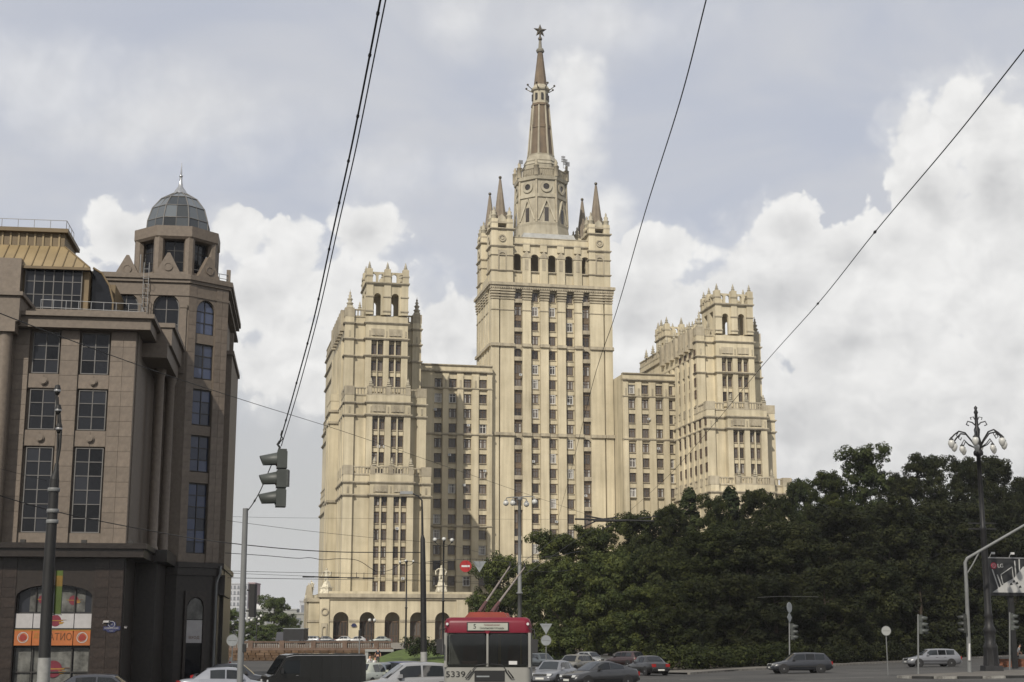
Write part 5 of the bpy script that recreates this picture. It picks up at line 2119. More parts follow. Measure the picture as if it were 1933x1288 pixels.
STY = {
    'sedan': dict(L=4.35, W=1.70, H=1.42, top=[(0, .50), (.015, .60), (.06, .70), (.27, .86), (.30, .90), (.80, .95), (.84, .95), (.96, .90), (.985, .80), (1, .55)], g=(.265, .42, .70, .845)),
    'hatch': dict(L=3.95, W=1.65, H=1.40, top=[(0, .48), (.015, .58), (.06, .70), (.30, .86), (.33, .90), (.9, .95), (.97, .92), (.99, .80), (1, .55)], g=(.285, .46, .80, .965)),
    'estate': dict(L=4.5, W=1.75, H=1.46, top=[(0, .48), (.015, .58), (.06, .70), (.26, .88), (.30, .92), (.9, .97), (.97, .95), (.99, .80), (1, .55)], g=(.25, .41, .88, .985)),
    'coupe': dict(L=4.6, W=1.80, H=1.44, top=[(0, .48), (.02, .62), (.07, .74), (.25, .90), (.30, .94), (.85, 1.02), (.96, .99), (.985, .84), (1, .55)], g=(.225, .44, .60, .93)),
}
CARPAINT = {}
WHEEL = {}


def paint(col):
    key = 'paint_%d_%d_%d' % tuple(int(c * 1000) for c in col)
    if key not in MAT:
        mat(key, col, 0.32, 0.05, 1.2, metal=0.15, spec=0.5, coat=0.5)
    return key


def wheel_meshes():
    mb = MB()
    prof = [(.20, -.085), (.295, -.10), (.315, -.07), (.32, 0), (.315, .07), (.295, .10), (.20, .085)]
    n = 18
    vs, fs = [], []
    for r, y in prof:
        for i in range(n):
            t = 2 * math.pi * i / n
            vs.append((r * math.cos(t), y, r * math.sin(t)))
    for k in range(len(prof) - 1):
        for i in range(n):
            fs.append((k * n + i, (k + 1) * n + i, (k + 1) * n + (i + 1) % n, k * n + (i + 1) % n))
    mb.add(vs, fs, 0, True)
    WHEEL['t'] = mb.mesh('tyre', 'rubber')
    mb = MB()
    mb.disc((0, 0), .205, -.075, .075, 18)
    mb.disc((0, 0), .06, -.095, .095, 10)
    for k in range(5):
        t = 2 * math.pi * k / 5
        mb.prism([(.05 * math.cos(t - .5), .05 * math.sin(t - .5)), (.19 * math.cos(t - .12), .19 * math.sin(t - .12)), (.19 * math.cos(t + .12), .19 * math.sin(t + .12)), (.05 * math.cos(t + .5), .05 * math.sin(t + .5))], -.088, .088)
    WHEEL['r'] = mb.mesh('rim', 'rim')


wheel_meshes()
CARGROUP = 'cars on the road and along the park'


def car(label, pos, heading, style, col, group=CARGROUP, name='car', scale=1.0, plate=None):
    st = STY[style]
    L, W, H = st['L'], st['W'], st['H']
    root = thing(name, label, 'car', pos, heading, group)
    root.scale = (scale,) * 3
    pm = paint(col)
    X = lambda t: L / 2 - L * t
    hw = lambda t: W / 2 * table([(0, .66), (.012, .78), (.05, .90), (.14, .97), (.4, 1), (.82, .99), (.94, .94), (.985, .84), (1, .74)], t)
    zb = lambda t: table([(0, .30), (.03, .22), (.1, .20), (.9, .20), (.96, .24), (1, .34)], t)
    zt = lambda t: table(st['top'], t)
    # lower body: rings of ten points
    ts = [0, .012, .03, .06, .10, .16, .22, .28, .34, .45, .55, .65, .75, .82, .88, .93, .965, .985, 1]
    mb = MB()
    vs = []
    for t in ts:
        w, b, p = hw(t), zb(t), zt(t)
        m = b + (p - b) * .55
        ring = [(-w * .80, b), (-w * .97, b + .07), (-w, m), (-w * .965, p - .07), (-w * .88, p - .012), (0, p + .012), (w * .88, p - .012), (w * .965, p - .07), (w, m), (w * .97, b + .07), (w * .80, b)]
        vs += [(X(t), y, z) for y, z in ring]
    k = 11
    fs = []
    for i in range(len(ts) - 1):
        for j in range(k):
            a, b_ = i * k + j, i * k + (j + 1) % k
            fs.append((a, b_, b_ + k, a + k))
    mb.add(vs, fs, 0, True)
    mb.add(vs, [tuple(range(k)), tuple(range(len(vs) - 1, len(vs) - k - 1, -1))], 0)
    # cabin shell
    g0, g1, g2, g3 = st['g']

    def roof(t):
        if t < g1:
            f = (t - g0) / (g1 - g0)
            return lerp(zt(g0) - .02, H - .03, f ** .92)
        if t > g2:
            f = (t - g2) / (g3 - g2)
            return lerp(H - .04, zt(g3) - .02, f ** 1.15)
        f = (t - g1) / (g2 - g1)
        return H - .03 + .035 * math.sin(math.pi * f) - .01 * f

    def cab(t, s):
        """side of the cabin: s = 0 belt, 1 roof edge"""
        zr, z0 = roof(t), zt(t) - .05
        yb = hw(t) * .90
        yr = lerp(yb, W / 2 * .70, min(1, max(0, (zr - z0) / (H - .95))))
        return lerp(yb, yr, s), lerp(z0, zr - .05 * min(1, max(0, (zr - z0) / .3)), s)
    gs = [g0 + (g1 - g0) * i / 4 for i in range(4)] + [g1 + (g2 - g1) * i / 4 for i in range(5)] + [g2 + (g3 - g2) * i / 4 for i in range(1, 5)]
    vs = []
    for t in gs:
        y0, z0 = cab(t, 0)
        y1, z1 = cab(t, 1)
        zr = roof(t)
        vs += [(X(t), -y0, z0), (X(t), -y1, z1), (X(t), -y1 * .72, zr - .004), (X(t), 0, zr + .012), (X(t), y1 * .72, zr - .004), (X(t), y1, z1), (X(t), y0, z0)]
    fs = [(i * 7 + j, i * 7 + j + 1, (i + 1) * 7 + j + 1, (i + 1) * 7 + j) for i in range(len(gs) - 1) for j in range(6)]
    mb.add(vs, fs, 0, True)
    mb.build('body', pm, root)
    # glass
    def side(ta, tb, s):
        q = MB()
        n = 3
        v = []
        for i in range(n + 1):
            t = lerp(ta, tb, i / n)
            for f in (.14, .90):
                y, z = cab(t, f)
                v.append((X(t), s * (y + .012), z))
        q.add(v, [(2 * i, 2 * i + 1, 2 * i + 3, 2 * i + 2) for i in range(n)], 0)
        q.build('side_window', 'car_glass', root)
    span = [(g0 + (g1 - g0) * .66, lerp(g1, g2, .36)), (lerp(g1, g2, .41), lerp(g1, g2, .93))]
    if style == 'estate':
        span = [(g0 + (g1 - g0) * .66, lerp(g1, g2, .29)), (lerp(g1, g2, .32), lerp(g1, g2, .62)), (lerp(g1, g2, .65), lerp(g1, g2, .97))]
    if style == 'coupe':
        span = [(g0 + (g1 - g0) * .62, lerp(g1, g2, .60)), (lerp(g1, g2, .68), g2 + (g3 - g2) * .45)]
    for s in (-1, 1):
        for a, b in span:
            side(a, b, s)

    def screen(nm, ta, tb):
        q = MB()
        v = []
        n, m_ = 4, 4
        for i in range(n + 1):
            t = lerp(ta, tb, i / n)
            y1, _ = cab(t, 1)
            zr = roof(t)
            for j in range(m_ + 1):
                f = -1 + 2 * j / m_
                y = f * y1 * .80
                z = zr + .026 - .022 * abs(f)
                v.append((X(t), y, z))
        q.add(v, [(i * (m_ + 1) + j, i * (m_ + 1) + j + 1, (i + 1) * (m_ + 1) + j + 1, (i + 1) * (m_ + 1) + j) for i in range(n) for j in range(m_)], 0, True)
        q.build(nm, 'car_glass', root)
    screen('windscreen', lerp(g0, g1, .10), lerp(g0, g1, .88))
    screen('rear_window', lerp(g2, g3, .12), lerp(g2, g3, .80))
    # wheels
    for (t, s) in ((.185, -1), (.185, 1), (.79, -1), (.79, 1)):
        q = MB()
        q.disc((X(t), .31), .375, s * (hw(t) - .02), s * (hw(t) + .006), 20)
        q.build('wheel_arch', 'trim', root)
        w = link('wheel', WHEEL['t'], root, None, (X(t), s * (hw(t) - .085), .32))
        link('rim', WHEEL['r'], w, None, (0, 0, 0))
    # lamps, bumpers, plates, mirrors, handles, sill line
    for s in (-1, 1):
        q = MB()
        q.frus(X(.05), X(.004), s * hw(.02) * .52, s * hw(.03) * .93, .56, X(.075), X(.02), s * hw(.02) * .52, s * hw(.05) * .95, .685)
        q.build('headlight', 'headlight', root)
        q = MB()
        q.box(X(1) - .012, X(.965), s * hw(.985) * .56, s * hw(.985) * .985, .62, .84)
        q.build('taillight', 'taillight', root)
        q = MB()
        y, z = cab(g0 + (g1 - g0) * .62, .1)
        tx = X(g0 + (g1 - g0) * .60)
        q.frus(tx - .10, tx + .06, s * y, s * (y + .17), z + .02, tx - .09, tx + .02, s * (y + .02), s * (y + .16), z + .14)
        q.build('mirror', pm if sum(col) > .3 else 'trim', root)
        for a, b in span[:2]:
            q = MB()
            y, z = cab(b - .03, 0)
            q.box(X(b - .005), X(b - .045), s * (hw(b) * .955), s * (hw(b) * .955 + .028), z - .14, z - .11)
            q.build('door_handle', 'trim' if sum(col) > .3 else pm, root)
        q = MB()
        q.box(X(.72), X(.25), s * (W / 2 - .02), s * (W / 2 + .012), .46, .52)
        q.build('side_moulding', 'trim', root)
    q = MB()
    q.frus(X(.04), X(-.006), -hw(.01) * .98, hw(.01) * .98, .30, X(.04), X(-.008), -hw(.01), hw(.01), .44)
    q.build('bumper', 'trim' if style == 'hatch' else pm, root)
    q = MB()
    q.frus(X(1.006), X(.95), -hw(.99) * .98, hw(.99) * .98, .34, X(1.008), X(.95), -hw(.99), hw(.99), .50)
    q.build('bumper', 'trim' if style == 'hatch' else pm, root)
    q = MB()
    q.box(X(.03), X(-.001), -.42, .42, .55, .67)
    for i in range(4):
        q.box(X(.0), X(-.004), -.42, .42, .565 + .027 * i, .575 + .027 * i, 1)
    q.build('grille', ['trim', 'chrome'], root)
    for xx in (X(-.0075) , X(1.0085)):
        q = MB()
        q.box(xx - .006, xx + .006, -.26, .26, .36, .47)
        q.build('number_plate', 'plate_white', root)
    return root


WHITE, SILVER, GREYS = (.29, .29, .28), (.145, .15, .165), (.10, .105, .11)  # white and silver kept darker, in place of cloud shade on the foreground
DARK, BLACK, BEIGE, RED = (.022, .024, .03), (.012, .012, .013), (.15, .14, .115), (.11, .008, .008)
BLUE = (.03, .04, .09)
CARS = [
    (1046, 1293, -114, 'sedan', SILVER, 'silver saloon facing us close to the trolleybus side'),
    (1132, 1297, -146, 'coupe', (.030, .031, .034), 'dark grey fastback with its nose turned left, front of the parked group'),
    (1084, 1271, -120, 'estate', BEIGE, 'beige grey estate car behind the silver saloon'),
    (1024, 1262, -62, 'hatch', (.05, .06, .065), 'dark teal car half hidden behind the trolleybus mirror'),
    (1018, 1243, -100, 'sedan', WHITE, 'white car farthest back beside the trolleybus'),
    (1050, 1249, 84, 'sedan', (.06, .03, .03), 'maroon car seen from behind with a red tail light, by the sign pole'),
    (1116, 1257, -52, 'hatch', (.20, .205, .21), 'light silver hatchback parked under the trees'),
    (1180, 1259, 128, 'estate', (.035, .016, .016), 'dark red estate car parked beneath the trees'),
    (1222, 1275, 112, 'sedan', BLACK, 'black saloon seen from behind with a white plate'),
    (1510, 1271, 186, 'estate', DARK, 'old dark estate car driving left under the dark trees'),
    (1760, 1259, 186, 'estate', (.155, .16, .175), 'silver estate car driving left behind the traffic island'),
    (768, 1331, 196, 'hatch', (.24, .245, .255), 'white boxy hatchback in front of the lower left lawn'),
    (826, 1312, 92, 'hatch', WHITE, 'white car seen from behind between grey post and trolleybus'),
    (695, 1302, 70, 'sedan', (.34, .36, .30), 'pale greenish white car beyond the dark van roof'),
    (728, 1300, 64, 'hatch', (.13, .15, .17), 'blue grey car in the queue behind the white hatchback'),
    (774, 1299, 58, 'estate', BLUE, 'dark blue car in the queue under the lawn'),
    (428, 1322, 14, 'sedan', (.22, .23, .26), 'pale saloon at lower left behind the grey signal pole'),
    (442, 1306, 8, 'sedan', DARK, 'dark saloon roof behind the pale car at lower left'),
    (205, 1348, 4, 'hatch', (.03, .032, .04), 'dark car roof in front of the shop with orange fascia'),
]
for (px, py, hd, sty, col, lab) in CARS:
    car(lab, gspot(px, py), hd, sty, col)
for (px, hd, sty, col, lab) in ((560, 160, 'sedan', (.10, .11, .12), 'dark car on the terrace left of the arcade corner'), (584, 172, 'estate', (.18, .19, .20), 'grey car on the terrace under the arcade corner pier'),
                                (612, 178, 'sedan', (.06, .065, .07), 'dark car on the terrace before the first arch'), (648, 180, 'sedan', WHITE, 'white car on the terrace between first and second arch'),
                                (672, 182, 'hatch', (.3, .3, .3), 'pale hatchback on the terrace at the second arch'), (718, 180, 'sedan', (.14, .16, .15), 'grey green car on the terrace at the third arch'),
                                (486, 170, 'sedan', (.12, .12, .12), 'dark car on the terrace beside the cluster lamp'), (505, 175, 'sedan', (.25, .25, .26), 'light grey car on the terrace under the low tree')):
    Y = 285
    p = at(px, 1210, Y)
    car(lab, (p.x, Y, 1.6 + .0039 * (Y - 215)), hd, sty, col, 'cars parked on the terrace')


def van():
    t = thing('van', 'dark grey box van with slanted windscreen driving left', 'van', gspot(590, 1318), 201)
    L, W, H = 4.5, 1.95, 1.98
    mb = MB()
    side_ = [(-2.25, .32), (2.05, .32), (2.25, .50), (2.22, .98), (1.98, 1.08), (1.55, 1.78), (1.40, 1.92), (1.1, 1.975), (-2.1, 1.985), (-2.22, 1.88), (-2.25, 1.4)]
    mb.prism(side_, -W / 2 + .10, W / 2 - .10)
    s2 = [(x * .985, .36 + (z - .32) * .94) for x, z in side_]
    mb.prism(s2, -W / 2, -W / 2 + .10)
    mb.prism(s2, W / 2 - .10, W / 2)
    mb.build('body', paint((.015, .0155, .015)), t)
    mb = MB()
    for i in range(5):
        x = -1.9 + .7 * i
        mb.box(x, x + .03, -W / 2 + .2, W / 2 - .2, 1.985, 2.0)
    mb.build('roof_rib', paint((.05, .05, .05)), t)
    for s in (-1, 1):
        q = MB()
        q.path([(1.48, s * (W / 2 + .01), 1.83), (1.1, s * (W / 2 + .01), 1.90), (-2.15, s * (W / 2 + .01), 1.905)], .022, 6)
        q.build('gutter', 'steel', t)
        q = MB()
        for k in range(6):
            x = -2.0 + k * .46
            q.box(x, x + .03, s * (W / 2 - .001), s * (W / 2 + .014), .55, 1.75)
        q.box(-2.2, 1.9, s * (W / 2 - .001), s * (W / 2 + .016), .93, .97)
        stuff(q.build('pressed_ribs', paint((.015, .0155, .015)), t))
        q = MB()
        q.box(.90, 1.02, s * (W / 2), s * (W / 2 + .035), 1.02, 1.05)
        q.build('door_handle', 'chrome', t)
    mb = MB()
    mb.add([(1.99, -.82, 1.11), (1.99, .82, 1.11), (1.585, .76, 1.76), (1.585, -.76, 1.76)], [(0, 1, 2, 3)])
    mb.build('windscreen', 'car_glass', t)
    for s in (-1, 1):
        q = MB()
        q.prism([(.85, 1.12), (1.78, 1.12), (1.48, 1.70), (.85, 1.70)] if s < 0 else [(.85, 1.12), (1.78, 1.12), (1.48, 1.70), (.85, 1.70)], s * (W / 2 + .004), s * (W / 2 + .012))
        q.build('side_window', 'car_glass', t)
        q = MB()
        q.box(.80, .815, s * (W / 2), s * (W / 2 + .006), .4, 1.8)
        q.box(-.6, -.585, s * (W / 2), s * (W / 2 + .006), .4, 1.8)
        q.build('door_gap', 'trim', t)
        q = MB()
        q.box(1.62, 1.70, s * (W / 2 + .02), s * (W / 2 + .22), 1.12, 1.36)
        q.build('mirror', 'trim', t)
        q = MB()
        q.disc((0, 0), .11, -.02, .02, 14)
        o = q.build('headlight', 'headlight', t)
        o.location = (2.245, s * .68, .74)
        o.rotation_euler = (0, 0, R(90))
        for x in (1.4, -1.35):
            w = link('wheel', WHEEL['t'], t, None, (x, s * (W / 2 - .06), .33))
            link('rim', WHEEL['r'], w)
    q = MB()
    q.box(2.2, 2.32, -.9, .9, .34, .5)
    q.build('bumper', 'trim', t)


van()


def kiosk():
    p = at(551, 1205, 262)
    t = thing('truck', 'dark covered truck with a pale roof edge parked by the far trees', 'truck', (p.x, 262, 1.75), 168)
    mb = MB()
    mb.box(-2.6, 1.2, -1.1, 1.1, .8, 2.7, 0)
    mb.box(-2.65, 1.25, -1.15, 1.15, 2.7, 2.85, 1)
    mb.build('box_body', ['black', 'sign_back'], t)
    mb = MB()
    mb.frus(1.25, 2.7, -1.0, 1.0, .5, 1.25, 2.45, -.95, .95, 2.2)
    mb.build('cab', paint((.06, .06, .07)), t)
    q = MB()
    q.box(2.5, 2.62, -.8, .8, 1.35, 1.95)
    q.build('windscreen', 'car_glass', t)
    for x in (-1.8, 1.9):
        for s in (-1, 1):
            link('wheel', WHEEL['t'], t, None, (x, s * .95, .38), 0, (1.2, 1, 1.2))


kiosk()


# ---- trolleybus -------------------------------------------------------
def trolleybus():
    Y = 43.3
    p = at(920, 1258, Y)
    t = thing('trolleybus', 'red and white trolleybus number 5339 facing us with raised poles', 'trolleybus', (p.x, Y, .5), -1)
    W, L = 2.5, 11.6
    hw = W / 2
    # body: white below, red shell above; front faces -y
    def shell(z0, z1, m, nm, r=.16, top_in=.0):
        mb = MB()
        n = 5
        pts = []
        for (cx, cy, a0) in ((hw - r, L - r, 0), (-hw + r, L - r, 90), (-hw + r, r, 180), (hw - r, r, 270)):
            for i in range(n + 1):
                a = R(a0 + 90 * i / n)
                pts.append((cx + r * math.cos(a), cy + r * math.sin(a)))
        n2 = len(pts)
        zs = [(z0, 1.0), (z1, 1.0)] if not top_in else [(z0, 1.0), (z1 - .16, 1.0), (z1 - .05, .975), (z1, .90)]
        vs = [(x * f, L / 2 + (y - L / 2) * (1 - (1 - f) * .25), z) for z, f in zs for x, y in pts]
        fs = [(k * n2 + i, k * n2 + (i + 1) % n2, (k + 1) * n2 + (i + 1) % n2, (k + 1) * n2 + i) for k in range(len(zs) - 1) for i in range(n2)]
        mb.add(vs, fs, 0, True)
        mb.add(vs, [tuple(range(n2 - 1, -1, -1)), tuple(range(len(vs) - n2, len(vs)))], 0)
        return mb.build(nm, m, t)
    shell(.30, 1.32, 'bus_white', 'lower_body')
    q = MB()                                            # saloon seen through the glass
    q.box(-1.18, 1.18, .1, L - .1, 1.322, 1.335, 0)
    q.box(-1.18, 1.18, L - .2, L - .1, 1.34, 2.29, 0)
    q.box(-1.18, 1.18, .05, L - .1, 2.27, 2.295, 0)
    q.box(-1.15, 1.15, .08, .42, 1.335, 1.40, 0)
    q.box(-1.15, .25, 1.25, 1.30, 1.34, 2.26, 0)
    q.build('saloon', 'bus_inside', t)
    for (x, y) in ((-.55, .95), (.75, 2.4), (-.75, 3.6), (.75, 3.6), (-.75, 5.0), (.75, 5.0), (.75, 7.0), (-.75, 7.0)):
        q = MB()
        q.frus(x - .22, x + .22, y, y + .12, 1.34, x - .20, x + .20, y + .06, y + .15, 1.92)
        q.build('seat', 'bus_seat', t)
    q = MB()
    q.lathe([(.20, -.015), (.225, 0), (.20, .015)], 18, (-.55, .55, 1.50))
    q.build('steering_wheel', 'black', t)
    for (x, y) in ((.30, 1.3), (.30, 3.0), (.95, 1.6)):
        q = MB()
        q.tube((x, y, 1.335), (x, y, 2.27), .018, None, 6)
        q.build('hand_rail', 'hand_rail', t)
    shell(2.30, 2.74, 'bus_red', 'roof_shell', .18, 1)
    # corner and centre posts of the window band
    mb = MB()
    mb.box(-hw - .004, -hw + .07, -.006, .12, 1.32, 2.30)
    mb.box(hw - .07, hw + .004, -.006, .12, 1.32, 2.30)
    for s in (-1, 1):
        for k in range(9):
            y = 1.3 + k * 1.25
            mb.box(s * hw - .012, s * hw + .012, y - .07, y + .07, 1.31, 2.31)
    mb.build('window_pillar', 'bus_white', t)
    for s in (-1, 1):
        q = MB()
        x0, x1 = (-1.17, -.045) if s < 0 else (.045, 1.17)
        r = .09
        pts = []
        for (cx, cz, a0) in ((x1 - r, 2.27 - r, 0), (x0 + r, 2.27 - r, 90), (x0 + r, 1.34 + r, 180), (x1 - r, 1.34 + r, 270)):
            for i in range(5):
                a = R(a0 + 90 * i / 4)
                pts.append((cx + r * math.cos(a), cz + r * math.sin(a)))
        q.prism(pts, -.022, -.004)
        q.build('windscreen', 'bus_glass', t)
        q = MB()                                        # wiper
        xa = s * .34 if s < 0 else .46
        q.path([(xa + s * .05, -.05, 1.24), (xa + s * .22, -.06, 1.02)], .018, 5)
        q.path([(xa + s * .13, -.05, 1.24), (xa + s * .30, -.06, 1.02), (xa + s * .22, -.06, 1.02)], .014, 5)
        q.path([(xa + s * .09, -.04, 1.24), (xa - s * .02, -.045, 1.38), (xa - s * .35, -.04, 1.42)], .012, 5)
        q.build('wiper', 'black', t)
        q = MB()
        q.disc((0, 0), .11, -.03, .03, 16)
        q.disc((0, 0), .13, -.015, .02, 16, 1, .11)
        q.build('headlight', ['headlight', 'trim'], t).location = (s * .88, -.01, .62)
        q = MB()
        q.disc((0, 0), .04, -.03, .03, 10)
        q.build('marker_lamp', 'sign_white', t).location = (s * 1.17, -.02, 2.55)
        q = MB()
        q.path([(s * 1.2, .02, 2.42), (s * 1.36, -.18, 2.38), (s * 1.38, -.2, 2.15)], .016, 5)
        q.build('mirror_arm', 'trim', t)
        q = MB()
        q.frus(s * 1.38 - .08, s * 1.38 + .08, -.26, -.19, 1.72, s * 1.38 - .08, s * 1.38 + .08, -.25, -.18, 2.12)
        q.build('mirror', 'trim', t)
        for y in (2.5, 8.9):
            w = link('wheel', WHEEL['t'], t, None, (s * (hw - .14), y, .48), 90, (1.5, 1.6, 1.5))
            link('rim', WHEEL['r'], w)
        for k in range(8):
            q = MB()
            q.box(s * (hw + .002) - .004, s * (hw + .002) + .004, 1.45 + k * 1.25, 2.4 + k * 1.25, 1.42, 2.22)
            q.build('side_window', 'bus_glass', t)
    q = MB()
    q.box(-.028, .028, -.03, .05, 1.34, 2.27)
    q.prism([(-.028, 2.27), (.028, 2.27), (.14, 2.42), (-.14, 2.42)], -.03, .05, 1)
    q.build('centre_post', ['bus_white', 'bus_red'], t)
    # destination blind
    q = MB()
    q.box(-.60, .62, -.03, .06, 2.345, 2.60, 0)
    q.box(-.57, .59, -.036, .0, 2.37, 2.575, 1)
    d = q.build('destination_sign', ['trim', 'roll_sign'], t)
    lettering('lettering', '5', .19, d, (-.37, -.040, 2.475), (R(90), 0, 0), 'black')
    lettering('lettering', 'Смоленская площадь', .085, d, (.13, -.040, 2.43), (R(90), 0, 0), 'black', .70)
    lettering('lettering', 'Киевский вокзал', .06, d, (.13, -.040, 2.52), (R(90), 0, 0), 'bus_red', .45)
    # number, black apron panel, plate
    lettering('fleet_number', '5339', .23, t, (-.92, -.012, 1.12), (R(90), 0, 0), 'black', .56)
    q = MB()
    q.box(-.37, .50, -.02, .03, .92, 1.23, 0)
    q.box(-.31, .06, -.026, .0, 1.045, 1.085, 1)
    q.build('apron_panel', ['black', 'sign_back'], t)
    q = MB()
    q.box(-.28, .28, -.03, .0, .44, .56)
    q.build('number_plate', 'plate_white', t)
    q = MB()
    q.box(-1.24, 1.24, -.07, .08, .34, .52)
    q.build('bumper', 'trim', t)
    q = MB()
    q.box(.62, .86, -.026, -.020, 1.40, 1.50)
    q.build('windscreen_card', 'sign_white', t)
    # roof: orange hump, electrical boxes, trolley poles
    q = MB()
    q.frus(-.72, .62, .35, 3.2, 2.70, -.55, .46, .6, 3.0, 2.90, 0)
    q.frus(-.6, .6, 4.6, 7.5, 2.70, -.5, .5, 4.8, 7.3, 2.95, 0)
    q.build('roof_fairing', 'bus_orange', t)
    for (bx, tx, tz) in ((-.42, .45, 4.72), (-.02, .98, 4.68)):
        q = MB()
        b0 = Vector((bx, 4.3, 2.95))
        e = Vector((tx, 10.6, tz))
        q.tube(b0, b0.lerp(e, .2), .065, .055, 8, 1)
        q.tube(b0.lerp(e, .2), e, .038, .024, 8, 0)
        q.ball(e, .06, 6, 2)
        q.box(e.x - .03, e.x + .03, e.y - .05, e.y + .18, e.z, e.z + .16, 2)
        q.tube(b0 + Vector((-.07, 0, -.1)), b0.lerp(e, .14) + Vector((-.06, 0, -.05)), .022, None, 5, 1)
        q.tube(b0 + Vector((.07, 0, -.1)), b0.lerp(e, .14) + Vector((.06, 0, -.05)), .022, None, 5, 1)
        q.box(b0.x - .13, b0.x + .13, b0.y - .15, b0.y + .2, 2.74, 2.96, 2)
        q.build('trolley_pole', ['boom', 'boom_red', 'black'], t)


trolleybus()


# ================================================================== TERRACE WALL AND BALUSTRADE
t = thing('terrace_wall', 'reddish rusticated stone wall with a balustrade along the terrace edge', 'wall', (0, 190, 0))
mb = MB()
mb.box(-37, -15.2, .25, 1.6, -.3, 1.40)
mb.box(-37, -15.2, -.1, .9, 1.28, 1.50, 1)
mb.build('wall_core', ['red_stone', 'red_rail'], t)
for j in range(5):
    x = -37 + (j % 2) * .4
    while x < -17.5:
        w = random.uniform(.75, 1.15)
        q = MB()
        d = random.uniform(.02, .12)
        q.frus(x + .02, x + w - .02, -.02, .4, -.25 + .31 * j, x + .06, x + w - .06, -.04 - d, .4, -.25 + .31 * j + .28)
        q.build('rustic_stone', 'red_stone', t)
        x += w
mb = MB()
mb.box(-37, -15.2, .05, .45, 2.22, 2.42)
mb.box(-37, -15.2, .08, .42, 1.5, 1.62)
mb.build('top_rail', 'red_rail', t)
mb = MB()
x = -36.9
k = 0
while x < -15.3:
    if k % 17 < 14:
        mb.lathe([(.05, 1.6), (.09, 1.78), (.05, 2.0), (.07, 2.24)], 6, (x, .25, 0))
    x += .235
    k += 1
stuff(mb.build('balusters', 'red_rail', t))
for i in range(6):
    q = MB()
    q.box(-36.9 + 4.0 * i + 3.35, -36.9 + 4.0 * i + 3.95, -.02, .52, 1.5, 2.5)
    q.build('rail_post', 'red_rail', t)
mb = MB()
mb.box(-18.6, -15.0, -.6, .3, 1.12, 1.42, 0)
mb.box(-18.6, -18.2, -.5, .3, -.3, 1.12, 0)
mb.box(-15.3, -15.0, -.5, .3, -.3, 1.12, 0)
mb.box(-18.2, -15.3, .18, .3, -.3, 1.12, 1)
mb.build('underpass_mouth', ['far_grey', 'black'], t)
tag(t, t['label'], 'wall')


# ================================================================== LAMPS, POLES, SIGNS
def pole_at(px, py_base, Y):
    p = at(px, py_base, Y)
    return Vector((p.x, Y, G(p.x, Y)))


def zat(px, py, Y):
    return at(px, py, Y).z


# tall lamp post at the far left
Y = 38
b0 = at(80, 1288, Y)
t = thing('lamp_post', 'tall dark tapered lamp post with stacked lamp heads before the shop front', 'lamp post', (b0.x - .06, Y, 0))
x0 = b0.x - .06
P = lambda px, py: Vector((at(px, py, Y).x - x0, 0, at(px, py, Y).z))
mb = MB()
mb.path([P(76, 1400) * 1.0, P(84, 1240), P(92, 1075), P(99, 970), P(103, 905)], [.155, .15, .142, .13, .12], 12)
mb.path([P(103, 905), P(106, 890), P(107.5, 875)], [.12, .07, .05], 10)
mb.build('pole', 'pole_dark', t)
mb = MB()
mb.path([P(76, 1400), P(84, 1242)], [.165, .158], 12)
mb.build('painted_base', 'pole_white', t)
mb = MB()
mb.path([P(107.5, 878), P(113, 845), P(115, 815), P(112, 780), P(106, 748), P(108, 735)], .035, 8)
mb.path([P(107.5, 878), P(109, 840), P(110, 790), P(109, 750)], .028, 8)
mb.build('lamp_arm', 'pole_dark', t)
for (px, py) in ((108.5, 736), (110, 773), (111.5, 808)):
    c = P(px, py)
    mb = MB()
    mb.lathe([(.001, .14), (.06, .12), (.085, .03), (.085, -.04), (.05, -.13), (.001, -.15)], 12, c, 0)
    mb.lathe([(.086, .0), (.09, -.02), (.086, -.05)], 12, c, 1)
    mb.build('lamp_head', ['pole_dark', 'steel'], t)
for py in (925, 965, 985):
    mb = MB()
    c = P(101.5 - (py - 925) * .045, py)
    mb.lathe([(.148, -.05), (.158, -.04), (.158, .04), (.148, .05)], 12, c)
    mb.build('pole_band', 'pole_grey', t)
c = P(107, 1118)
mb = MB()
mb.box(c.x - .08, c.x + .10, .10, .13, c.z - .55, c.z + .55, 0)
mb.box(c.x - .081, c.x + .101, .098, .132, c.z + .15, c.z + .42, 1)
mb.box(c.x - .1, c.x + .12, .09, .14, c.z - .58, c.z - .55, 2)
o = mb.build('banner', ['banner_green', 'banner_yellow', 'steel'])
o.location = (x0, Y, 0)
tag(o, 'narrow green and yellow banner hung behind the far left lamp post', 'banner')

# grey pole that carries the hanging signal
Y = 25
b0 = at(457, 1288, Y)
t = thing('signal_pole', 'slim grey steel pole beneath the hanging traffic light', 'pole', (b0.x - .03, Y, 0))
top = at(463.5, 960, Y)
mb = MB()
mb.tube((0, 0, -.1), (top.x - b0.x + .03, 0, top.z), .058, .046, 12)
mb.box(-.015, .075, -.04, .04, at(0, 1231, Y).z, at(0, 1216, Y).z, 1)
mb.build('pole', ['pole_grey', 'pole_dark'], t)
mb = MB()
za, zb_ = at(0, 1165, Y).z, at(0, 1103, Y).z
mb.box(.10, .19, -.03, .22, za, zb_, 0)
mb.tube((.05, 0, za + .1), (.12, 0, za + .1), .012, None, 5, 0)
mb.tube((.05, 0, zb_ - .1), (.12, 0, zb_ - .1), .012, None, 5, 0)
mb.build('sign_board', 'pole_dark', t)


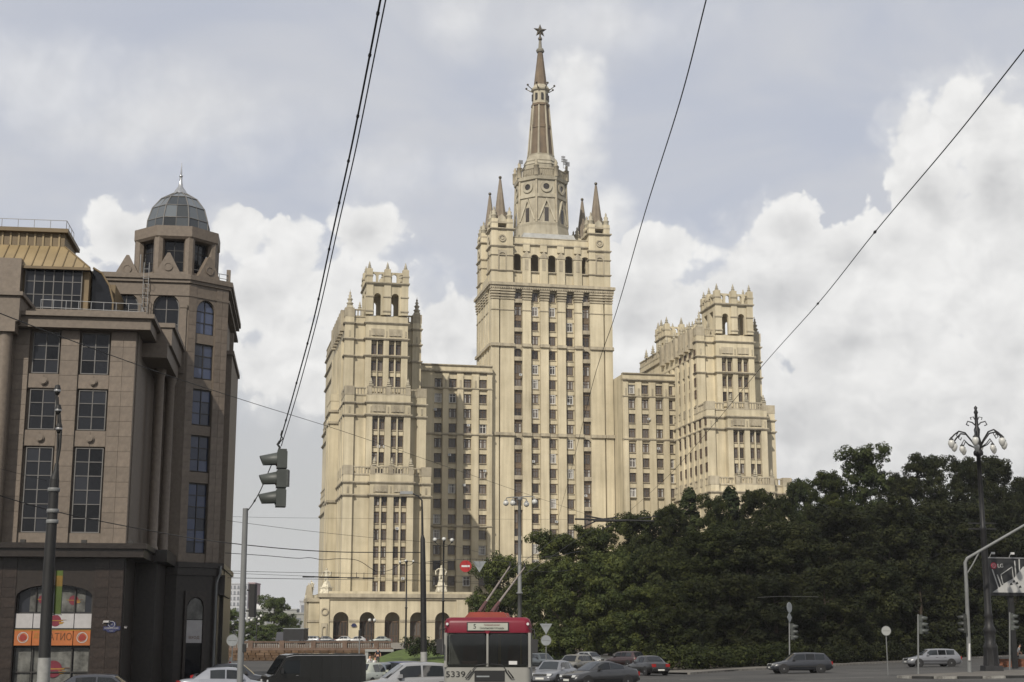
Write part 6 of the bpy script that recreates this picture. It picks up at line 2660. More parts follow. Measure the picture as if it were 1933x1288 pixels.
def signal_head(parent, loc, deg, s=1.0, body='signal_grey', visor=True, back=None):
    """three-lamp head facing local -y; about 0.9 m tall at s = 1; loc is its centre"""
    c = bpy.data.objects.new('signal_head', None)
    o = MB()
    for k in (-1, 0, 1):
        z = k * .31
        o.frus(-.125, .125, -.02, .14, z - .135, -.125, .125, -.02, .14, z + .135, 0)
        o.box(-.10, .10, .0, .13, z + .1355, z + .1745, 0)
    if back:
        o.box(-.20, .20, .145, .16, -.5, .5, 0)
    h = o.build('housing', body, parent)
    h.location = loc
    h.rotation_euler = (0, 0, R(deg))
    h.scale = (s, s, s)
    for k, m in ((1, 'lens_red'), (0, 'lens_amber'), (-1, 'lens_green')):
        q = MB()
        q.disc((0, k * .31), .10, -.035, -.021, 16)
        q.build('lens', m, h)
        if visor:
            q = MB()
            n = 12
            vs, fs = [], []
            for i in range(n + 1):
                a = R(-35 + 250 * i / n)
                drop = .10 * math.sin(a)
                vs += [(.125 * math.cos(a), -.022, k * .31 + .125 * math.sin(a)), (.105 * math.cos(a), -.30 + .04 * (1 - math.sin(a)), k * .31 - .03 + .092 * math.sin(a))]
                vs += [(.113 * math.cos(a), -.022, k * .31 + .113 * math.sin(a)), (.097 * math.cos(a), -.30 + .04 * (1 - math.sin(a)), k * .31 - .03 + .085 * math.sin(a))]
            for i in range(n):
                a, b = 4 * i, 4 * i + 4
                fs += [(a, a + 1, b + 1, b), (a + 2, b + 2, b + 3, a + 3), (a + 1, a + 3, b + 3, b + 1)]
            q.add(vs, fs, 0, True)
            q.build('visor', body, h)
    bpy.data.objects.remove(c)
    return h


c = at(524, 905, Y)
t = thing('traffic_light', 'grey hanging three lamp traffic light with long visors seen from its side', 'traffic light', (c.x, Y, c.z))
h = signal_head(t, (0, 0, 0), -78, 1.06)
mb = MB()
mb.box(.06, .19, -.10, .10, -.12, .16)
mb.build('cable_box', 'signal_grey', t)
mb = MB()
mb.path([(.0, 0, .48), (.02, 0, .55), (-.02, 0, .60), (.02, 0, .66)], .022, 6)
mb.path([(.02, 0, .64), (.07, 0, .70), (.03, 0, .76), (.05, 0, .84)], .012, 6)
mb.build('hanger', 'signal_dark', t)

# cobra-head post in the middle
Y = 61
b0 = at(800, 1288, Y)
t = thing('lamp_post', 'grey street lamp with one curved arm and white painted foot in front of the arcade', 'lamp post', (b0.x, Y, G(b0.x, Y)))
P = lambda px, py: Vector((at(px, py, Y).x - b0.x, 0, at(px, py, Y).z - G(b0.x, Y)))
mb = MB()
mb.path([P(800.5, 1345), P(800, 1240), P(799, 1100), P(798, 1018), P(797.5, 1010)], [.135, .13, .12, .10, .05], 12)
mb.path([P(797.5, 1012), P(797, 965), P(796.5, 945), P(790, 937), P(778, 932)], [.05, .04, .036, .032, .03], 8)
mb.build('pole', 'pole_dark', t)
mb = MB()
mb.path([P(800.5, 1345), P(800, 1231)], [.142, .138], 12)
mb.build('painted_base', 'pole_white', t)
mb = MB()
e = P(768, 931)
mb.frus(e.x - .30, e.x + .26, -.11, .11, e.z - .05, e.x - .26, e.x + .24, -.07, .07, e.z + .07)
mb.build('lamp_head', 'pole_grey', t)


def globe_lamp(label, px, ptop, Y, globes, r_pole, pmat, base_z=None, gr=.2, group=None, drop=True):
    """classical post with round globes; globes = list of (px, py)"""
    b0 = at(px, 1200, Y)
    z0 = G(b0.x, Y) if base_z is None else base_z
    t = thing('globe_lamp', label, 'street lamp', (b0.x, Y, z0), 0, group)
    top = at(px, ptop, Y).z - z0
    mb = MB()
    mb.lathe([(r_pole * 2.2, 0), (r_pole * 2.2, .5), (r_pole * 1.6, .6), (r_pole * 1.3, 1.4), (r_pole, 1.5), (r_pole * .9, top * .45), (r_pole * 1.5, top * .452), (r_pole * 1.5, top * .46),
              (r_pole * .85, top * .465), (r_pole * .7, top - .3), (r_pole * 1.3, top - .25), (r_pole * 1.2, top - .1), (r_pole * .3, top)], 12)
    mb.build('pole', pmat, t)
    q = MB()
    for i, (gx, gy) in enumerate(globes):
        p = at(gx, gy, Y)
        dx, dz = p.x - b0.x, p.z - z0
        dy = (-.5 if i % 2 else .5) if len(globes) > 3 else 0
        g = MB()
        g.ball((dx, dy, dz), gr, 12)
        if drop:
            g.lathe([(gr * .55, gr * .8), (gr * .6, gr * 1.1), (gr * .2, gr * 1.25)], 10, (dx, dy, dz), 1)
            q.path([(0, 0, dz + gr * 1.9), (dx * .5, dy * .5, dz + gr * 2.1), (dx * .95, dy * .95, dz + gr * 1.9), (dx, dy, dz + gr * 1.2)], .035, 6)
        else:
            g.lathe([(gr * .5, -gr * 1.3), (gr * .6, -gr * .8)], 10, (dx, dy, dz), 1)
            q.path([(0, 0, dz - gr * 3.2), (dx * .6, dy, dz - gr * 2.8), (dx, dy, dz - gr * 1.1)], .035, 6)
        g.build('globe', ['globe', pmat], t)
    q.build('arm', pmat, t)
    return t


globe_lamp('tall grey lamp with four white globes rising behind the trolleybus poles', 981, 938, 110, [(955, 949), (968, 951), (994, 951), (1009, 949)], .16, 'pole_grey', gr=.21)
globe_lamp('dark lamp post with three white globes between cobra lamp and red sign', 836, 1015, 160, [(821, 1019), (838, 1018), (853, 1020)], .12, 'pole_dark', base_z=1.0, gr=.22, drop=False)
globe_lamp('slim distant lamp post with three small globes before the left side tower', 766, 1058, 200, [(755, 1061), (766, 1059), (780, 1060)], .13, 'pole_dark', base_z=1.5, gr=.17, drop=False)
globe_lamp('short lamp with two white globes in front of the second arch', 702, 1166, 215, [(698, 1171), (707, 1171)], .07, 'pole_dark', base_z=1.6, gr=.24, drop=False)
globe_lamp('ornate short lamp with a cluster of white globes by the far trees', 484, 1158, 205, [(469, 1167), (476, 1171), (484, 1165), (490, 1169), (480, 1161), (494, 1163), (487, 1178)], .09, 'pole_dark', base_z=1.6, gr=.19, drop=False)

# the ornate cast lamp at the right
Y = 102
b0 = at(1872, 1262, Y)
zg = G(b0.x, Y) + .13
t = thing('ornate_lamp', 'tall black ornate cast iron street lamp with drooping arms and egg shaped globes', 'street lamp', (b0.x, Y, zg))
topz = at(1847, 766, Y).z - zg
lean = (at(1847, 766, Y).x - b0.x)
mb = MB()
mb.frus(-.62, .62, -.62, .62, 0, -.58, .58, -.58, .58, .35)
mb.lathe([(.52, .35), (.46, 1.5), (.50, 1.6), (.34, 1.9), (.40, 2.6), (.46, 2.7), (.30, 3.0), (.26, 3.6), (.30, 3.7), (.24, 3.9), (.20, 9.5), (.26, 9.6), (.17, 9.8), (.15, topz - 3.6), (.32, topz - 3.5), (.34, topz - 3.3), (.22, topz - 3.1),
          (.26, topz - 2.6), (.16, topz - 2.2), (.22, topz - 1.7), (.13, topz - 1.5), (.10, topz - .6), (.16, topz - .5), (.08, topz - .3), (.13, topz - .15), (.01, topz)], 16)
for a in range(8):
    an = R(45 * a)
    mb.tube((.50 * math.cos(an), .50 * math.sin(an), .4), (.38 * math.cos(an), .38 * math.sin(an), 1.85), .06, .05, 6)
mb.build('post', 'iron', t)
mb = MB()
mb.box(-1.0, .9, -.05, .05, 9.55, 9.65)
mb.box(-1.0, .9, -.05, .05, 9.95, 10.03)
mb.build('cross_bar', 'iron', t)
mb = MB()
for s in (-1, 1):
    mb.path([(0, 0, topz - 1.5), (s * .3, 0, topz - 1.2), (s * .62, 0, topz - 1.12), (s * .72, 0, topz - 1.35), (s * .55, 0, topz - 1.42)], .045, 6)
    mb.path([(0, 0, topz - 1.2), (s * .2, 0, topz - .8), (s * .42, 0, topz - .85), (s * .36, 0, topz - 1.0)], .035, 6)
mb.build('scroll', 'iron', t)
for i in range(6):
    an = R(60 * i + 8)
    dx, dy = math.cos(an), math.sin(an)
    r = 1.95
    q = MB()
    q.path([(0, 0, topz - 3.2), (dx * .45, dy * .45, topz - 2.5), (dx * .9, dy * .9, topz - 1.95), (dx * 1.35, dy * 1.35, topz - 1.85), (dx * 1.7, dy * 1.7, topz - 2.1), (dx * r, dy * r, topz - 2.35)], .055, 7)
    q.path([(dx * 1.35, dy * 1.35, topz - 1.85), (dx * 1.55, dy * 1.55, topz - 2.15), (dx * 1.38, dy * 1.38, topz - 2.3), (dx * 1.3, dy * 1.3, topz - 2.12)], .035, 6)
    q.path([(dx * .2, dy * .2, topz - 3.0), (dx * .7, dy * .7, topz - 2.75), (dx * 1.0, dy * 1.0, topz - 2.45), (dx * 1.18, dy * 1.18, topz - 2.75)], .04, 6)
    a = q.build('arm', 'iron', t)
    for (rr, zz, g) in ((r, topz - 2.72, .24), (1.18, topz - 3.1, .2)):
        m = MB()
        m.lathe([(.001, -.38 * g / .24), (.6 * g, -.27 * g / .24), (g, -.02), (.92 * g, .14 * g / .24), (.6 * g, .24 * g / .24), (.35 * g, .28 * g / .24)], 12, (dx * rr, dy * rr, zz))
        m.lathe([(.66 * g, .22 * g / .24), (.7 * g, .28 * g / .24), (.25 * g, .40 * g / .24), (.1 * g, .46 * g / .24)], 10, (dx * rr, dy * rr, zz), 1)
        m.build('globe', ['globe', 'iron'], t)
t.rotation_euler = (0, -math.atan2(-lean, topz) * 0.15, 0)


# gantry pole with its long arm
Y = 99
b0 = at(1830, 1265, Y)
zg = G(b0.x, Y) + .13
t = thing('gantry_pole', 'grey bent gantry pole with a long sloping arm reaching right', 'pole', (b0.x, Y, zg))
P = lambda px, py, dy=0: Vector((at(px, py, Y).x - b0.x, dy, at(px, py, Y).z - zg))
mb = MB()
mb.path([Vector((0, 0, 0)), P(1828, 1200), P(1824, 1100), P(1822, 1062), P(1826, 1054), P(1840, 1046), P(1933, 992), P(2010, 948)], [.15, .14, .125, .115, .105, .10, .085, .07], 10)
mb.path([P(1826, 1082), P(1836, 1066), P(1848, 1043)], .05, 7)
mb.build('pole', 'pole_grey', t)
mb = MB()
q0, q1 = P(1829, 1247), P(1828, 1215)
mb.path([q0 + Vector((-.02, -.16, 0)), q1 + Vector((.02, -.17, 0))], [.09, .06], 6)
mb.build('paper_notice', 'sign_white', t)
c = at(1819, 1178, Y - .2)
t2 = thing('traffic_light', 'dark red tinted traffic light fixed to the left of the gantry pole', 'traffic light', (c.x, Y - .2, c.z))
signal_head(t2, (0, 0, 0), -96, 1.35, 'signal_dark')


def sig_post(label, px_p, px_h, ptop, pbot, pbase, Y, deg, s=1.0, extra=None, island=True, ppole=None, body='signal_grey'):
    b0 = at(px_p, pbase, Y)
    zg = G(b0.x, Y) + .13
    t = thing('traffic_light', label, 'traffic light', (b0.x, Y, zg))
    P = lambda px, py: Vector((at(px, py, Y).x - b0.x, 0, at(px, py, Y).z - zg))
    mb = MB()
    tp = P(px_p, ppole or ptop)
    mb.tube((0, 0, 0), (tp.x, 0, tp.z), .06, .055, 10)
    mb.tube(P(px_p, ptop + 8), P(px_h, ptop + 8), .025, None, 6)
    mb.tube(P(px_p, pbot - 8), P(px_h, pbot - 8), .025, None, 6)
    mb.build('pole', 'pole_grey', t)
    c = P(px_h, (ptop + pbot) / 2)
    signal_head(t, c, deg, s, body)
    return t, P


t, P = sig_post('traffic light on the island pole left of the silver estate car', 1733, 1741, 1162, 1197, 1264, 97, 62, 1.3, ppole=1160)
c = P(1748, 1190)
signal_head(t, c + Vector((.05, .1, 0)), 62, .62)
sig_post('traffic light on a thin pole right of the ornate lamp', 1906, 1913, 1158, 1191, 1262, 104, 60, 1.25, ppole=1156)
t, P = sig_post('traffic light beside round and diamond plates behind the dark estate car', 1490, 1498, 1178, 1208, 1247, 119, 60, 1.35, ppole=1137)
q = MB()
q.disc((0, 0), .40, -.02, .02, 20)
q.disc((0, 0), .42, .0, .03, 20, 1, .38)
o = q.build('round_plate', ['sign_back', 'sign_back'], t)
o.location = P(1490, 1147) + Vector((0, -.08, 0))
o.rotation_euler = (0, 0, R(52))
q = MB()
q.prism([(-.42, 0), (0, -.42), (.42, 0), (0, .42)], -.02, .02)
o = q.build('diamond_plate', 'sign_back', t)
o.location = P(1490, 1166) + Vector((0, -.08, 0))
o.rotation_euler = (0, 0, R(55))


def plate_sign(name, label, px, pyc, pbase, Y, shape, r, m, pole='pole_grey', zbase=None):
    b0 = at(px, pbase, Y)
    zg = (G(b0.x, Y) + .0) if zbase is None else zbase
    t = thing(name, label, 'road sign', (b0.x, Y, zg))
    mb = MB()
    top = max(at(px, y, Y).z for y, *_ in pyc) - zg + r
    mb.tube((0, 0.03, 0), (0, 0.03, top), .035, None, 8)
    mb.build('pole', pole, t)
    for (y, sh, rr, mm) in pyc:
        z = at(px, y, Y).z - zg
        q = MB()
        if sh == 'round':
            q.disc((0, 0), rr, -.03, -.008, 22, 0)
            q.disc((0, 0), rr * 1.03, -.034, -.004, 22, 1, rr * .93)
            q.tube((-rr * .7, -.034, 0), (rr * .7, -.034, 0), .015, None, 5, 1)
        elif sh == 'tri':
            q.prism([(-rr, rr * .62), (0, -rr * 1.05), (rr, rr * .62)], -.03, -.008, 0)
            q.tube((-rr * .5, -.034, rr * .3), (rr * .5, -.034, rr * .3), .014, None, 5, 1)
        o = q.build({'round': 'round_plate', 'tri': 'triangle_plate'}[sh], [mm, 'pole_grey'], t)
        o.location = (0, -.03, z)
    return t


plate_sign('road_sign', 'backs of a triangular and a round road sign on one pole beside the trolleybus', 1031, [(1185, 'tri', .42, 'sign_back'), (1209, 'round', .34, 'sign_back')], 1252, 100, None, .35, None)
plate_sign('road_sign', 'pale round road sign on a thin pole at the island tip', 1676, [(1191, 'round', .30, 'far_grey')], 1262, 95.5, None, .3, None, zbase=G(24.6, 95.5) + .13)
plate_sign('road_sign', 'grey back of a round road sign beside the granite building foot', 437, [(1209, 'round', .33, 'sign_back')], 1262, 85, None, .3, None, zbase=0)
q = MB()
for k in range(5):
    q.box(-.07, .07, -.02, .02, .25 * k, .25 * k + .245, k % 2)
o = q.build('marker_board', ['sign_white', 'sign_red'])
p = at(432, 1245, 88)
o.location = (p.x, 88, 0.35)
o.rotation_euler = (0, R(5), 0)
tag(o, 'red and white striped marker board by the granite building foot', 'road marker')
# thin pole with an oval plate in front of the first arches
p = at(677, 1285, 70)
t = thing('sign_pole', 'thin grey pole in front of the arcade behind the dark van', 'pole', (p.x, 70, 0))
mb = MB()
mb.tube((0, 0, 0), (0, 0, at(677, 1188, 70).z), .035, .03, 8)
mb.build('pole', 'pole_grey', t)
mb = MB()
mb.box(-.05, .05, -.04, .04, at(0, 1205, 70).z, at(0, 1190, 70).z)
mb.build('cap', 'pole_dark', t)
# little address plate on the arcade pier
o = MB()
o.prism([(.6 * math.cos(R(20 * i)), .26 * math.sin(R(20 * i))) for i in range(18)], -.03, .03)
o.prism([(.42 * math.cos(R(20 * i)), .2 * math.sin(R(20 * i)) + .28) for i in range(18)], -.025, .025)
o = o.build('address_plate', 'plaque_blue')
w = Vector((OX + -38.2 * math.cos(R(12)) - (-46.25) * math.sin(R(12)), OY - 38.2 * math.sin(R(12)) + (-46.25) * math.cos(R(12)), 5.5))
o.location = w
o.rotation_euler = (0, 0, R(12))
tag(o, 'small dark oval address plate on the pier between the first arches', 'plaque')

t = plate_sign('road_sign', 'small red road sign on a pole right beside the trolleybus mirror', 1003, [(1214, 'round', .17, 'sign_red')], 1260, 62, None, .3, None, zbase=0.2)
# suspended signs: no entry, and the back of a give-way triangle
Y = 88
c = at(879, 1069, Y)
t = thing('no_entry_sign', 'round red no entry sign hanging on a span wire', 'road sign', (c.x, Y, c.z))
q = MB()
q.disc((0, 0), .35, -.012, .012, 28, 0)
q.box(-.245, .245, -.02, -.011, -.055, .055, 1)
q.build('disc', ['sign_red', 'sign_white'], t)
q = MB()
q.tube((-.12, .02, .30), (-.12, .02, .45), .012, None, 5)
q.tube((.12, .02, .30), (.12, .02, .45), .012, None, 5)
q.build('hanger', 'pole_dark', t)
c = at(905, 1068, Y + .1)
t = thing('give_way_sign', 'grey back of a triangular sign hanging right of the red disc', 'road sign', (c.x, Y + .1, c.z))
q = MB()
q.prism([(-.40, .26), (0, -.40), (.40, .26)], -.012, .012, 0)
q.box(-.40, .40, .0, .03, .20, .24, 1)
q.build('triangle', ['sign_back', 'pole_grey'], t)
q = MB()
q.tube((-.2, .02, .24), (-.2, .02, .42), .012, None, 5)
q.tube((.2, .02, .24), (.2, .02, .42), .012, None, 5)
q.build('hanger', 'pole_dark', t)

# ---- billboard at the right edge --------------------------------------
Y = 112
a = at(1868, 1120, Y)
zt_, zb_ = at(1872, 1054, Y).z, at(1872, 1119, Y).z
t = thing('billboard', 'black and white advertising billboard with a red round logo at the right edge', 'billboard', (a.x, Y, 0), 14)
w = 6.0
hgt = zt_ - zb_
mb = MB()
mb.box(0, w, 0, .35, zb_, zt_, 0)
mb.build('panel', 'poster_dark', t)
mb = MB()
mb.box(-.1, w + .1, -.06, .4, zb_ - .22, zb_, 0)
mb.box(-.08, 0, -.05, .38, zb_, zt_ + .05, 1)
mb.box(-.08, w + .08, -.05, .38, zt_, zt_ + .08, 1)
mb.build('frame', ['black', 'steel'], t)
for x in (1.9, 4.4):
    mb = MB()
    mb.box(x - .18, x + .18, .1, .4, -.05, zb_ - .22)
    mb.build('leg', 'pole_dark', t)
for x in (.25, 1.9, 3.6):
    mb = MB()
    mb.path([(x, .1, zt_ + .05), (x, -.1, zt_ + .3), (x, -.4, zt_ + .35)], .025, 6)
    mb.box(x - .12, x + .12, -.5, -.34, zt_ + .28, zt_ + .44)
    mb.build('spot_lamp', 'sign_white', t)
mb = MB()
mb.disc((.50, zt_ - .55), .24, -.012, .0, 24, 0)
mb.disc((.50, zt_ - .55), .165, -.018, -.01, 20, 1, .135)
mb.box(.49, .52, -.018, -.01, zt_ - .66, zt_ - .46, 1)
mb.box(.49, .60, -.0185, -.01, zt_ - .67, zt_ - .64, 1)
mb.disc((.43, zt_ - .50), .025, -.018, -.01, 10, 1)
mb.build('logo', ['logo_red', 'poster_light'], t)
lettering('lettering', 'LG', .40, t, (1.06, -.014, zt_ - .56), (R(90), 0, 0), 'poster_light', .46)
mb = MB()                                                # the printed picture: pale splash, tilted frame, slanted bars
mb.prism([(.25, zb_ + .02), (w - .02, zb_ + .02), (w - .02, zt_ - .4), (3.0, zt_ - .6), (2.0, zb_ + .95), (1.1, zb_ + .55)], -.008, 0, 0)
for (x0, z0, x1, z1) in ((.35, 1.75, .85, .15), (.75, 1.35, 1.15, .15), (2.3, 2.45, 2.35, 1.05), (2.7, 2.55, 2.65, 1.0)):
    d = Vector((x1 - x0, z1 - z0)).normalized() * .05
    mb.prism([(x0 - d.y, zb_ + z0 + d.x), (x0 + d.y, zb_ + z0 - d.x), (x1 + d.y, zb_ + z1 - d.x), (x1 - d.y, zb_ + z1 + d.x)][::-1], -.013, -.009, 1)
pts = [(1.05, 1.35), (2.05, 1.95), (2.1, 1.05), (1.2, .62)]
for (p0, p1) in zip(pts, pts[1:] + pts[:1]):
    d = Vector((p1[0] - p0[0], p1[1] - p0[1])).normalized() * .03
    mb.prism([(p0[0] - d.y, zb_ + p0[1] + d.x), (p0[0] + d.y, zb_ + p0[1] - d.x), (p1[0] + d.y, zb_ + p1[1] - d.x), (p1[0] - d.y, zb_ + p1[1] + d.x)][::-1], -.014, -.009, 1)
for (x, z) in ((1.75, .55), (2.0, .75), (2.25, .62), (2.5, .35), (3.2, .6)):
    mb.prism([(x, zb_ + z), (x + .26, zb_ + z + .05), (x + .18, zb_ + z + .22), (x + .05, zb_ + z + .16)], -.016, -.009, 2)
mb.build('poster_print', ['poster_light', 'poster_light', 'poster_dark'], t)

# brick planter behind the island
p = at(1886, 1243, 118)
q = thing('planter', 'low red brick planter wall under the billboard', 'planter', (p.x, 118, G(p.x, 118)), 6)
mb = MB()
mb.box(.1, 8, .08, .7, 0, .62)
mb.build('core', 'soil', q)
me = None
for j in range(5):
    for i in range(16):
        if me is None:
            m_ = MB()
            m_.box(-.235, .235, -.06, .06, -.055, .055)
            me = m_.mesh('brick', 'brick')
        link('brick', me, q, None, (.3 + .5 * i - (.25 if j % 2 else 0), .03 + random.uniform(-.008, .008), .07 + .128 * j))
mb = MB()
mb.box(.0, 8.1, -.06, .75, .665, .74)
mb.build('coping', 'kerb', q)


# ================================================================== PEOPLE AND STATUES
def skin_obj(name, joints, edges, m, parent, sub=2):
    me = bpy.data.meshes.new(name)
    me.from_pydata([j[0] for j in joints], edges, [])
    me.materials.append(MAT[m])
    o = link(name, me, parent)
    mod = o.modifiers.new('skin', 'SKIN')
    mod.use_smooth_shade = True
    for i, j in enumerate(joints):
        sv = me.skin_vertices[0].data[i]
        sv.radius = (j[1], j[1]) if isinstance(j[1], (int, float)) else j[1]
        sv.use_root = i == 0
    s = o.modifiers.new('subsurf', 'SUBSURF')
    s.levels = s.render_levels = sub
    return o


def figure(t, lean=0.0, arms=((.30, -.02, .95), (-.30, -.02, .95)), elbows=((.27, .02, 1.15), (-.27, .02, 1.15)), feet=((.11, -.06), (-.11, .10)), mats=('skin', 'shirt_white', 'trousers', 'hair'), s=1.0, statue=False):
    """standing person 1.72 m tall facing -y: one body, with clothes and hair on it"""
    L = lambda x, y, z: (x * s, (y - lean * max(0, z - .95)) * s, z * s)
    bj = [(L(0, 0, .95), (.135 * s, .10 * s)), (L(0, 0, 1.15), (.125 * s, .09 * s)), (L(0, 0, 1.36), (.16 * s, .10 * s)), (L(0, 0, 1.46), .065 * s), (L(0, -.01, 1.52), .055 * s),
          (L(0, -.02, 1.60), (.072 * s, .085 * s)), (L(0, -.01, 1.69), (.055 * s, .065 * s))]
    be = [(0, 1), (1, 2), (2, 3), (3, 4), (4, 5), (5, 6)]
    for i, sg in enumerate((1, -1)):
        k = len(bj)
        bj += [(L(sg * .185, 0, 1.40), .058 * s), (L(*elbows[i]), .042 * s), (L(*arms[i]), .032 * s), (L(arms[i][0], arms[i][1] - .02, arms[i][2] - .09), .036 * s), (L(arms[i][0], arms[i][1] - .03, arms[i][2] - .17), .016 * s)]
        be += [(2, k), (k, k + 1), (k + 1, k + 2), (k + 2, k + 3), (k + 3, k + 4)]
        k = len(bj)
        fx, fy = feet[i]
        bj += [(L(sg * .09, 0, .90), .092 * s), (L((sg * .09 + fx) / 2, fy * .5 - .03, .50), .060 * s), (L(fx, fy, .09), .042 * s), (L(fx, fy - .13, .045), .035 * s)]
        be += [(0, k), (k, k + 1), (k + 1, k + 2), (k + 2, k + 3)]
    body = skin_obj('body', bj, be, mats[0], t)
    if statue:
        return body
    sj = [(L(0, 0, .97), (.150 * s, .115 * s)), (L(0, 0, 1.15), (.142 * s, .108 * s)), (L(0, 0, 1.36), (.172 * s, .115 * s)), (L(0, 0, 1.45), .075 * s)]
    se = [(0, 1), (1, 2), (2, 3)]
    for i, sg in enumerate((1, -1)):
        k = len(sj)
        el = Vector(elbows[i])
        sh = Vector((sg * .185, 0, 1.40))
        sj += [(L(*sh), .072 * s), (L(*sh.lerp(el, .75)), .058 * s)]
        se += [(2, k), (k, k + 1)]
    skin_obj('shirt', sj, se, mats[1], t)
    tj = [(L(0, 0, .98), (.148 * s, .112 * s)), (L(0, 0, .90), (.15 * s, .11 * s))]
    te = [(0, 1)]
    for i, sg in enumerate((1, -1)):
        k = len(tj)
        fx, fy = feet[i]
        tj += [(L(sg * .09, 0, .84), .103 * s), (L((sg * .09 + fx) / 2, fy * .5 - .03, .50), .073 * s), (L(fx, fy, .13), .055 * s)]
        te += [(1, k), (k, k + 1), (k + 1, k + 2)]
    skin_obj('trousers', tj, te, mats[2], t)
    q = MB()
    c = L(0, -.002, 1.665)
    q.lathe([(.088 * s, -.03 * s), (.090 * s, .02 * s), (.072 * s, .06 * s), (.03 * s, .085 * s), (.001, .088 * s)], 12, c)
    q.build('hair', mats[3], t)
    return body


p = gspot(697, 1290)
t = thing('person', 'person in a white shirt walking between the dark van and white hatchback', 'person', p, 60, 'people walking on the street')
figure(t)
p = gspot(707, 1292)
t = thing('person', 'person in pale shirt and light trousers just right of another walker', 'person', p, 70, 'people walking on the street')
figure(t, mats=('skin', 'shirt_white', 'shorts', 'hair'), s=.96)
p = at(1920, 1228, 121)
t = thing('person', 'person in a white shirt leaning forward by the brick planter', 'person', (p.x, 121, G(p.x, 121)), 70)
figure(t, lean=.35, arms=((.25, -.30, 1.05), (-.22, -.28, 1.02)), elbows=((.27, -.08, 1.15), (-.27, -.08, 1.15)))
p = at(713, 1252, 160)
t = thing('person', 'person in dark clothes standing at the edge of the lawn', 'person', (p.x, 160, G(p.x, 160)), 10)
figure(t, mats=('skin', 'trousers', 'trousers', 'hair'))

# statues on the arcade roof
def to_world(u, v, z):
    return (OX + u * math.cos(R(12)) - v * math.sin(R(12)), OY + u * math.sin(R(12)) + v * math.cos(R(12)), z)


def statue(label, u, v, z, hgt, deg, ped=1.4):
    t = thing('statue', label, 'statue', to_world(u, v, z), 12 + deg)
    mb = MB()
    mb.box(-1.1, 1.1, -.9, .9, 0, .5)
    mb.box(-.95, .95, -.75, .75, .5, ped - .2)
    mb.box(-1.15, 1.15, -.9, .9, ped - .2, ped)
    mb.frus(-.8, .8, -.5, .6, ped, -.45, .45, -.1, .5, ped + hgt * .30)
    mb.build('pedestal', 'statue_stone', t)
    s = hgt / 1.72
    b = figure(t, 0, ((.24, -.10, .98), (-.36, -.05, 1.02)), ((.33, .05, 1.18), (-.36, .10, 1.2)), ((.10, -.10), (-.13, .02)), ('statue_stone',) * 4, s * 1.0, True)
    b.scale = (1.35, 1.35, 1)
    b.location = (0, 0, ped)
    return t


statue('pale stone statue standing on the right end of the arcade roof', -19.6, -45.0, 12.6, 4.3, 0)
statue('pale stone statue standing on the left corner of the arcade roof', -44.0, -44.6, 12.1, 4.0, -40)
t = thing('sculpture_group', 'weathered stone figure group on the receding left side of the arcade', 'sculpture', to_world(-46.8, -41.0, 11.2), -50)
mb = MB()
mb.box(-1.3, 1.3, -.8, .8, 0, .7)
mb.build('pedestal', 'statue_stone', t)
for (dx, hh) in ((-.6, 2.6), (.5, 3.1)):
    b = figure(t, .25, ((.2, -.3, 1.1), (-.3, -.05, 1.0)), ((.33, .0, 1.18), (-.34, .05, 1.2)), ((.10, -.10), (-.13, .02)), ('statue_stone',) * 4, hh / 1.72, True)
    b.location = (dx, 0, .7)
    b.scale = (1.3, 1.3, 1)

# ================================================================== SHOP FRONT THINGS
def L_world(u, v, z):
    return (LX + u * math.cos(R(8)) - v * math.sin(R(8)), LY + u * math.sin(R(8)) + v * math.cos(R(8)), z)


SW = sh1 - sh0
t = thing('shop_sign', 'shop fascia with a white band over an orange band with dark lettering', 'sign', L_world(sh0, 0.10, 0), 8)
for i, (a, b) in enumerate(((.02, .86), (.90, 2.88), (2.92, SW - .02))):
    q = MB()
    q.box(a, b, 0, .18, 3.18, 3.90)
    q.build('white_panel', 'shop_white', t)
    q = MB()
    q.box(a, b, -.05, .18, 2.32, 3.10)
    q.build('orange_panel', 'shop_orange', t)
q = MB()
q.box(.0, SW, -.02, .16, 3.105, 3.175, 0)
q.box(.0, SW, -.06, .16, 3.06, 3.10, 1)
q.build('trim_strip', ['black', 'shop_yellow'], t)
for cx in (.45, 3.35):
    q = MB()
    q.disc((cx, 2.71), .27, -.066, -.05, 24, 1, .235)
    q.disc((cx, 2.71), .17, -.072, -.05, 20, 0)
    q.disc((cx + .04, 2.74), .22, -.062, -.05, 24, 1, .20)
    q.build('emblem', ['shop_red', 'shop_white'], t)
lettering('lettering', 'АТИО', .50, t, (2.28, -.058, 2.73), (R(90), 0, 0), 'shop_text', 1.12)
lettering('lettering', 'ДУТ', .32, t, (1.22, -.058, 2.80), (R(90), 0, 0), 'shop_yellow', .5)


def sun_logo(parent, cx, cz, r, y):
    q = MB()
    q.disc((cx, cz), r, y - .006, y, 24, 0)
    q.box(cx - r * 1.0, cx + r * 1.3, y - .012, y - .004, cz - r * .05, cz + r * .08, 1)
    q.box(cx + r * .9, cx + r * 1.9, y - .012, y - .004, cz + r * .10, cz + r * .16, 2)
    q.prism([(cx + r * .6, cz - r * .2), (cx + r * 1.5, cz - r * .25), (cx + r * 1.2, cz - r * .55), (cx + r * .7, cz - r * .6)][::-1], y - .011, y - .003, 1)
    q.prism([(cx - r * 1.7, cz + r * .15), (cx - r * .9, cz - r * .1), (cx - r * .9, cz + r * .1)], y - .011, y - .003, 1)
    return q.build('sun_logo', ['shop_magenta', 'shop_yellow', 'shop_text'], parent)


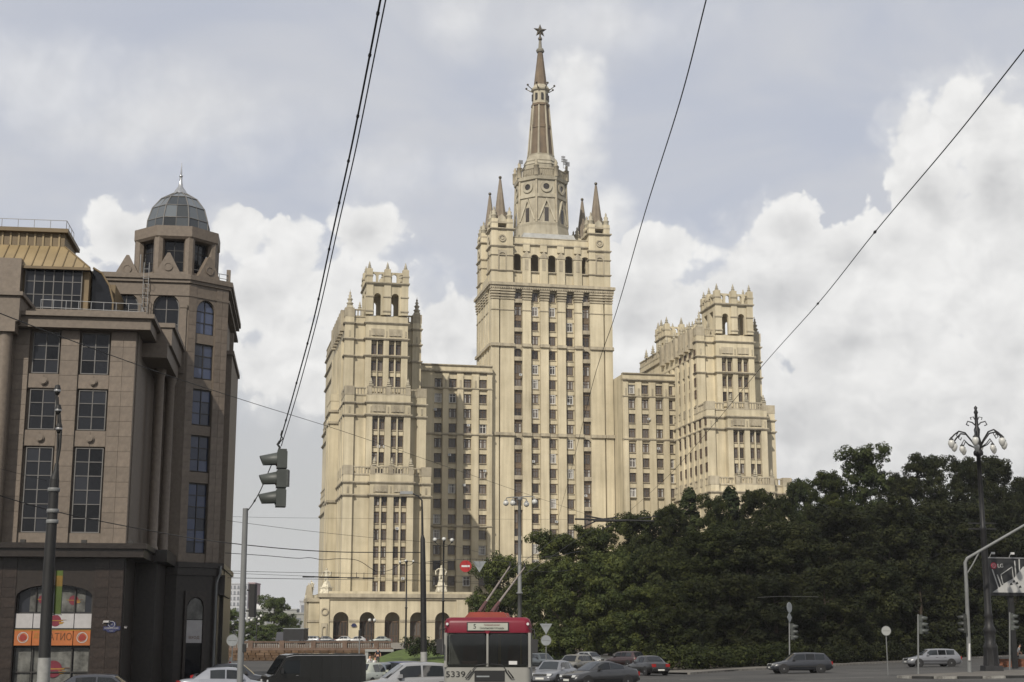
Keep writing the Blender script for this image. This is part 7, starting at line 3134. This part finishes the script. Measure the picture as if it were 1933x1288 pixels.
sun_logo(t, 1.98, 3.55, .29, -.002)
for i, (a, b, z0, z1, lab) in enumerate(((.06, .84, 0.3, 2.2, 'wrinkled pale film sheet behind the left shop pane'), (.95, 2.85, .25, 2.24, 'wrinkled film sheet with a dark red sun logo behind the middle shop pane'),
                                         (2.95, SW - .10, .3, 2.2, 'wrinkled film sheet behind the right shop pane'), (.62, 1.62, 4.0, 5.12, 'white poster with a red sun in the left upper shop pane'),
                                         (2.2, 3.36, 4.0, 5.12, 'white poster with a red sun in the right upper shop pane'))):
    q = MB()
    nx_, nz_ = 12, 12
    vs = []
    for jj in range(nz_ + 1):
        for ii in range(nx_ + 1):
            u, v = ii / nx_, jj / nz_
            amp = .02 if i < 3 else .003
            vs.append((a + (b - a) * u, amp * math.sin(7 * u + 3 * v + i) * math.sin(5 * v + 2 * u + i * 2), z0 + (z1 - z0) * v + (.03 * math.sin(6 * u + i) * (1 - v) if i < 3 else 0)))
    q.add(vs, [(jj * (nx_ + 1) + ii, jj * (nx_ + 1) + ii + 1, (jj + 1) * (nx_ + 1) + ii + 1, (jj + 1) * (nx_ + 1) + ii) for jj in range(nz_) for ii in range(nx_)], 0, True)
    o = q.build('window_film', 'film')
    o.location = L_world(sh0, .395 if i < 3 else .40, 0)
    o.rotation_euler = (0, 0, R(8))
    tag(o, lab, 'window film', 'film sheets in the shop window')
    if i == 1:
        sun_logo(o, 1.98, 1.15, .42, -.03)
    if i == 3:
        sun_logo(o, 1.25, 4.62, .22, -.01)
    if i == 4:
        sun_logo(o, 2.78, 4.58, .24, -.01)
# street-name plate, two cameras
t = thing('street_sign', 'dark blue street name plate with white letters on the dark granite pier', 'sign', L_world(-.46, -.06, 3.17), 8)
q = MB()
q.prism([(-.42, -.10), (.36, -.10), (.42, -.04), (.42, .10), (-.42, .10)], -.03, .03)
q.prism([(-.30, -.10), (.24, -.10), (.12, -.20), (-.18, -.20)][::-1], -.028, .028)
q.prism([(.22 * math.cos(R(20 * i)) - .02, .17 * math.sin(R(20 * i)) + .20) for i in range(18)], -.026, .026)
q.build('plate', 'plaque_blue', t)
q = MB()
q.disc((-.02, .20), .165, -.03, -.02, 24, 0, .145)
q.build('ring', 'poster_light', t)
lettering('lettering', 'НОВИНСКИЙ', .11, t, (-.02, -.034, .0), (R(90), 0, 0), 'shop_white', .68)
lettering('lettering', '31', .13, t, (-.02, -.034, .20), (R(90), 0, 0), 'shop_white')
lettering('lettering', 'бульвар', .05, t, (-.02, -.034, -.13), (R(90), 0, 0), 'poster_light')
for (u, v, z, dg, lab) in ((-.76, -.12, 3.50, 60, 'white security camera left above the street name plate'), (.15, .25, 3.22, 20, 'small white security camera at the dark granite corner')):
    t = thing('security_camera', lab, 'camera', L_world(u, v, z), 8 + dg)
    q = MB()
    q.box(-.05, .05, -.20, .14, -.04, .05)
    q.box(-.06, .06, -.25, .1, .05, .062)
    q.build('housing', 'shop_white', t)
    q = MB()
    q.tube((0, .1, -.02), (0, .22, -.10), .02, None, 6)
    q.build('bracket', 'shop_white', t)


# ================================================================== WIRES
def wire(label, pts, r=.011, sag=0.0, group='overhead wires', name='overhead_wire', beads=(), m='wire', n=24, bead=1.0):
    """smooth wire through points of space; beads are insulators at fractions of its length"""
    P = [Vector(p) for p in pts]
    out = []
    if len(P) == 2:
        for i in range(n + 1):
            f = i / n
            p = P[0].lerp(P[1], f)
            p.z -= sag * 4 * f * (1 - f)
            out.append(p)
    else:
        Q = [P[0] * 2 - P[1]] + P + [P[-1] * 2 - P[-2]]
        for i in range(1, len(Q) - 2):
            for k in range(8):
                f = k / 8
                a, b, c, d = Q[i - 1:i + 3]
                out.append(.5 * ((2 * b) + (c - a) * f + (2 * a - 5 * b + 4 * c - d) * f * f + (3 * b - a - 3 * c + d) * f ** 3))
        out.append(P[-1])
    mb = MB()
    c0 = out[0].copy()
    mb.path([p - c0 for p in out], r, 5)
    o = mb.build(name, m)
    o.location = c0
    tag(o, label, 'wire', group)
    for f in beads:
        x = f * (len(out) - 1)
        i = min(int(x), len(out) - 2)
        p = out[i].lerp(out[i + 1], x - i) - c0
        d = (out[i + 1] - out[i]).normalized()
        q = MB()
        k = r / .011 * bead
        q.tube(p - d * .16 * k, p + d * .16 * k, .030 * k, None, 8)
        q.tube(p - d * .06 * k, p + d * .06 * k, .050 * k, None, 8)
        q.tube(p - d * .13 * k + Vector((.03 * k, 0, .03 * k)), p + d * .1 * k + Vector((-.03 * k, 0, -.04 * k)), .012 * k, None, 5)
        q.build('insulator', 'wire', o)
    return o


# span wires to the hanging signal: from high over our heads to the signal
A = lambda px, py, Y: at(px, py, Y)
hang = at(527, 838, 25)
wire('thicker dark cable dropping from the top of the picture to the hanging traffic light', [A(724, -30, 12), A(695, 120, 13.5), A(663, 280, 15.4), A(630, 430, 17.6), A(593, 600, 20.4), A(555, 740, 23.2), hang], .0105, beads=(.06, .15, .27, .36, .45, .54, .63, .72, .81, .92), bead=.34)
wire('thin twin cable close to the thick one above the hanging traffic light', [A(734, -30, 12.2), A(708, 100, 13.6), A(672, 280, 15.6), A(640, 420, 17.6), A(602, 590, 20.4), A(562, 740, 23.2), at(531, 842, 25)], .0075)
wire('short cable from the hanging traffic light down to the top of the grey pole', [at(520, 860, 25), at(505, 895, 25), at(492, 925, 25), at(478, 950, 25), at(466, 966, 25)], .009, beads=(.3, .7), bead=.4)
wire('thin wire running from the top centre down past the central tower', [A(1338, -20, 20), A(1284, 190, 24), A(1218, 400, 31), A(1163, 590, 42), A(1120, 720, 60), A(1080, 880, 95), A(1052, 985, 150)], .011)
wire('long wire with insulators sweeping down from the right edge across the clouds', [A(1960, 60, 22), A(1800, 262, 27), A(1651, 439, 34), A(1545, 572, 43), A(1440, 690, 58), A(1340, 810, 80), A(1255, 905, 110), A(1165, 985, 150)], .012, beads=(.285, .43, .86), bead=.62)
wire('thin wire crossing the granite building from upper left down to the overhead junction', [A(-30, 580, 30), A(100, 630, 36), A(300, 703, 48), A(480, 762, 62), A(640, 812, 78), A(820, 873, 100), A(980, 928, 125), A(1110, 972, 150)], .013)
for lab, pts, r in (
    ('faint level wire above the granite building cornice to the grey lamp', [A(-20, 880, 70), A(300, 960, 90), A(430, 975, 100), A(700, 979, 120), A(1080, 981, 150)], .010),
    ('wire dropping from the left across the dark building base to the cobra lamp', [A(-20, 930, 55), A(110, 967, 58), A(300, 1005, 60), A(430, 1025, 60), A(610, 1041, 60.5), A(795, 1043, 61)], .020),
    ('thin wire sloping under the previous level wire towards the right', [A(429, 983, 80), A(560, 1000, 90), A(690, 1014, 100), A(840, 1028, 115), A(930, 1050, 130)], .012),
    ('wavy cable passing behind the grey pole below the middle wires', [A(425, 1044, 70), A(500, 1049, 72), A(560, 1054, 74), A(585, 1053, 75), A(610, 1057, 76), A(640, 1055, 77), A(675, 1058, 78), A(700, 1073, 79), A(715, 1080, 80), A(740, 1075, 82), A(765, 1060, 84), A(800, 1064, 88), A(850, 1062, 90)], .016),
    ('upper contact wire level with the foot of the left side tower', [A(427, 1078, 75), A(560, 1081, 85), A(700, 1083, 95), A(850, 1087, 110), A(1000, 1092, 130)], .012),
    ('middle contact wire level with the foot of the left side tower', [A(427, 1082, 70), A(560, 1087, 80), A(700, 1092, 95), A(850, 1097, 110), A(990, 1100, 130)], .010),
    ('lower contact wire level with the foot of the left side tower', [A(430, 1091, 68), A(560, 1093, 76), A(700, 1095, 90), A(850, 1099, 105), A(1000, 1108, 130)], .014),
    ('span wire that carries the red disc and the triangle', [A(800, 1062, 61), A(836, 1058, 75), A(879, 1056, 88), A(905, 1056, 88.1), A(955, 1060, 100), A(982, 1062, 110)], .014),
    ('left contact wire over the trolleybus running to the junction', [A(958, 1080, 54), A(1010, 1045, 80), A(1060, 1010, 110), A(1120, 985, 150)], .012),
    ('right contact wire over the trolleybus running to the junction', [A(990, 1085, 54), A(1040, 1052, 80), A(1095, 1015, 110), A(1150, 985, 150)], .012),
    ('low span wire reaching right from the tall globe lamp into the trees', [A(983, 1052, 110), A(1020, 1052, 108), A(1045, 1050, 105), A(1100, 1040, 110)], .022),
    ('second low span wire right of the tall globe lamp', [A(983, 1075, 110), A(1010, 1078, 106), A(1040, 1080, 104), A(1080, 1076, 110)], .018),
    ('thin bright cable seen against the dark trees above the diamond plate', [A(1430, 1128, 112), A(1480, 1126, 112), A(1545, 1127, 112)], .006),
    ('guy wire from the gantry arm across the dark trees', [A(1848, 1043, 99), A(1800, 1038, 99), A(1740, 1060, 101)], .010),
):
    wire(lab, pts, r, m='steel' if 'bright' in lab else 'wire')
# section insulators of the contact wires
q = thing('wire_crossing', 'dark bar of trolley wire insulators in front of the left side tower', 'wire fitting', at(648, 1091, 88))
mb = MB()
a, b = at(576, 1089, 88) - q.location, at(702, 1092, 88) - q.location
mb.tube(a, b, .028, None, 6)
for f in (.05, .3, .42, .72, .95):
    p = a.lerp(b, f)
    mb.tube(p - Vector((.35, 0, 0)), p + Vector((.35, 0, 0)), .045, None, 6)
for f in (.39, .77, .88):
    p = a.lerp(b, f)
    mb.tube(p, p + Vector((0, 0, .33)), .018, None, 5)
mb.build('insulator_bar', 'wire', q)
q = thing('wire_crossing', 'dark fan of trolley wire crossing bars in front of the central tower foot', 'wire fitting', at(1130, 980, 150))
mb = MB()
def S(px, py):
    return at(px, py, 150) - q.location
for (p0, p1, r) in ((S(1085, 980), S(1235, 984), .09), (S(1105, 974), S(1165, 985), .08), (S(1165, 977), S(1110, 983), .07), (S(1098, 996), S(1130, 982), .06), (S(1136, 1000), S(1155, 990), .05), (S(1205, 979), S(1240, 975), .06), (S(1120, 983), S(1180, 983), .13)):
    mb.tube(p0, p1, r, None, 6)
mb.build('crossing_bar', 'wire', q)


# ================================================================== AIR
def haze(density):
    mb = MB()
    mb.box(-4020, 4020, -640, 8040, -1.2, 176)
    m = bpy.data.materials.new('haze')
    m.use_nodes = True
    N, Lk = m.node_tree.nodes, m.node_tree.links
    N.remove(N['Principled BSDF'])
    v = N.new('ShaderNodeVolumePrincipled')
    v.inputs['Color'].default_value = (0.93, 0.95, 1.0, 1)
    v.inputs['Density'].default_value = density
    v.inputs['Anisotropy'].default_value = 0.0
    Lk.new(v.outputs[0], N['Material Output'].inputs['Volume'])
    MAT['haze'] = m
    o = mb.build('haze', 'haze')
    stuff(o)


haze(0.00009)
